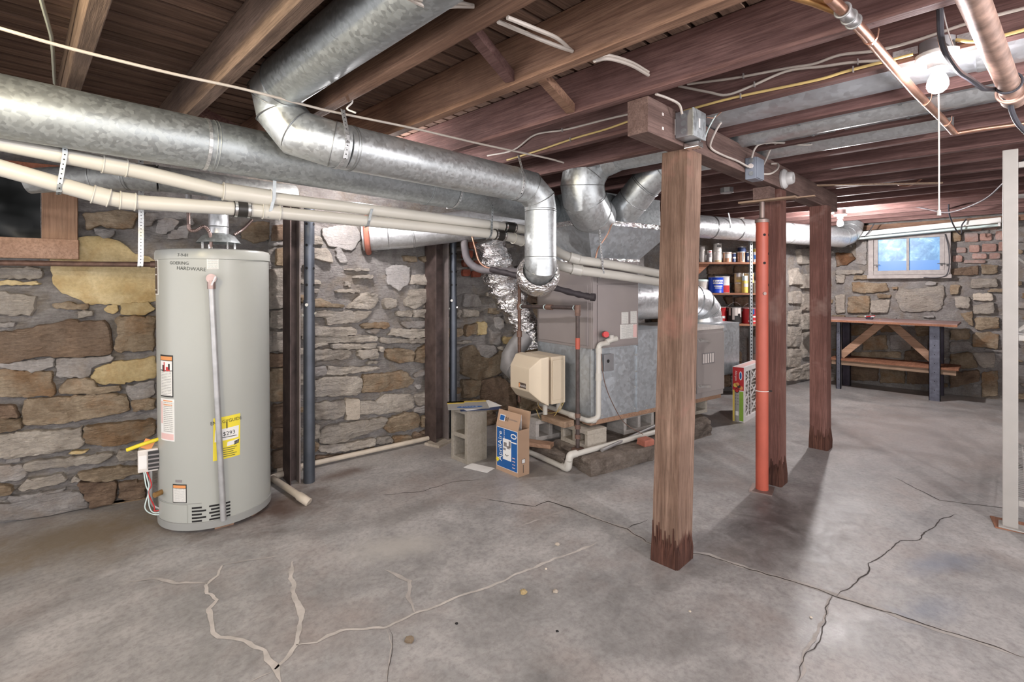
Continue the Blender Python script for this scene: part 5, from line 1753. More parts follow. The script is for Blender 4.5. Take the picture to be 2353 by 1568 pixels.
# slim steel straps that tie the two pipes to the duct
for x, tz in ((.14, 1.86), (.90, 1.84), (1.40, None), (2.25, 1.83)):
    def y_at(pts, x):
        for a, b_ in zip(pts, pts[1:]):
            if a.x <= x <= b_.x:
                return a.lerp(b_, (x - a.x) / (b_.x - a.x))
    a, b_ = y_at(U_, x), y_at(L_, x)
    path = [Vector((x, a.y - .045, tz or a.z + .0)), Vector((x, a.y - .036, a.z)), Vector((x - .015, b_.y - .034, b_.z + .0)), Vector((x - .016, b_.y - .02, b_.z - .028)), Vector((x - .016, b_.y + .01, b_.z - .034))]
    perf_strap('hanger_strap', path, .016, (1, 0, .15), parent=pL, holes=(x < .5 or x > 2), m='galv_dull')

vt = thing('vent_duct', 'old dull vent duct with gored elbow above the water heater', 'duct', (0.6, 3.15, 1.75))
pv = [Vector((.05, 3.34, 1.80)), Vector((.28, 3.22, 1.835)), Vector((.40, 3.14, 1.845)), Vector((.52, 3.115, 1.85)), Vector((1.25, 3.2, 1.865))]
MB().tube(pv[:2], .06, 30).build('pipe', 'galv_old', vt, True, world=True)
MB().tube(pv[1:4], .068, 30).build('elbow', 'galv_old', vt, True, world=True)
MB().tube(pv[3:], .064, 30).build('pipe', 'galv_old', vt, True, world=True)
for i in (1, 2, 3):
    seam_ring(vt, pv[i], pv[i] - pv[i - 1], .067, double=True)

# ---------------------------------------------------------------- furnace on its pad
FZ = 0.30
FC = Vector((3.0, 2.174, 0))
FR_ = math.radians(-10.5)
fu = thing('furnace', 'grey and galvanized forced-air furnace on blocks in the room middle', 'furnace', FC, FR_)


def fb(name, x0, x1, y0, y1, z0, z1, m, bevel=.004, parent=None):
    return MB().mm(x0, x1, y0, y1, z0, z1).build(name, m, parent or fu, bevel=bevel)


def crease_panel(name, p, ux, uz, w_, h, depth, m, parent):
    """sheet metal panel cross-broken into four shallow facets: p lower corner, ux along, uz up"""
    p, ux, uz = Vector(p), Vector(ux), Vector(uz)
    nn = ux.cross(uz).normalized()
    c = p + ux * w_ / 2 + uz * h / 2 + nn * depth
    mb = MB()
    mb.add([p, p + ux * w_, p + ux * w_ + uz * h, p + uz * h, c], [(0, 1, 4), (1, 2, 4), (2, 3, 4), (3, 0, 4)])
    return mb.build(name, m, parent)


FD = .65
base = fb('base_plenum', 0, .93, 0, FD, FZ, .827, 'sheet', .002)
fb('base_plenum', .50, .93, .002, FD, .825, .94, 'sheet', .002)
crease_panel('side_panel', (.02, -.002, FZ + .01), (1, 0, 0), (0, 0, 1), .46, .50, .012, 'sheet', base)
crease_panel('side_panel', (.50, -.002, FZ + .01), (1, 0, 0), (0, 0, 1), .42, .615, .012, 'sheet', base)
crease_panel('end_panel', (-.002, FD - .02, FZ + .01), (0, -1, 0), (0, 0, 1), FD - .04, .50, .010, 'sheet', base)
for x in (.012, .486, .92):
    MB().mm(x - .010, x + .010, -.012, .0, FZ, .82).build('standing_seam', 'sheet', base, bevel=.002)
for i, (x, z) in enumerate([(.10, .33), (.30, .33), (.46, .33), (.46, .5), (.47, .62), (.47, .75), (.05, .75), (.05, .5), (.6, .33), (.8, .33)]):
    MB().cyl((x, -.002, z), (x, -.012, z), .006, 8).build('screw', 'bolt', base, True)
cab = fb('coil_cabinet', -.004, .50, -.004, FD, .827, 1.49, 'furnace_grey', .006)
fb('cabinet_door', .05, .49, -.012, -.003, .84, 1.30, 'furnace_grey', .004, cab)
fb('cabinet_door', .05, .49, -.010, -.003, 1.31, 1.48, 'furnace_grey', .004, cab)
fb('cabinet_trim', .0, .04, -.016, -.003, .83, 1.48, 'furnace_grey', .003, cab)
fb('end_panel', -.012, -.003, .03, FD - .03, .85, 1.30, 'furnace_grey', .003, cab)
MB().uvquad([(.30, -.0135, 1.0), (.375, -.0135, 1.0), (.375, -.0135, 1.09), (.30, -.0135, 1.09)]).build('sticker', 'print_lines', cab)
MB().uvquad([(.40, -.0135, 1.0), (.47, -.0135, 1.0), (.47, -.0135, 1.095), (.40, -.0135, 1.095)]).build('sticker', 'print_lines', cab)
MB().uvquad([(.285, -.0138, .885), (.47, -.0138, .885), (.47, -.0138, .995), (.285, -.0138, .995)]).build('sticker', 'print_lines', cab)
MB().mm(.43, .47, -.0145, -.0136, .89, .99).build('sticker_edge', 'pink_print', cab)
# hopper between the coil cabinet and the round-duct plenum
lo = [Vector(p) for p in ((.0, .0, 1.49), (.50, .0, 1.49), (.50, FD, 1.49), (.0, FD, 1.49))]
hi = [Vector(p) for p in ((-.15, -.12, 1.735), (.78, -.12, 1.735), (.78, FD + .05, 1.735), (-.15, FD + .05, 1.735))]
hp = MB().hexa(lo, hi).build('hopper', 'sheet', fu)
fb('hopper_flange', -.17, .80, -.135, FD + .06, 1.73, 1.765, 'foil', .003, hp)
fb('hopper_flange', -.012, .51, -.012, FD + .01, 1.478, 1.50, 'foil', .003, hp)
fb('plenum', -.10, .74, -.02, FD, 1.765, 1.99, 'galv_dull', .003)
# blower and filter cabinet
bl = fb('blower_cabinet', .93, 1.64, -.01, FD, FZ, .90, 'blower_grey', .006)
fb('cabinet_top', .92, 1.65, -.014, FD, .90, .925, 'can_white', .004, bl)
for x0, x1 in ((.96, 1.20), (1.225, 1.63)):
    d = fb('blower_door', x0, x1, -.028, -.010, FZ + .05, .875, 'blower_grey', .006, bl)
    if x1 > 1.2:
        MB().mm(x0 + .07, x0 + .25, -.0295, -.028, .60, .70).build('name_plate', 'can_grey', d)
        for i in range(5):
            MB().mm(x0 + .08 + i * .034, x0 + .10 + i * .034, -.0305, -.0294, .61, .69).build('plate_print', 'paint_drip', d)
for z in (FZ + .10, .80):
    for x0, x1 in ((1.08, 1.20), (1.235, 1.42)):
        MB().ribbon(curve([(x0, -.030, z + .012), ((x0 + x1) / 2, -.052, z + .008), (x1, -.030, z - .006)], 5), .022, .004, (0, 0, 1)).build('door_handle', 'tin', bl)
        MB().cyl((x0 + .02, -.028, z + .02), (x0 + .02, -.046, z + .02), .012, 10).build('latch_knob', 'tin', bl, True)
eb = fb('end_plenum', 1.64, 2.17, .15, FD, .42, .925, 'sheet', .002)
crease_panel('side_panel', (1.65, .148, .43), (1, 0, 0), (0, 0, 1), .51, .485, .012, 'sheet', eb)
# wooden sleepers under the cabinet
MB().mm(-.01, 1.62, .0, .09, FZ - .035, FZ).build('sleeper', 'pine', fu, bevel=.003)
MB().mm(-.02, 1.62, .5, .6, FZ - .035, FZ).build('sleeper', 'pine', fu, bevel=.003)
MB().mm(.0, .05, .0, FD, FZ - .035, FZ - .002).build('sleeper', 'pine', fu, bevel=.003)
# square knockout box on the side panel
kb = MB().mm(.085, .185, -.045, -.008, .66, .785).build('control_box', 'box_grey', fu, bevel=.004)
MB().cyl((.125, -.045, .735), (.125, -.047, .735), .013, 14).build('knockout', 'void', kb)

# return elbow that drops into the end cabinet
re_ = thing('return_duct', 'wide shiny galvanized elbow dropping onto the blower cabinet', 'duct', (4.5, 2.3, 1.1))


def fl(x, y, z):
    return FC + Matrix.Rotation(FR_, 3, 'Z') @ Vector((x, y, z))


RR = .17
pr = [fl(.49, .38, 1.16), fl(1.52, .40, 1.15)]
MB().tube(pr, RR, 48).build('pipe_section', 'galv_bright', re_, True, world=True)
pe = [fl(1.51, .40, 1.15), fl(1.70, .40, 1.148), fl(1.84, .40, 1.11), fl(1.925, .40, 1.04), fl(1.945, .40, .975)]
MB().tube(pe, RR, 48).build('elbow', 'galv_bright', re_, True, world=True)
for i in range(0, 4):
    b_ = (pe[i + 1] - pe[i]).normalized()
    a = (b_ if i == 0 else ((pe[i] - pe[i - 1]).normalized() + b_).normalized())
    seam_ring(re_, pe[i], a, RR / max(.8, a.dot(b_)) ** .5, double=True)
MB().lathe([(RR, .06), (RR + .004, .05), (RR + .006, .005), (RR + .03, .0)], fl(1.945, .40, .925), 'z', 48).build('collar', 'galv_bright', re_, True, world=True)
seam_ring(re_, fl(.62, .385, 1.16), pr[1] - pr[0], RR, double=True)

# ducts rising from the plenum into the joist bays
d2 = thing('branch_duct', 'short galvanized branch duct with double elbow left of the near post', 'duct', (2.9, 2.1, 1.9))
R3 = .148
p2 = [(2.84, -.6, 2.16), (2.84, 1.86, 2.16)]
MB().tube(p2, .10, 36).build('bay_pipe', 'galv', d2, True, world=True)
e2 = [Vector(q) for q in ((2.84, 1.84, 2.16), (2.83, 1.97, 2.15), (2.765, 2.06, 2.08), (2.755, 2.075, 1.98), (2.785, 2.08, 1.89), (2.90, 2.11, 1.815), (3.04, 2.16, 1.80))]
MB().tube(e2, [.102, .12, R3, R3, R3, R3, R3], 44).build('elbow', 'galv', d2, True, world=True)
for i in (2, 3, 4, 5):
    b_ = (e2[i + 1] - e2[i]).normalized()
    a = ((e2[i] - e2[i - 1]).normalized() + b_).normalized()
    seam_ring(d2, e2[i], a, R3 / max(.8, a.dot(b_)) ** .5)
d3 = thing('branch_duct', 'galvanized branch duct slanting up behind the top of the near post', 'duct', (3.3, 2.0, 1.9))
e3 = [Vector(q) for q in ((3.25, .2, 2.165), (3.25, 1.60, 2.165), (3.25, 1.74, 2.13), (3.24, 1.87, 2.03), (3.24, 1.97, 1.93), (3.25, 2.07, 1.85), (3.30, 2.18, 1.83))]
MB().tube(e3[:3], .10, 36).build('bay_pipe', 'galv', d3, True, world=True)
MB().tube(e3[2:], [.105, .115, .118, .118, .118], 40).build('elbow', 'galv', d3, True, world=True)
for i in (2, 3, 4, 5):
    b_ = (e3[i + 1] - e3[i]).normalized()
    a = ((e3[i] - e3[i - 1]).normalized() + b_).normalized()
    seam_ring(d3, e3[i], a, .118 / max(.8, a.dot(b_)) ** .5, double=(i == 3))
wd = thing('outlet_duct', 'pale galvanized duct running from the furnace into the wall hole', 'duct', (2.4, 3.2, 1.7))
pw = [Vector((1.90, 3.53, 1.685)), Vector((2.06, 3.43, 1.70)), Vector((2.22, 3.34, 1.715)), Vector((3.06, 2.78, 1.86))]
MB().tube(pw[:2], .125, 40).build('pipe_section', 'galv_bright', wd, True, world=True)
MB().tube(pw[1:3], .123, 40).build('pipe_section', 'galv_bright', wd, True, world=True)
MB().tube(pw[2:], .121, 40).build('pipe_section', 'galv_bright', wd, True, world=True)
for i in (1, 2):
    seam_ring(wd, pw[i], pw[i + 1] - pw[i], .124, double=(i == 2), m='galv_bright')
MB().ring(pw[0] + Vector((.03, -.02, 0)), pw[1] - pw[0], .135, .022, 36, 8).build('clay_collar', 'clay', wd, True, world=True)

# flexible foil-wrapped duct at the wall side
ff = thing('flexible_foil_duct', 'crumpled silver foil flexible duct bulging beside the furnace', 'duct', (3.1, 3.0, 1.2))
cp = curve([(2.72, 2.98, 1.66), (2.78, 2.98, 1.52), (2.86, 3.0, 1.36), (3.0, 3.0, 1.16), (3.14, 2.98, .95), (3.2, 2.94, .76)], 16)
mb = MB().tube(cp, [.120 + .008 * math.sin(i * .7) + (.02 if 14 < i < 50 else 0) for i in range(len(cp))], 64)
def crumple(p, amp):
    q = Vector((p.x * 8, p.y * 8, p.z * 24))
    k = Vector((p.x * 20, p.y * 20, p.z * 46))
    return Vector((1 - 2 * abs(noise.noise(q)), 1 - 2 * abs(noise.noise(q + Vector((7, 3, 1)))), .4 * noise.noise(q))) * amp + Vector((noise.noise(k), noise.noise(k + Vector((3, 1, 5))), 0)) * amp * .45


mb.v = [p + crumple(p, .020) for p in mb.v]
mb.build('foil_jacket', 'foil', ff, True, world=True)

# beige drum humidifier
hu = thing('humidifier', 'beige plastic furnace humidifier box with faceted front', 'humidifier', (2.90, 2.56, .41), FR_)


def hum():
    # local: -x faces the room, y across, z up; faceted front
    x0, x1, x2 = -.205, -.10, .085
    a = [(x2, -.165, .0), (x2, .165, .0), (x2, .165, .355), (x2, -.165, .355)]
    b_ = [(x1 + .05, -.165, .0), (x1 + .05, .165, .0), (x1 + .05, .165, .355), (x1 + .05, -.165, .355)]
    c = [(x1 + .02, -.175, -.005), (x1 + .02, .175, -.005), (x1 + .02, .175, .36), (x1 + .02, -.175, .36)]
    d = [(x0, -.095, .10), (x0, .15, .10), (x0, .15, .27), (x0, -.095, .27)]
    e = [(x1 - .04, -.155, .03), (x1 - .04, .17, .03), (x1 - .04, .17, .35), (x1 - .04, -.155, .35)]
    back = MB()
    back.add(a + b_, [(3, 2, 1, 0), (0, 1, 5, 4), (1, 2, 6, 5), (2, 3, 7, 6), (3, 0, 4, 7), (4, 5, 6, 7)])
    front = MB()
    n = front.add(c + e + d, [(3, 2, 1, 0), (0, 1, 5, 4), (1, 2, 6, 5), (2, 3, 7, 6), (3, 0, 4, 7), (4, 5, 9, 8), (5, 6, 10, 9), (6, 7, 11, 10), (7, 4, 8, 11), (8, 9, 10, 11)])
    return back, front


bk, fr = hum()
bk.build('back_case', 'beige', hu, bevel=.008)
fo = fr.build('front_cover', 'beige', hu, bevel=.010)
MB().mm(-.2065, -.2035, -.055, .035, .115, .155).build('badge', 'brown_label', fo)
MB().mm(-.2072, -.2063, .018, .033, .12, .15).build('badge_stripe', 'orange_print', fo)
text_plane(MB(), 'Autoflo', .026, (-.2076, -.018, .134), (0, -1, 0), (0, 0, 1)).build('badge_letters', 'paper', fo)
MB().mm(-.04, .06, -.172, -.166, .03, .33).build('side_hatch', 'beige', hu, bevel=.004)
MB().cyl((-.02, -.05, 0.0), (-.02, -.05, -.10), .019, 14).build('drain_spout', 'pvc', hu, True)
hd = thing('humidifier_duct', 'dull grey elbow duct joining the humidifier side', 'duct', (2.9, 2.9, .6))
ph = [Vector(q) for q in ((2.90, 2.70, .60), (2.90, 2.86, .60), (2.91, 2.93, .63), (2.95, 2.96, .70), (3.02, 2.96, .78), (3.10, 2.94, .86))]
MB().tube(ph[:2], .078, 30).build('pipe', 'vent_grey', hd, True, world=True)
MB().tube(ph[1:], .082, 30).build('elbow', 'vent_grey', hd, True, world=True)
seam_ring(hd, ph[1], ph[1] - ph[0], .081, double=True, m='vent_grey')

# furnace piping
gi = thing('iron_gas_pipe', 'black iron gas pipe in front of the furnace corner', 'pipe', (2.87, 2.22, .1))
G0 = Vector((2.855, 2.19, .13))
G1 = Vector((2.855, 2.19, 1.135))
G2 = Vector((2.915, 2.83, 1.125))
MB().cyl(G0, G1, .0145, 14).build('upright_pipe', 'black_pipe', gi, True, world=True)
MB().cyl(G1, G2, .0145, 14).build('cross_pipe', 'black_pipe', gi, True, world=True)
MB().cyl(G2 + Vector((0, 0, -.78)), G2 + Vector((0, 0, .30)), .0145, 14).build('upright_pipe', 'rust_pipe', gi, True, world=True)
for c in (G1, G2, G2 + Vector((0, 0, .22)), G2 + Vector((0, 0, -.22))):
    MB().cyl(c - Vector((0, 0, .028)), c + Vector((0, 0, .022)), .022, 14).build('fitting', 'pipe_fitting', gi, True, world=True)
c = G1.lerp(G2, .45)
MB().cyl(c - (G2 - G1).normalized() * .03, c + (G2 - G1).normalized() * .03, .021, 14).build('union', 'pipe_fitting', gi, True, world=True)
for t in (.05, .42, .53, .96):
    c = G1.lerp(G2, t)
    MB().ring(c, G2 - G1, .0155, .004, 16, 6).build('thread_seal', 'tube_white', gi, True, world=True)
for z in (.20, .27, .35, 1.08):
    MB().cyl((2.855, 2.19, z), (2.855, 2.19, z + .03), .020, 14).build('coupling', 'pipe_fitting', gi, True, world=True)
MB().cyl((2.855, 2.19, .84), (2.855, 2.19, .92), .0165, 12).build('valve_tag', 'red_paint', gi, True, world=True)
MB().mm(2.82, 2.89, 2.16, 2.22, .105, .135).build('floor_flange', 'rust_pipe', gi, bevel=.005, world=True)

cd = thing('condensate_pipe', 'white plastic condensate pipe round the furnace base', 'pipe', (2.95, 2.15, .3))
c1 = fl(.05, -.045, .885)
pts = [fl(.12, -.05, .87), fl(.03, -.045, .865), fl(.025, -.045, .33), fl(-.06, -.03, .315), fl(-.07, .54, .335)]
MB().tube(fillet(pts, .03), .019, 16).build('pipe', 'pvc', cd, True, world=True)
MB().tube(fillet([fl(.10, -.05, .88), fl(.14, -.06, .895), fl(.19, -.065, .90)], .02), .021, 14).build('tee', 'pvc', cd, True, world=True)
MB().cyl(fl(.14, -.06, .895), fl(.14, -.06, .93), .019, 14).build('stub', 'pvc', cd, True, world=True)
MB().cyl(fl(.08, -.055, .935), fl(.06, -.09, .94), .022, 14).build('float_switch', 'red_print', cd, True, world=True)
MB().cyl(fl(.10, -.035, .935), fl(.08, -.055, .935), .026, 14).build('float_switch_cap', 'can_black', cd, True, world=True)
for a_, b_ in ((fl(.028, -.045, .60), fl(.028, -.045, .655)), (fl(.03, -.045, .80), fl(.03, -.045, .84)), (fl(.0, -.035, .318), fl(-.03, -.032, .317)), (fl(-.065, .10, .32), fl(-.066, .16, .322))):
    MB().cyl(a_, b_, .0235, 16).build('coupling', 'pvc', cd, True, world=True)
MB().tube(fillet([fl(-.06, .30, .40), fl(-.065, .30, .33)], .01), .021, 14).build('tee', 'pvc', cd, True, world=True)

ins = thing('insulated_pipe', 'black foam insulated pipe jutting across the furnace front', 'pipe', (2.8, 2.3, 1.25))
ci = curve([(2.62, 2.85, 1.42), (2.66, 2.62, 1.37), (2.74, 2.44, 1.31), (2.82, 2.22, 1.245), (2.86, 2.08, 1.215)], 8)
MB().tube(ci, [.022 + .003 * math.sin(i * 1.7) for i in range(len(ci))], 14).build('foam_sleeve', 'black_foam', ins, True, world=True)
MB().cyl(ci[-1], ci[-1] + Vector((.01, -.03, -.002)), .027, 14).build('end_wrap', 'black_foam', ins, True, world=True)
ln = thing('refrigerant_line', 'grey foam covered line and copper tube by the foil duct', 'pipe', (2.6, 3.0, 1.5))
MB().tube(curve([(2.56, 3.10, 1.68), (2.555, 3.09, 1.60), (2.57, 3.07, 1.50), (2.62, 3.0, 1.43), (2.70, 2.86, 1.41), (2.78, 2.72, 1.40)], 8), .030, 14).build('foam_sleeve', 'foam_grey', ln, True, world=True)
MB().tube(curve([(2.56, 3.02, 1.72), (2.575, 2.99, 1.60), (2.60, 2.96, 1.48), (2.66, 2.90, 1.43), (2.76, 2.78, 1.425), (2.86, 2.62, 1.42)], 8), .0075, 10).build('copper_tube', 'copper', ln, True, world=True)

for lab, key, z in (('upper white plastic pipe leading right past the furnace top', 'pvcR1', 0), ('lower white plastic pipe leading right past the furnace top', 'pvcR2', 0)):
    pts = [Vector(p) for p in P[key]]
    t = thing('plastic_pipe', lab, 'pipe', pts[2], 0, 'white plastic pipes slung under the ducts')
    MB().tube(fillet(pts, .05), .031, 22).build('pipe', 'pvc', t, True, world=True)
    fitting(t, pts[2] - (pts[2] - pts[1]).normalized() * .035, pts[2] + (pts[3] - pts[2]).normalized() * .04, .036, 'elbow')
    c = pts[2].lerp(pts[3], .55)
    perf_strap('hanger_strap', [c + Vector((0, .034, -.02)), c + Vector((0, 0, -.036)), c + Vector((0, -.034, 0)), c + Vector((0, -.02, .06)), Vector((c.x + .01, c.y + .02, 1.80))], .014, (1, -.2, 0), parent=t)
    if key == 'pvcR2':
        q = pts[-1]
        MB().tube(fillet([q - Vector((.03, -.005, -.003)), q + Vector((.02, -.003, -.002)), q + Vector((.03, -.003, -.40))], .03), .024, 18).build('down_pipe', 'pvc', t, True, world=True)
        rubber(t, q + Vector((.029, -.003, -.10)), q + Vector((.029, -.003, -.16)))

# ---------------------------------------------------------------- pad, blocks and scraps under the furnace
def rough_block(name, label, cat, poly, z0, z1, m, seed, amp=.02, group=None):
    """broken stone slab: ragged sides, nearly flat top"""
    rr = random.Random(seed)
    out = []
    for a, b_ in zip(poly, poly[1:] + poly[:1]):
        L = math.hypot(b_[0] - a[0], b_[1] - a[1])
        k = max(2, int(L / .035))
        for i in range(k):
            out.append((a[0] + (b_[0] - a[0]) * i / k, a[1] + (b_[1] - a[1]) * i / k))
    n = len(out)
    cx, cy = sum(p[0] for p in out) / n, sum(p[1] for p in out) / n
    mb = MB()
    lev = 7
    for j in range(lev):
        z = z0 + (z1 - z0) * j / (lev - 1)
        for (x, y) in out:
            d = Vector((x - cx, y - cy, 0)).normalized()
            o = amp * (noise.noise(Vector((x * 14, y * 14, z * 30 + seed))) + .6 * noise.noise(Vector((x * 40, y * 40, z * 70 + seed)))) - (amp * .6 if j == lev - 1 else 0)
            mb.v.append(Vector((x, y, z)) + d * o)
    for j in range(lev - 1):
        for k in range(n):
            a, b_ = j * n + k, j * n + (k + 1) % n
            mb.f.append((a, b_, b_ + n, a + n))
    top = (lev - 1) * n
    for sc in (.8, .5, .2):
        st = len(mb.v)
        for (x, y) in out:
            xx, yy = cx + (x - cx) * sc, cy + (y - cy) * sc
            mb.v.append(Vector((xx, yy, z1 + .006 * noise.noise(Vector((xx * 12, yy * 12, seed))))))
        for k in range(n):
            mb.f.append((top + k, top + (k + 1) % n, st + (k + 1) % n, st + k))
        top = st
    mb.f.append(tuple(top + k for k in range(n)))
    mb.f.append(tuple(range(n - 1, -1, -1)))
    o = mb.build(name, m, None, True)
    return tag(o, label, cat, group)


rough_block('stone_slab', 'broken thick stone slab edge beneath the furnace corner', 'slab', [(2.755, 2.005), (3.34, 1.87), (3.75, 1.93), (3.72, 2.32), (2.95, 2.50)], 0, .105, 'slab', 3)
rough_block('stone_slab', 'low stone slab piece left of the furnace corner', 'slab', [(2.80, 2.26), (2.94, 2.54), (2.99, 2.82), (2.87, 2.85), (2.76, 2.5)], 0, .085, 'slab', 4)
rough_block('stone_slab', 'thick rough stone block right of the near post', 'slab', [(3.82, 1.90), (4.28, 1.83), (4.42, 1.98), (4.36, 2.2), (3.85, 2.3)], 0, .125, 'slab', 5)
rough_block('brick_scrap', 'red brick scrap on the stone slab edge beside the near post', 'brick', [(3.28, 1.90), (3.38, 1.88), (3.40, 1.96), (3.31, 1.985)], .106, .15, 'clay', 6, .006)


def conc_block(label, c, rz, h=.19, L=.39, w_=.19, upright=False, m='block', group=None):
    """two-core concrete block; its cores run through local x"""
    t = thing('concrete_block', label, 'block', c, rz, group)
    mb = MB()
    th = .032
    if upright:      # stands on end: long axis up, cores open to local -x
        mb.mm(-w_ / 2, w_ / 2, -w_ / 2, -w_ / 2 + th, 0, L).mm(-w_ / 2, w_ / 2, w_ / 2 - th, w_ / 2, 0, L)
        for z0, z1 in ((0, th), (L / 2 - th / 2, L / 2 + th / 2), (L - th, L)):
            mb.mm(-w_ / 2 + .0005, w_ / 2 - .0005, -w_ / 2 + th, w_ / 2 - th, z0, z1)
    else:            # lies on its side: long axis along local y, cores open to local -x
        mb.mm(-w_ / 2, w_ / 2, -L / 2, L / 2, 0, th).mm(-w_ / 2, w_ / 2, -L / 2, L / 2, h - th, h)
        for y0, y1 in ((-L / 2, -L / 2 + th), (-th / 2, th / 2), (L / 2 - th, L / 2)):
            mb.mm(-w_ / 2 + .0005, w_ / 2 - .0005, y0, y1, th, h - th)
    mb.build('shell', m, t, bevel=.004)
    return t


conc_block('upright concrete block with leaflets lying on top', (2.41, 2.865, 0), 0, upright=True)
conc_block('pale concrete block under the furnace left end', (3.02, 2.66, .086), FR_ + PI / 2, L=.30, h=.16, m='block_white')
conc_block('concrete block under the furnace front corner', (3.04, 2.28, .107), FR_, L=.30, h=.14, m='block')
conc_block('concrete block lying under the furnace side behind the slab', (3.62, 2.23, .107), FR_ + PI / 2, L=.36, h=.155, m='block_white')
conc_block('dark concrete block under the blower cabinet', (4.36, 2.10, .127), FR_ + PI / 2, L=.36, h=.136, m='block')
tag(MB().box((2.93, 2.44, .268), (.10, .26, .045), FR_ + .05).build('lumber_offcut', 'lumber', None, bevel=.003), 'short pale lumber offcut under the furnace left edge', 'lumber')
tag(MB().box((2.80, 2.52, .10), (.09, .22, .03), .4).build('lumber_offcut', 'pine', None, bevel=.003), 'small lumber offcut on the low slab behind the carton', 'lumber')
cf = thing('plastic_drain_pipe', 'white plastic pipe on the floor bending over the stone slab', 'pipe', (2.72, 2.3, 0))
MB().tube(fillet([(2.79, 2.70, .03), (2.715, 2.185, .025), (2.71, 2.155, .11), (2.78, 2.13, .125), (3.62, 1.985, .135)], .035), .019, 16).build('pipe', 'pvc', cf, True, world=True)
MB().tube(fillet([(2.725, 2.225, .026), (2.715, 2.165, .025), (2.712, 2.155, .085)], .03), .025, 16).build('elbow', 'pvc', cf, True, world=True)
MB().tube(fillet([(2.712, 2.155, .09), (2.715, 2.150, .125), (2.77, 2.137, .126)], .03), .025, 16).build('elbow', 'pvc', cf, True, world=True)
tag(MB().tube([(2.95, 2.05, .126), (3.70, 2.05, .15)], .012, 10).build('grey_tube', 'vent_grey', None, True), 'dull grey tube lying behind the white floor pipe', 'tube')
wire('hanging_wire', [fl(.03, -.06, .86), fl(.06, -.07, .6), fl(.16, -.07, .4), fl(.26, -.09, .26), fl(.42, -.12, .16)], .003, 'pipe_fitting', 'thin brown wire trailing from the float switch to the slab', 'wire')
wire('thermostat_wire', [fl(-.07, .22, .42), fl(-.10, .26, .33), fl(-.12, .38, .30), fl(-.12, .48, .33), fl(-.10, .50, .38)], .003, 'cable_yellow', 'thin yellow wire looping under the humidifier', 'wire')
wire('thermostat_wire', [fl(-.08, .24, .40), fl(-.12, .30, .28), fl(-.14, .42, .24), fl(-.13, .50, .30)], .003, 'cable_yellow', 'second thin yellow wire hanging lower under the humidifier', 'wire')
wire('copper_wire', [(3.05, 2.02, 1.77), (2.98, 2.02, 1.66), (2.91, 2.05, 1.56), (2.885, 2.06, 1.47)], .005, 'copper', 'bare copper line slanting down before the hopper', 'wire')

# leaflets on the block
def leaflet(label, c, rz, sx, sy, m, z, curl=.0):
    t = thing('leaflet', label, 'leaflet', (*c, z), rz, 'leaflets on the upright block')
    mb = MB()
    n = 8
    for i in range(n + 1):
        x = -sx / 2 + sx * i / n
        zz = -curl * (i / n) ** 3
        mb.v += [Vector((x, -sy / 2, zz)), Vector((x, sy / 2, zz)), Vector((x, sy / 2, zz + .0015)), Vector((x, -sy / 2, zz + .0015))]
        if i:
            q = 4 * i
            mb.f += [(q - 4, q, q + 1, q - 3), (q - 2, q + 2, q + 3, q - 1), (q - 4, q - 1, q + 3, q), (q - 3, q + 1, q + 2, q - 2)]
    mb.f += [(0, 1, 2, 3), (4 * n + 3, 4 * n + 2, 4 * n + 1, 4 * n)]
    mb.build('sheet', m, t)
    return t


leaflet('blue leaflet lowest on the upright block', (2.45, 2.80), -.55, .30, .22, 'navy', .3915)
leaflet('white leaflet lying between the others on the block', (2.47, 2.83), -.25, .29, .21, 'paper', .394)
lf = leaflet('grey leaflet with yellow band topmost on the upright block', (2.41, 2.88), -.62, .30, .25, 'grey_print', .397)
MB().mm(-.15, -.02, .05, .124, .0015, .0022).mm(-.15, .15, .085, .124, .0015, .0022).build('yellow_band', 'yellow_print', lf)
e = MB().lathe([(0, 0), (1, 0), (1, .0006), (0, .0008)], n=28)
e.v = [Vector((.01 + p.x * .095, -.06 + p.y * .028, .0016 + p.z)) for p in e.v]
e.build('blue_oval', 'blue_print', lf, True)
text_plane(MB(), 'IMAGAIR', .032, (.01, -.06, .0027), (1, 0, 0), (0, 1, 0)).build('letters', 'paper', lf)
tag(MB().box((2.335, 2.665, .0015), (.10, .20, .0015), .25).build('paper_slip', 'paper', None), 'white paper slip lying on the floor beside the carton', 'paper')

# ---------------------------------------------------------------- cardboard carton
cb = thing('carton', 'open cardboard carton with blue printed front beside the block', 'box', (2.46, 2.455, 0), math.radians(-2))
W_, D_, Hh, th = .225, .105, .315, .004     # along y, along x, height
MB().mm(-D_ / 2, -D_ / 2 + th, -W_ / 2, W_ / 2, 0, Hh).build('front_wall', 'cardboard', cb)
MB().mm(D_ / 2 - th, D_ / 2, -W_ / 2, W_ / 2, 0, Hh).build('back_wall', 'cardboard', cb)
sw = MB().mm(-D_ / 2 + th, D_ / 2 - th, -W_ / 2, -W_ / 2 + th, 0, Hh).build('side_wall', 'cardboard', cb)
MB().mm(-D_ / 2 + th, D_ / 2 - th, W_ / 2 - th, W_ / 2, 0, Hh).build('side_wall', 'cardboard', cb)
MB().mm(-D_ / 2 + th, D_ / 2 - th, -W_ / 2 + th, W_ / 2 - th, 0, th).build('bottom', 'cardboard_in', cb)
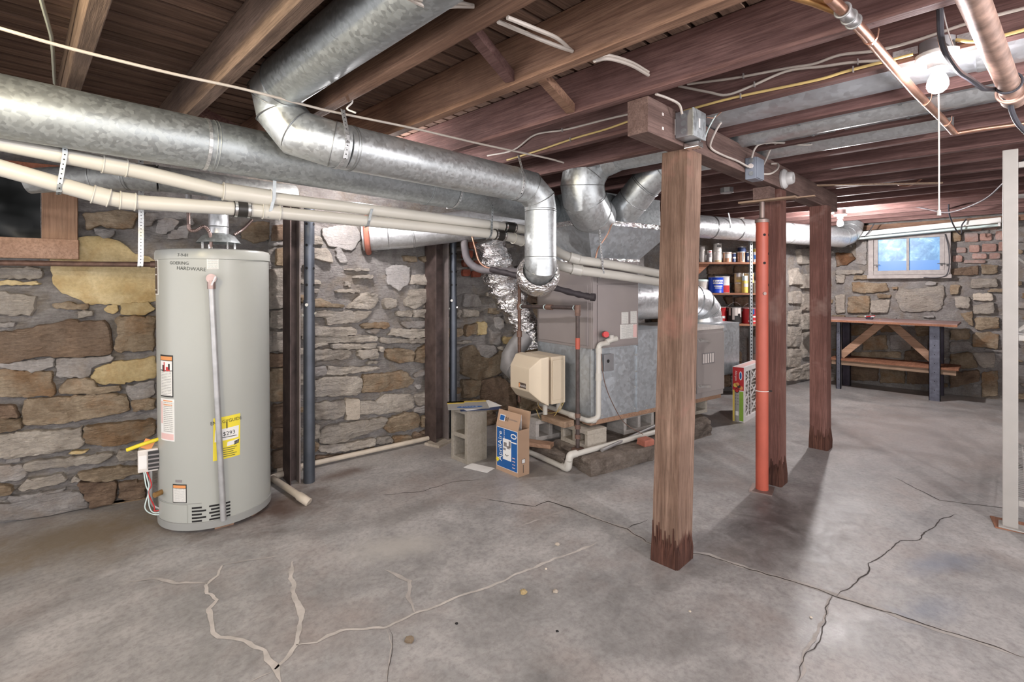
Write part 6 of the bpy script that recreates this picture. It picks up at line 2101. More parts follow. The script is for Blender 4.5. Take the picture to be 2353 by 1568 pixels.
fp = MB().hexa([(-D_ / 2, -W_ / 2, Hh), (-D_ / 2 + th, -W_ / 2, Hh), (-D_ / 2 + th, W_ / 2, Hh), (-D_ / 2, W_ / 2, Hh)],
               [(-D_ / 2 + .028, -W_ / 2 - .0, Hh + .105), (-D_ / 2 + .032, -W_ / 2 - .0, Hh + .105), (-D_ / 2 + .032, W_ / 2, Hh + .105), (-D_ / 2 + .028, W_ / 2, Hh + .105)]).build('flap', 'cardboard', cb)
MB().hexa([(D_ / 2 - th, -W_ / 2, Hh), (D_ / 2, -W_ / 2, Hh), (D_ / 2, W_ / 2, Hh), (D_ / 2 - th, W_ / 2, Hh)],
          [(D_ / 2 + .012, -W_ / 2, Hh + .11), (D_ / 2 + .016, -W_ / 2, Hh + .11), (D_ / 2 + .016, W_ / 2, Hh + .11), (D_ / 2 + .012, W_ / 2, Hh + .11)]).build('flap', 'cardboard', cb)
MB().hexa([(-D_ / 2 + th, -W_ / 2, Hh), (D_ / 2 - th, -W_ / 2, Hh), (D_ / 2 - th, -W_ / 2 + th, Hh), (-D_ / 2 + th, -W_ / 2 + th, Hh)],
          [(-D_ / 2 + th, -W_ / 2 + .05, Hh - .02), (D_ / 2 - th, -W_ / 2 + .05, Hh - .02), (D_ / 2 - th, -W_ / 2 + .054, Hh - .02), (-D_ / 2 + th, -W_ / 2 + .054, Hh - .02)]).build('flap', 'cardboard_in', cb)
MB().mm(.01, .0115, -.08, .02, .02, Hh + .09).build('paper_insert', 'paper', cb)
X = -D_ / 2


def face(name, y0, y1, z0, z1, m, k=1, parent=cb):
    return MB().mm(X - .0006 * k, X, -y1 + 0, -y0 + 0, z0, z1).build(name, m, parent)


face('print_border', -.106, .106, .028, .305, 'paper')
pn = face('print_panel', -.103, .103, .031, .302, 'blue_print', 2)
text_plane(MB(), 'AprilAire', .056, (X - .0016, .068, .175), (0, 0, 1), (0, 1, 0), 1.0).build('print_letters', 'paper', pn)
text_plane(MB(), '10', .085, (X - .0016, -.072, .245), (0, 0, 1), (0, 1, 0), 1.0).build('print_letters', 'paper', pn)
text_plane(MB(), 'water panel', .018, (X - .0016, .028, .255), (0, 0, 1), (0, 1, 0)).build('print_letters', 'paper', pn)
sl = MB().mm(X - .0022, X - .0012, -.045, .040, .09, .235).build('shipping_label', 'paper', cb)
for i, (y0, y1, z0, z1) in enumerate([(.0, .03, .18, .21), (-.03, .0, .17, .19), (.01, .036, .155, .17), (-.04, -.02, .18, .225)]):
    MB().mm(X - .0026, X - .0021, y0, y1, z0, z1).build('label_print', 'can_grey', sl)
MB().tube(curve([(X - .003, .012, .128), (X - .003, .0, .119), (X - .003, -.018, .127)], 6), .0022, 6).build('label_smile', 'black_ink', sl)
MB().box((X - .002, .095, .075), (.001, .026, .026), 0, PI / 4).build('yellow_star', 'yellow_label', cb)
for i in range(4):
    MB().mm(X - .0017, X - .0011, -.08 - .004, -.055, .05 + .022 * i, .055 + .022 * i).build('fine_print', 'pink_print', pn)
# flap print (upside down)
fz = Hh + .055
MB().box((X + .0125, .06, fz), (.002, .052, .042), 0, 0, .26).build('print_border', 'paper', fp)
MB().box((X + .0115, .06, fz), (.002, .044, .034), 0, 0, .26).build('print_panel', 'blue_print', fp)
text_plane(MB(), '10', .04, (X + .0115, .012, fz), (0, 1, 0), (-.25, 0, -1)).build('print_letters', 'can_black', fp)
text_plane(MB(), 'water panel', .017, (X + .0115, -.05, fz), (0, 1, 0), (-.25, 0, -1)).build('print_letters', 'can_grey', fp)
MB().mm(-.02, .012, -W_ / 2 - .0008, -W_ / 2, .085, .115).build('print_border', 'can_black', sw)
MB().mm(-.0175, .0095, -W_ / 2 - .0012, -W_ / 2, .0875, .1125).build('print_panel', 'paper', sw)
MB().mm(-.008, -.002, -W_ / 2 - .0008, -W_ / 2, .02, .075).build('fine_print', 'brown_label', sw)

# ---------------------------------------------------------------- boxed furnace filter
fi = thing('filter_box', 'new pleated air filter with red and green printed edge', 'filter', (4.86, 1.772, 0), math.radians(1.5))
FLn, FT, FH = .56, .105, .52
fr_ = 0.045
for nm, a in (('frame_side', (0, fr_, 0, FT, 0, FH)), ('frame_side', (FLn - fr_, FLn, 0, FT, 0, FH)), ('frame_rail', (fr_, FLn - fr_, 0, FT, 0, fr_)), ('frame_rail', (fr_, FLn - fr_, 0, FT, FH - fr_, FH))):
    MB().mm(*a).build(nm, 'filter_white', fi, bevel=.002)
for i in range(13):
    z = fr_ + (FH - 2 * fr_) * (i + .5) / 13
    h = (FH - 2 * fr_) / 26
    MB().prism([(.018, z - h), (.018, z - h + .004), (.085, z + .002), (.018, z + h - .004), (.018, z + h), (.095, z)], 'x', fr_ - .002, FLn - fr_ + .002).build('pleat', 'filter_media', fi)
MB().mm(fr_ - .004, FLn - fr_ + .004, .09, .10, fr_ - .004, FH - fr_ + .004).build('backing', 'filter_media', fi)


def lat(pts, w_=.012):
    mb = MB()
    for (a, b_) in zip(pts, pts[1:]):
        p, q = Vector((a[0], .006, a[1])), Vector((b_[0], .006, b_[1]))
        d = (q - p)
        mb.box((p + q) / 2, (d.length + w_ * .6, .006, w_), 0, 0, -math.atan2(d.z, d.x))
    mb.build('lattice_bar', 'filter_white', fi)


x0, x1 = fr_ - .01, FLn - fr_ + .01
for xx in (.13, .20):
    lat([(xx, fr_ - .01), (xx + .012, .15), (xx - .006, .28), (xx + .012, .40), (xx, FH - fr_ + .01)], .014)
for k in range(3):
    z = .05 + k * .145
    lat([(x0, z + .0), (.14, z + .07), (x0, z + .145)], .010)
    lat([(.21, z + .02), (.40, z + .145)], .012)
    lat([(.21, z + .135), (.42, z + .0)], .012)
    lat([(.40, z), (x1, z + .08)], .012)
    lat([(.40, z + .14), (x1, z + .05)], .012)
lat([(.42, fr_ - .01), (.405, .25), (.42, FH - fr_ + .01)], .012)


def edge(name, y0, y1, z0, z1, m, k=1):
    return MB().mm(-.0007 * k, 0, y0, y1, z0, z1).build(name, m, fi)


edge('red_print', .002, FT - .002, .30, FH - .002, 'can_red')
edge('yellow_print', .07, FT - .002, .002, .30, 'yellow_print')
edge('grey_print', .042, .086, .002, .30, 'grey_print')
edge('green_print', .006, .042, .012, .29, 'green_print')
for r_ in range(4):
    for cc in (.055, .075):
        MB().cyl((-.0016, cc, .25 - .028 * r_), (0, cc, .25 - .028 * r_), .0065, 10).build('round_icon', 'can_grey', fi)
MB().cyl((-.0018, .065, .295), (0, .065, .295), .021, 18).build('round_seal', 'black_ink', fi)
MB().cyl((-.0024, .065, .295), (0, .065, .295), .016, 18).build('round_seal', 'can_red', fi)
for (yy, zz, s, m) in ((.078, .345, .020, 'yellow_print'), (.06, .355, .018, 'orange_print'), (.045, .335, .017, 'can_black'), (.026, .325, .018, 'orange_print')):
    MB().cyl((-.0014, yy, zz), (0, yy, zz), s, 9).build('flower_print', m, fi)
e = MB().lathe([(0, 0), (1, 0), (1, .001), (0, .001)], n=24)
e.v = [Vector((-.0012 - p.z, .030 + p.x * .014, .44 + p.y * .042)) for p in e.v]
e.build('oval_logo', 'paper', fi)
e = MB().lathe([(0, 0), (1, 0), (1, .001), (0, .001)], n=24)
e.v = [Vector((-.0018 - p.z, .030 + p.x * .009, .44 + p.y * .034)) for p in e.v]
e.build('oval_logo', 'blue_print', fi)
text_plane(MB(), 'Allergens', .026, (-.0016, .072, .435), (0, 0, -1), (0, -1, 0)).build('print_letters', 'paper', fi)
MB().uvquad([(-.0014, .076, .06), (-.0014, .050, .06), (-.0014, .050, .10), (-.0014, .076, .10)]).build('bar_print', 'paper', fi)
MB().mm(.02, FLn - .02, .02, FT - .02, FH, FH + .0008).build('top_print', 'pink_print', fi)

# ---------------------------------------------------------------- shelving with paint cans
shelf_dir = Vector((.707, -.707, 0))
SH = thing('storage_shelf', 'reddish wooden storage shelves with slotted steel uprights by the wall', 'shelf', (5.60, 2.60, 0), -PI / 4)
# local x runs along the front (to the right), local y goes back
SL, SDp = 1.02, .27
LEV = (0.30, .845, 1.205, 1.565)
for z in LEV:
    MB().mm(0, SL, 0, SDp, z - .022, z).build('shelf_board', 'shelfwood', SH, bevel=.002)
MB().mm(-.022, 0, .02, SDp, .2, 1.80).build('side_board', 'shelfwood', SH, bevel=.002)
for x in (-.012, .662):
    up = MB().mm(x - .016, x + .016, -.004, 0, 0, 1.90).mm(x - .016, x - .013, 0, .03, 0, 1.90).build('slotted_upright', 'galv_dull', SH)
    hb = MB()
    for i in range(44):
        hb.mm(x - .005, x + .007, -.0048, -.0042, .12 + .04 * i, .135 + .04 * i)
    hb.build('slots', 'void', SH, kind='stuff')
MB().prism([(0.0, 1.36), (.0, 1.545), (.2, 1.545)], 'y', .05, .07).build('gusset', 'shelfwood', SH)


def shelf_pt(x, y, z):
    return SH.location + Matrix.Rotation(-PI / 4, 3, 'Z') @ Vector((x, y, z))


def can(name, label, x, y, z, r, h, body, lid='tin', kind='can', band=None, text=None, tcol='paper', bail=False, spray=False, drip=False, cat='can'):
    t = thing(name, label, cat, shelf_pt(x, y, z), -PI / 4, 'cans on the shelves')
    if spray:
        MB().lathe([(0, 0), (r, .002), (r, h * .68), (r * .8, h * .73), (r * .8, h * .74), (0, h * .74)], n=22).build('can_body', body, t, True)
        MB().lathe([(r * .92, h * .72), (r * .92, h), (r * .8, h), (0, h)], n=22).build('cap', lid, t, True)
    else:
        MB().lathe([(0, 0), (r, 0), (r + .002, .003), (r, .006), (r, h - .006), (r + .002, h - .003), (r, h), (0, h)], n=28).build('can_body', body, t, True)
        MB().lathe([(r + .0025, h - .008), (r + .003, h + .001), (r * .86, h + .001), (r * .84, h - .004), (0, h - .004)], n=28).build('lid', lid, t, True)
    if band:
        for (m, z0, z1, a) in band:
            MB().cylpatch(r, -a, a, h * z0, h * z1, 10).build('label_band', m, t, True)
    if text:
        text_cyl(MB(), text[0], text[1], r + .003, 0, h * text[2]).build('label_letters', tcol, t)
    if bail:
        MB().tube(curve([(-r - .003, 0, h * .8), (-r * .9, -.02, h * 1.1), (0, -.03, h * 1.32), (r * .9, -.02, h * 1.1), (r + .003, 0, h * .8)], 6), .0018, 6).build('bail_handle', 'wire_metal', t, True)
        for s in (-1, 1):
            MB().cyl((s * r, 0, h * .8), (s * (r + .007), 0, h * .8), .007, 8).build('bail_ear', 'wire_metal', t)
    if drip:
        for i, (a, w_, z0) in enumerate(((-.5, .16, .25), (-.1, .22, .5), (.35, .2, .62), (.75, .12, .4), (-1.0, .15, .5))):
            MB().cylpatch(r, a - w_, a + w_, h * z0, h * .97, 6).build('paint_drip', 'paint_drip', t, True)
    return t


zt, zm, zl = LEV[3] + .001, LEV[2] + .001, LEV[1] + .001
# top shelf
can('spray_can', 'brown-grey spray can leftmost on the top shelf', .045, .07, zt, .031, .135, 'can_grey', 'can_grey', spray=True, band=[('paper', .02, .1, 1.2)])
can('spray_can', 'tall white topped spray can second on the top shelf', .125, .08, zt, .031, .185, 'can_white', 'can_white', spray=True)
can('spray_can', 'short spray can with red cap mark on the top shelf', .195, .05, zt, .031, .14, 'can_grey', 'can_white', spray=True, band=[('can_red', .82, .9, .6), ('paper', .05, .4, .5)])
can('paint_can', 'pale quart can below another can on the top shelf', .30, .08, zt, .046, .118, 'can_white', band=[('can_tan', .05, .2, 1.0)])
can('paint_can', 'white labelled can stacked on another on the top shelf', .302, .08, zt + .121, .046, .10, 'can_white', band=[('black_ink', .62, .74, .5)])
can('paint_can', 'copper can with cream label on the top shelf', .412, .07, zt, .048, .118, 'can_copper', band=[('can_white', .40, .86, .95)])
can('small_tin', 'small dark blue tin between copper cans on the top shelf', .492, .08, zt, .026, .11, 'navy', band=[('paper', .4, .55, .7)])
can('paint_can', 'copper can with dark stripes on the top shelf', .575, .07, zt, .048, .122, 'can_copper', band=[('black_ink', .1, .9, .22), ('can_white', .1, .88, .08)])
can('paint_can', 'navy can behind the steel upright on the top shelf', .66, .08, zt, .045, .118, 'navy', band=[('paper', .2, .6, .5)])
can('paint_can', 'navy tall can at the back of the top shelf', .64, .19, zt, .046, .19, 'navy')
can('small_tin', 'light blue and white tin right of the upright on the top shelf', .735, .06, zt, .03, .12, 'can_white', band=[('blue_print', .3, .7, .8)])
can('spray_can', 'small white bottle with dark print on the top shelf', .795, .05, zt, .024, .11, 'can_white', 'navy', spray=True)
can('paint_can', 'yellow tall can near the red pole on the top shelf', .80, .16, zt, .04, .17, 'yellow_print')
can('paint_can', 'yellow can nearest the red pole on the top shelf', .868, .09, zt, .038, .155, 'yellow_print', band=[('can_black', .6, .8, .6)])
# middle shelf
tb = thing('plastic_tub', 'low white plastic tub at the left of the middle shelf', 'tub', shelf_pt(.11, .13, zm), -PI / 4)
MB().lathe([(0, 0), (.085, 0), (.098, .13), (.102, .135), (.102, .15), (.095, .15), (.09, .14), (0, .138)], n=32).build('tub_body', 'can_white', tb, True)
MB().lathe([(.104, .135), (.105, .155), (.09, .16), (0, .158)], n=32).build('tub_lid', 'tube_white', tb, True)
can('paint_can', 'large blue can with white oval label on the middle shelf', .285, .085, zm, .083, .19, 'blue_can', text=('Andek', .05, .68), band=[('paper', .56, .80, .75), ('paper', .38, .45, .6), ('paper', .28, .33, .5)], tcol='blue_can')
can('paint_can', 'white and red can beside the blue can on the middle shelf', .395, .14, zm, .07, .195, 'can_white', band=[('can_red', .02, .45, .9)])
can('paint_can', 'lower tan can behind the yellow spray on the middle shelf', .575, .12, zm, .05, .118, 'can_tan')
can('paint_can', 'upper yellow labelled can stacked on the middle shelf', .575, .12, zm + .12, .052, .115, 'can_tan', band=[('yellow_print', .1, .3, 1.0), ('can_white', .62, .9, 1.0)])
can('paint_can', 'lower brown can behind the upright on the middle shelf', .69, .12, zm, .05, .118, 'can_copper')
can('paint_can', 'upper tan can stacked behind the upright on the middle shelf', .69, .12, zm + .12, .055, .115, 'can_tan', band=[('yellow_print', .05, .2, 1.0), ('can_copper', .3, .7, .8)])
can('spray_can', 'yellow spray can with white cap on the middle shelf', .605, .035, zm, .034, .20, 'yellow_print', 'tube_white', spray=True, band=[('can_white', .35, .55, .8)])
can('paint_can', 'small tin with black label on the middle shelf', .755, .04, zm, .044, .118, 'can_white', band=[('can_black', .48, .72, .95)])
can('paint_can', 'red and white can nearest the pole on the middle shelf', .83, .11, zm, .05, .20, 'can_white', band=[('can_red', .45, .85, 1.0)])
# lower shelf
can('paint_can', 'red can half hidden by the shiny elbow on the lower shelf', .365, .15, zl, .07, .195, 'can_red', band=[('paper', .3, .45, .5)])
can('paint_can', 'black can with white drips on the lower shelf', .505, .10, zl, .080, .19, 'can_black', bail=True, drip=True)
can('paint_can', 'red gallon can with blue badge on the lower shelf', .685, .09, zl, .083, .185, 'can_red', bail=True, band=[('blue_print', .60, .92, .22), ('black_ink', .02, .98, .02), ('paper', .40, .5, .5), ('paper', .14, .2, .6)])
can('paint_can', 'plain metal can on the bottom shelf', .80, .10, .301, .075, .19, 'tin')
can('paint_can', 'plain metal can stacked on another at the shelf bottom', .80, .10, .494, .075, .19, 'tin')

# ---------------------------------------------------------------- duct along the far wall
fdx = thing('long_round_duct', 'long galvanized duct running over the paint shelves to the far wall', 'duct', (6.3, 1.95, 1.85))
q0, q1 = Vector((4.55, 2.62, 1.935)), Vector((7.20, 1.56, 1.90))
cuts = [0, .30, .43, .72, .86, 1.0]
for i, (a, b_) in enumerate(zip(cuts, cuts[1:])):
    MB().tube([q0.lerp(q1, a), q0.lerp(q1, b_)], .122, 40).build('pipe_section', 'galv_bright', fdx, True, world=True)
    if i:
        seam_ring(fdx, q0.lerp(q1, a), q1 - q0, .122, double=True, m='seam')
pe = [q1, q1 + Vector((.14, -.055, -.005)), q1 + Vector((.25, -.10, .03)), q1 + Vector((.32, -.13, .10)), q1 + Vector((.35, -.14, .18))]
MB().tube(pe, .122, 40).build('elbow', 'galv_bright', fdx, True, world=True)
for i in (1, 2, 3):
    seam_ring(fdx, pe[i], pe[i + 1] - pe[i - 1], .126)
for t in (.36, .56):
    c = q0.lerp(q1, t)
    perf_strap('hanger_strap', [c + Vector((-.05, -.12, -.01)), c + Vector((-.04, -.10, .08)), c + Vector((-.03, -.08, .16))], .02, (.93, -.37, 0), parent=fdx, holes=False)

# ---------------------------------------------------------------- work bench
wb = thing('work_bench', 'plywood topped work bench on steel legs under the window', 'bench', (7.45, 1.05, 0))
MB().mm(7.15, 7.76, .40, 1.80, .855, .878).build('bench_top', 'bench_top', wb, world=True, bevel=.003)
MB().mm(7.14, 7.152, .40, 1.80, .845, .868).build('front_edging', 'shelfwood', wb, world=True, bevel=.002)


def leg(x, y, m, holes=True, w_=.10):
    l = MB().mm(x - .012, x, y - w_ / 2, y + w_ / 2, 0, .855).mm(x - .012, x + .04, y - w_ / 2, y - w_ / 2 + .006, 0, .855).mm(x - .012, x + .04, y + w_ / 2 - .006, y + w_ / 2, 0, .855).build('leg', m, wb, world=True)
    if holes:
        for i in range(7):
            MB().cyl((x - .0125, y, .12 + .10 * i), (x - .014, y, .12 + .10 * i), .005, 8).build('bolt_hole', 'void', l, world=True)


leg(7.30, .60, 'bench_steel')
leg(7.70, .60, 'bench_dark', False)
leg(7.30, 1.52, 'bench_steel', True, .05)
leg(7.62, 1.50, 'bench_dark', False, .09)
MB().mm(7.30, 7.72, .40, 1.62, .355, .378).build('lower_shelf', 'shelfwood', wb, world=True, bevel=.002)
MB().mm(7.32, 7.345, .42, 1.60, .30, .355).build('shelf_rail', 'lumber', wb, world=True, bevel=.002)
for s, (ya, za), (yb, zb) in ((1, (1.50, .42), (1.10, .84)), (-1, (.60, .42), (1.00, .84))):
    d = Vector((0, yb - ya, zb - za))
    MB().box((7.42, (ya + yb) / 2, (za + zb) / 2), (.035, d.length + .05, .085), 0, math.atan2(zb - za, yb - ya) if yb > ya else math.atan2(za - zb, ya - yb)).build('diagonal_brace', 'pine', wb, world=True, bevel=.003)
tl = thing('small_clamp', 'small dark metal tool lying on the work bench', 'tool', (7.42, 1.22, .879))
MB().mm(-.03, .03, -.035, .035, 0, .022).build('jaw', 'bench_dark', tl, bevel=.006)
MB().cyl((0, -.05, .03), (0, .05, .032), .011, 10).build('screw', 'galv_pipe', tl, True)
MB().cyl((-.03, .03, .03), (.02, -.05, .04), .008, 8).build('grip', 'can_red', tl, True)

# ---------------------------------------------------------------- fluorescent fixture over the window
fx_ = thing('fluorescent_fixture', 'long white unlit fluorescent strip fixture above the window', 'light fixture', (7.66, .75, 2.0))
A, B = Vector((7.62, 1.40, 1.915)), Vector((7.66, .07, 1.985))
d = (B - A)
rzz = math.atan2(d.y, d.x)
ryy = -math.atan2(d.z, math.hypot(d.x, d.y))
MB().box((A + B) / 2 + Vector((0, 0, .03)), (d.length, .10, .05), rzz, 0, ryy).build('housing', 'white', fx_, world=True, bevel=.008)
MB().box((A + B) / 2 + Vector((0, 0, .0)), (d.length, .16, .012), rzz, 0, ryy).build('reflector', 'white', fx_, world=True, bevel=.003)
for s in (-1, 1):
    u = Vector((s * .045, 0, -.028))
    MB().tube([A + u + d * .02, B + u - d * .02], .013, 14).build('tube', 'tube_white', fx_, True, world=True)
    for p in (A + u + d * .012, B + u - d * .012):
        MB().box(p + Vector((0, 0, .008)), (.02, .03, .04), rzz).build('tube_holder', 'white', fx_, world=True)

# ---------------------------------------------------------------- storage rack at the right edge
rk = thing('storage_rack', 'beige metal storage rack with wire shelves at the right edge', 'rack', (4.4, -.25, 0))
RX0, RX1, RY0, RY1 = 3.765, 5.10, .0, -.46


def rack_post(x, y):
    MB().mm(x - .024, x + .024, y - .03, y + .03, 0.008, 2.02).build('upright', 'rack_paint', rk, world=True, bevel=.004)
    MB().mm(x - .05, x + .05, y - .06, y + .045, .007, .014).build('foot_plate', 'rack_paint', rk, world=True, bevel=.002)


for x in (RX0, RX1):
    for y in (RY0, RY1):
        rack_post(x, y)
for z in (.16, 1.035, 1.95):
    for y in (RY0 - .0, RY1):
        MB().mm(RX0 + .024, RX1 - .024, y - .012, y + .012, z - .03, z).build('shelf_rail', 'rack_paint', rk, world=True, bevel=.002)
    for x in (RX0, RX1):
        MB().mm(x - .012, x + .012, RY1 + .03, RY0 - .03, z - .03, z).build('end_rail', 'rack_paint', rk, world=True, bevel=.002)
    if z < 1.5:
        n = 34
        for i in range(n):
            x = RX0 + .03 + (RX1 - RX0 - .06) * i / (n - 1)
            MB().cyl((x, RY1 + .01, z + .003), (x, RY0 - .01, z + .003), .003, 6).build('shelf_wire', 'wire_metal', rk, world=True)
        for k in range(4):
            yv = RY1 + .06 + (RY0 - RY1 - .12) * k / 3
            MB().cyl((RX0 + .02, yv, z - .002), (RX1 - .02, yv, z - .002), .004, 6).build('shelf_wire', 'wire_metal', rk, world=True)
for (p, q) in (((RX0, RY0 - .03, 1.06), (RX0, RY1 + .03, 1.40)), ((RX1, RY0 - .03, 1.5), (RX1, RY1 + .03, 1.06)), ((RX0 + .03, RY0 - .012, 1.10), (RX0 + .35, RY0 - .012, 1.95)), ((RX0 + .03, RY0 - .012, .9), (RX0 + .30, RY0 - .012, .25))):
    dd = Vector(q) - Vector(p)
    MB().tube([p, q], .010, 8).build('brace', 'rack_paint', rk, True, world=True)
MB().box((3.80, .0, .0035), (.16, .14, .006), .15).build('wood_pad', 'shelfwood', None)
tag(bpy.data.objects['wood_pad'], 'thin wooden pad under the storage rack foot', 'pad')

# ---------------------------------------------------------------- sheet metal in the joist bays
t = thing('bay_duct', 'wide oval galvanized duct in the joist bay behind the bulb', 'duct', (2.43, .3, 2.09))
MB().tube([(2.432, 1.30, 2.165), (2.432, .08, 2.165)], .165, 40, ry=.088).build('pipe_section', 'sheet', t, True, world=True)
MB().tube([(2.432, .09, 2.165), (2.432, -2.0, 2.165)], .167, 40, ry=.090).build('pipe_section', 'sheet', t, True, world=True)
for yy in (.085, -.12):
    MB().tube([(2.432, yy, 2.165), (2.432, yy - .03, 2.165)], .170, 40, ry=.093).build('joint_band', 'galv_dull', t, True, world=True)
t = thing('joist_pan', 'flat galvanized sheet closing the joist bay left of the string', 'sheet metal', (2.84, .4, 2.10))
MB().mm(2.663, 3.02, -2.0, .98, 2.096, 2.100).build('sheet', 'sheet', t, world=True)
for yy in (.75, .35, -.1):
    MB().mm(2.663, 3.02, yy - .012, yy, 2.092, 2.097).build('lap_seam', 'galv_dull', t, world=True)

# ---------------------------------------------------------------- pipes under the joists at the right
cu = thing('copper_pipe', 'bright copper water pipe running under the joists past the bulb', 'pipe', P['copper'][3])
MB().tube(P['copper'], .0145, 16).build('pipe', 'copper', cu, True, world=True)
MB().tube(fillet([P['copper'][-1], Vector(P['copper'][-1]) + Vector((.03, -.01, .0)), P['copper3'][1], P['copper3'][2]], .03), .010, 14).build('branch_pipe', 'copper', cu, True, world=True)
MB().tube([(1.30, .46, 2.055)] + P['copper2'][1:] + [P['copper'][1]], .0115, 14).build('branch_pipe', 'brass', cu, True, world=True)
a, b_ = Vector(P['copper'][1]), Vector(P['copper'][2])
MB().tube([a.lerp(b_, -.25), a.lerp(b_, .35)], .0185, 16).build('tee_fitting', 'galv_pipe', cu, True, world=True)
for q in (.35, -.25, .1):
    MB().ring(a.lerp(b_, q), b_ - a, .018, .004, 20, 8).build('fitting_lip', 'galv_pipe', cu, True, world=True)
for x in (1.84, 2.62, 3.03):
    for a, b_ in zip(P['copper'], P['copper'][1:]):
        if a[0] <= x <= b_[0]:
            c = Vector(a).lerp(Vector(b_), (x - a[0]) / (b_[0] - a[0]))
            MB().ribbon(curve([c + Vector((0, .022, .026)), c + Vector((0, .017, 0)), c + Vector((0, 0, -.016)), c + Vector((0, -.017, 0)), c + Vector((0, -.022, .026))], 4), .012, .002, (1, 0, 0)).build('pipe_clip', 'copper', cu, world=True)

dp = thing('iron_drain_pipe', 'thick dusty iron pipe under the joists at top right', 'pipe', (2.2, .03, 2.0))
pd = [Vector((.9, .12, 1.985)), Vector(P['drain'][1]), Vector((2.60, -.005, 2.003))]
MB().tube(fillet(pd + [Vector((2.70, -.012, 2.01))], .03), .0305, 24).build('pipe', 'cast_pipe', dp, True, world=True)
MB().tube([(2.56, -.003, 2.003), (2.68, -.011, 2.008)], .040, 24).build('hub', 'cast_pipe', dp, True, world=True)
MB().ring((2.56, -.003, 2.003), (1, -.06, 0), .040, .005, 28, 8).build('hub_lip', 'cast_pipe', dp, True, world=True)
MB().cyl((2.66, -.01, 2.0), (2.66, -.01, 2.12), .035, 20).build('riser', 'cast_pipe', dp, True, world=True)
MB().ring((2.45, .004, 2.003), (1, -.06, 0), .034, .004, 24, 6).build('wire_wrap', 'cord_dark', dp, True, world=True)

# ---------------------------------------------------------------- boxes on the beam
jb = thing('junction_box', 'large grey metal junction box on the near end of the beam', 'junction box', (2.10, 1.0, 1.95))
MB().mm(2.06, 2.175, .965, 1.043, 1.945, 2.058).build('box', 'box_grey', jb, world=True, bevel=.003)
MB().mm(2.056, 2.179, .958, .966, 1.941, 2.062).build('cover', 'galv_dull', jb, world=True, bevel=.002)
MB().mm(2.105, 2.118, .9565, .9585, 1.985, 2.025).build('sticker', 'paper', jb, world=True)
for z in (1.97, 2.003, 2.036):
    MB().cyl((2.0605, 1.005, z), (2.058, 1.005, z), .0125, 16).build('knockout', 'galv_dull', jb, True, world=True)
MB().mm(2.14, 2.19, .975, 1.043, 1.915, 1.94).build('clamp', 'chrome', jb, world=True, bevel=.003)
for i in range(3):
    MB().cyl((2.185, .99 + .015 * i, 1.915), (2.185, .99 + .015 * i, 1.965), .005, 8).build('clamp_screw', 'chrome', jb, True, world=True)
j2 = thing('junction_box', 'smaller grey junction box with cable ends midway along the beam', 'junction box', (2.93, 1.0, 1.88))
MB().mm(2.875, 2.985, .985, 1.043, 1.885, 2.005).build('box', 'box_blue', j2, world=True, bevel=.006)
MB().mm(2.878, 2.982, .978, .986, 1.888, 2.002).build('cover', 'box_blue', j2, world=True, bevel=.003)
MB().cyl((2.874, 1.01, 1.955), (2.862, 1.01, 1.955), .013, 12).build('cable_clamp', 'paint_drip', j2, True, world=True)
for z in (1.915, 1.985):
    MB().cyl((2.8745, 1.01, z), (2.872, 1.01, z), .012, 14).build('knockout', 'galv_dull', j2, True, world=True)
kn = thing('porcelain_lampholder', 'round white porcelain lampholder without bulb on the beam side', 'lampholder', (3.52, 1.043, 1.985))
MB().lathe([(0, .0), (.062, 0), (.064, -.012), (.058, -.022), (.042, -.03), (.040, -.055), (.034, -.065), (.016, -.066), (.014, -.05), (0, -.05)], axis='y', n=32).build('holder', 'porcelain', kn, True)
MB().lathe([(0, -.052), (.012, -.052), (.012, -.064), (0, -.064)], axis='y', n=14).build('socket', 'rack_paint', kn, True)
tag(MB().box((3.56, 1.02, 1.862), (.035, .30, .008), .1).build('cedar_shim', 'lumber', None), 'thin split wood shim wedged under the beam by the red pole', 'shim')
bx = thing('junction_box', 'small octagonal box on the far joists seen beneath the beam', 'junction box', (3.9, 1.55, 2.05))
MB().lathe([(0, 0), (.05, 0), (.05, -.035), (.045, -.04), (0, -.04)], n=8).build('box', 'box_grey', bx)

# ---------------------------------------------------------------- cables
wire('hanging_cable', P['long_cable'], .0055, 'cable', 'long white cable stapled under the joists above the shiny duct', 'cable')
wire('hanging_cable', P['green_cable'], .006, 'cable_green', 'faded grey-green cable hanging from the boards at top left', 'cable')
for k, lab in (('c1', 'lower white cable looping into the joist beside the bay duct'), ('c2', 'upper white cable looping into the joist beside the bay duct'),
               ('c3', 'lower of two white cables crossing the joist bay beside the dark wood block'), ('c4', 'upper of two white cables crossing the joist bay beside the dark wood block'),
               ('c5', 'white cable crossing the joist bay above the near beam end'), ('c6', 'white cable dropping into the large junction box')):
    wire('joist_cable', P[k], .0068 if k in ('c3', 'c4', 'c5') else .0055, 'cable', lab, 'cable', 'white cables through the joists')
wire('joist_cable', [Vector(p) + Vector((0, .0, .012)) for p in P['c5']], .0055, 'cable', 'second white cable close above the one over the beam end', 'cable', 'white cables through the joists')
for k, m, lab in (('y1', 'cable', 'upper cream cable stapled to the joist left of the beam end'), ('y2', 'cable_yellow', 'lower yellowish cable stapled to the joist left of the beam end'),
                  ('wA', 'cable', 'upper white cable stapled along the joist towards the bulb'), ('wB', 'cable', 'sagging white cable stapled along the joist towards the bulb'),
                  ('yC', 'cable_yellow', 'yellow cable stapled along the joist into the lamp box'), ('yD', 'cable_yellow', 'yellow cable leaving the lamp box to the right')):
    wire('joist_cable', P[k], .0055, m, lab, 'cable', 'cables stapled to the joist by the lamp')
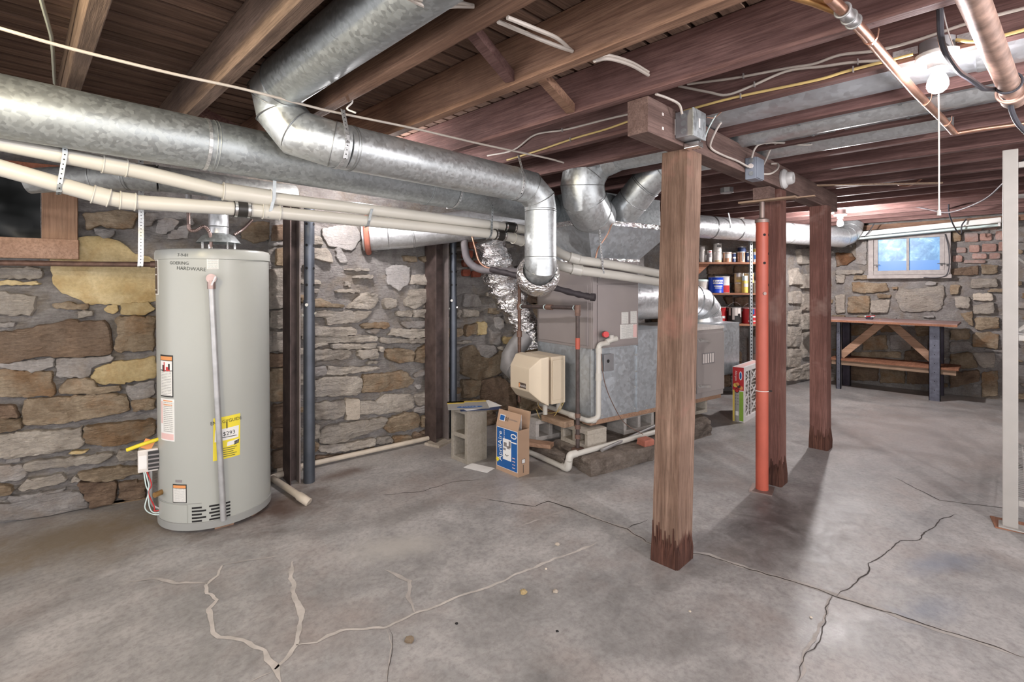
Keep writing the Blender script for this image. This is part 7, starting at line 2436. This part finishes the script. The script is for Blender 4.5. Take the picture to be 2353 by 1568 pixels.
for k, i, t_ in (('wA', 1, .2), ('wB', 3, .1), ('wB', 6, .1), ('yC', 1, .1), ('yC', 3, .1), ('y1', 2, .1), ('y2', 2, .1)):
    c = Vector(P[k][i]).lerp(Vector(P[k][i + 1]), t_)
    tag(MB().mm(c.x - .008, c.x + .003, c.y - .002, c.y + .002, c.z - .011, c.z + .011).build('cable_staple', 'wire_metal', None), {'wA': 'staple on the upper white cable near the bulb', 'yC': 'staple on the yellow cable near the bulb', 'y1': 'staple on the cream cable left of the beam',
        'y2': 'staple on the yellowish cable left of the beam', 'wB': 'staple on the sagging white cable near the bulb'}[k] + {('wB', 6): ', nearer the lamp', ('wB', 3): ', nearer the beam', ('yC', 3): ', nearer the lamp', ('yC', 1): ', nearer the beam'}.get((k, i), ''), 'staple', 'cable staples')
wire('beam_cable', P['b1'], .0055, 'cable', 'white cable looping along the beam between the two boxes', 'cable', 'cables on the beam')
wire('beam_cable', P['b2'], .0055, 'cable', 'white cable rising from the small box and sagging right', 'cable', 'cables on the beam')
wire('beam_cable', P['b3'], .0055, 'cable', 'short white cable rising from the right of the small box', 'cable', 'cables on the beam')
wire('beam_cable', P['b4'], .0055, 'cable', 'short white cable curling round the beam from the small box', 'cable', 'cables on the beam')
wire('thin_wire', [(2.19, .96, 2.05), (2.25, .95, 2.06), (2.30, .93, 2.10), (2.36, .90, 2.13)], .0025, 'copper', 'thin reddish wire leaving the large junction box', 'wire')
wire('thin_wire', [(2.19, .97, 1.95), (2.215, .965, 2.0), (2.25, .95, 2.06), (2.28, .95, 2.08)], .003, 'tube_white', 'thin white wire curling beside the large junction box', 'wire')
wire('power_cord', P['cord'], .0085, 'cord_dark', 'black cord hanging in front of the bulb holder', 'cord')
wire('pull_chain', P['chain'], .002, 'wire_metal', 'thin beaded chain hanging above the lamp holder', 'chain', n=6)
wire('copper_wire', [Vector(p) + Vector((0, 0, -.03)) for p in P['loop']], .006, 'copper', 'looped copper wire hanging from the far joists', 'wire')
wire('dark_cord', P['f1'], .007, 'cord_grey', 'grey cord drooping across the far ceiling to the rack', 'cord')
wire('dark_cord', P['f2'], .006, 'cord_dark', 'dark cord running straight across the far ceiling', 'cord')
wire('dark_cord', P['f3'], .007, 'cord_dark', 'black cord hanging down in front of the window fixture', 'cord')
wire('dark_cord', [(7.77, .545, 1.90), (7.76, .515, 1.75), (7.75, .505, 1.55), (7.755, .53, 1.42), (7.76, .62, 1.385), (7.76, .74, 1.39)], .005, 'cord_dark', 'thin dark cord round the lower right of the window frame', 'cord')
wire('dark_cord', [(7.5, 1.36, 2.05), (7.55, 1.33, 1.93), (7.58, 1.31, 1.90), (7.50, 1.24, 1.96), (7.46, 1.18, 2.05)], .006, 'cord_dark', 'black cord loop at the end of the long duct', 'cord')
L0, L1 = Vector(P['lath'][0]), Vector(P['lath'][1])
d = L1 - L0
tag(MB().box((L0 + L1) / 2, (d.length, .035, .010), math.atan2(d.y, d.x)).build('wood_lath', 'lumber', None), 'pale thin wood lath under the far joists', 'lath')
tag(MB().box((1.02, 1.45, 2.105), (.024, 3.0, .022), 0, 0, 0).build('wood_strip', 'joist_light', None, bevel=.003), 'round-edged wood strip lying along the joist beside the bay duct', 'strip')
wire('white_twine', [(1.012, 2.02, 2.13), (1.03, 2.0, 2.09), (1.015, 2.02, 2.06), (1.04, 1.99, 2.04)], .004, 'cotton', 'knotted white twine hanging on the wood strip', 'string')
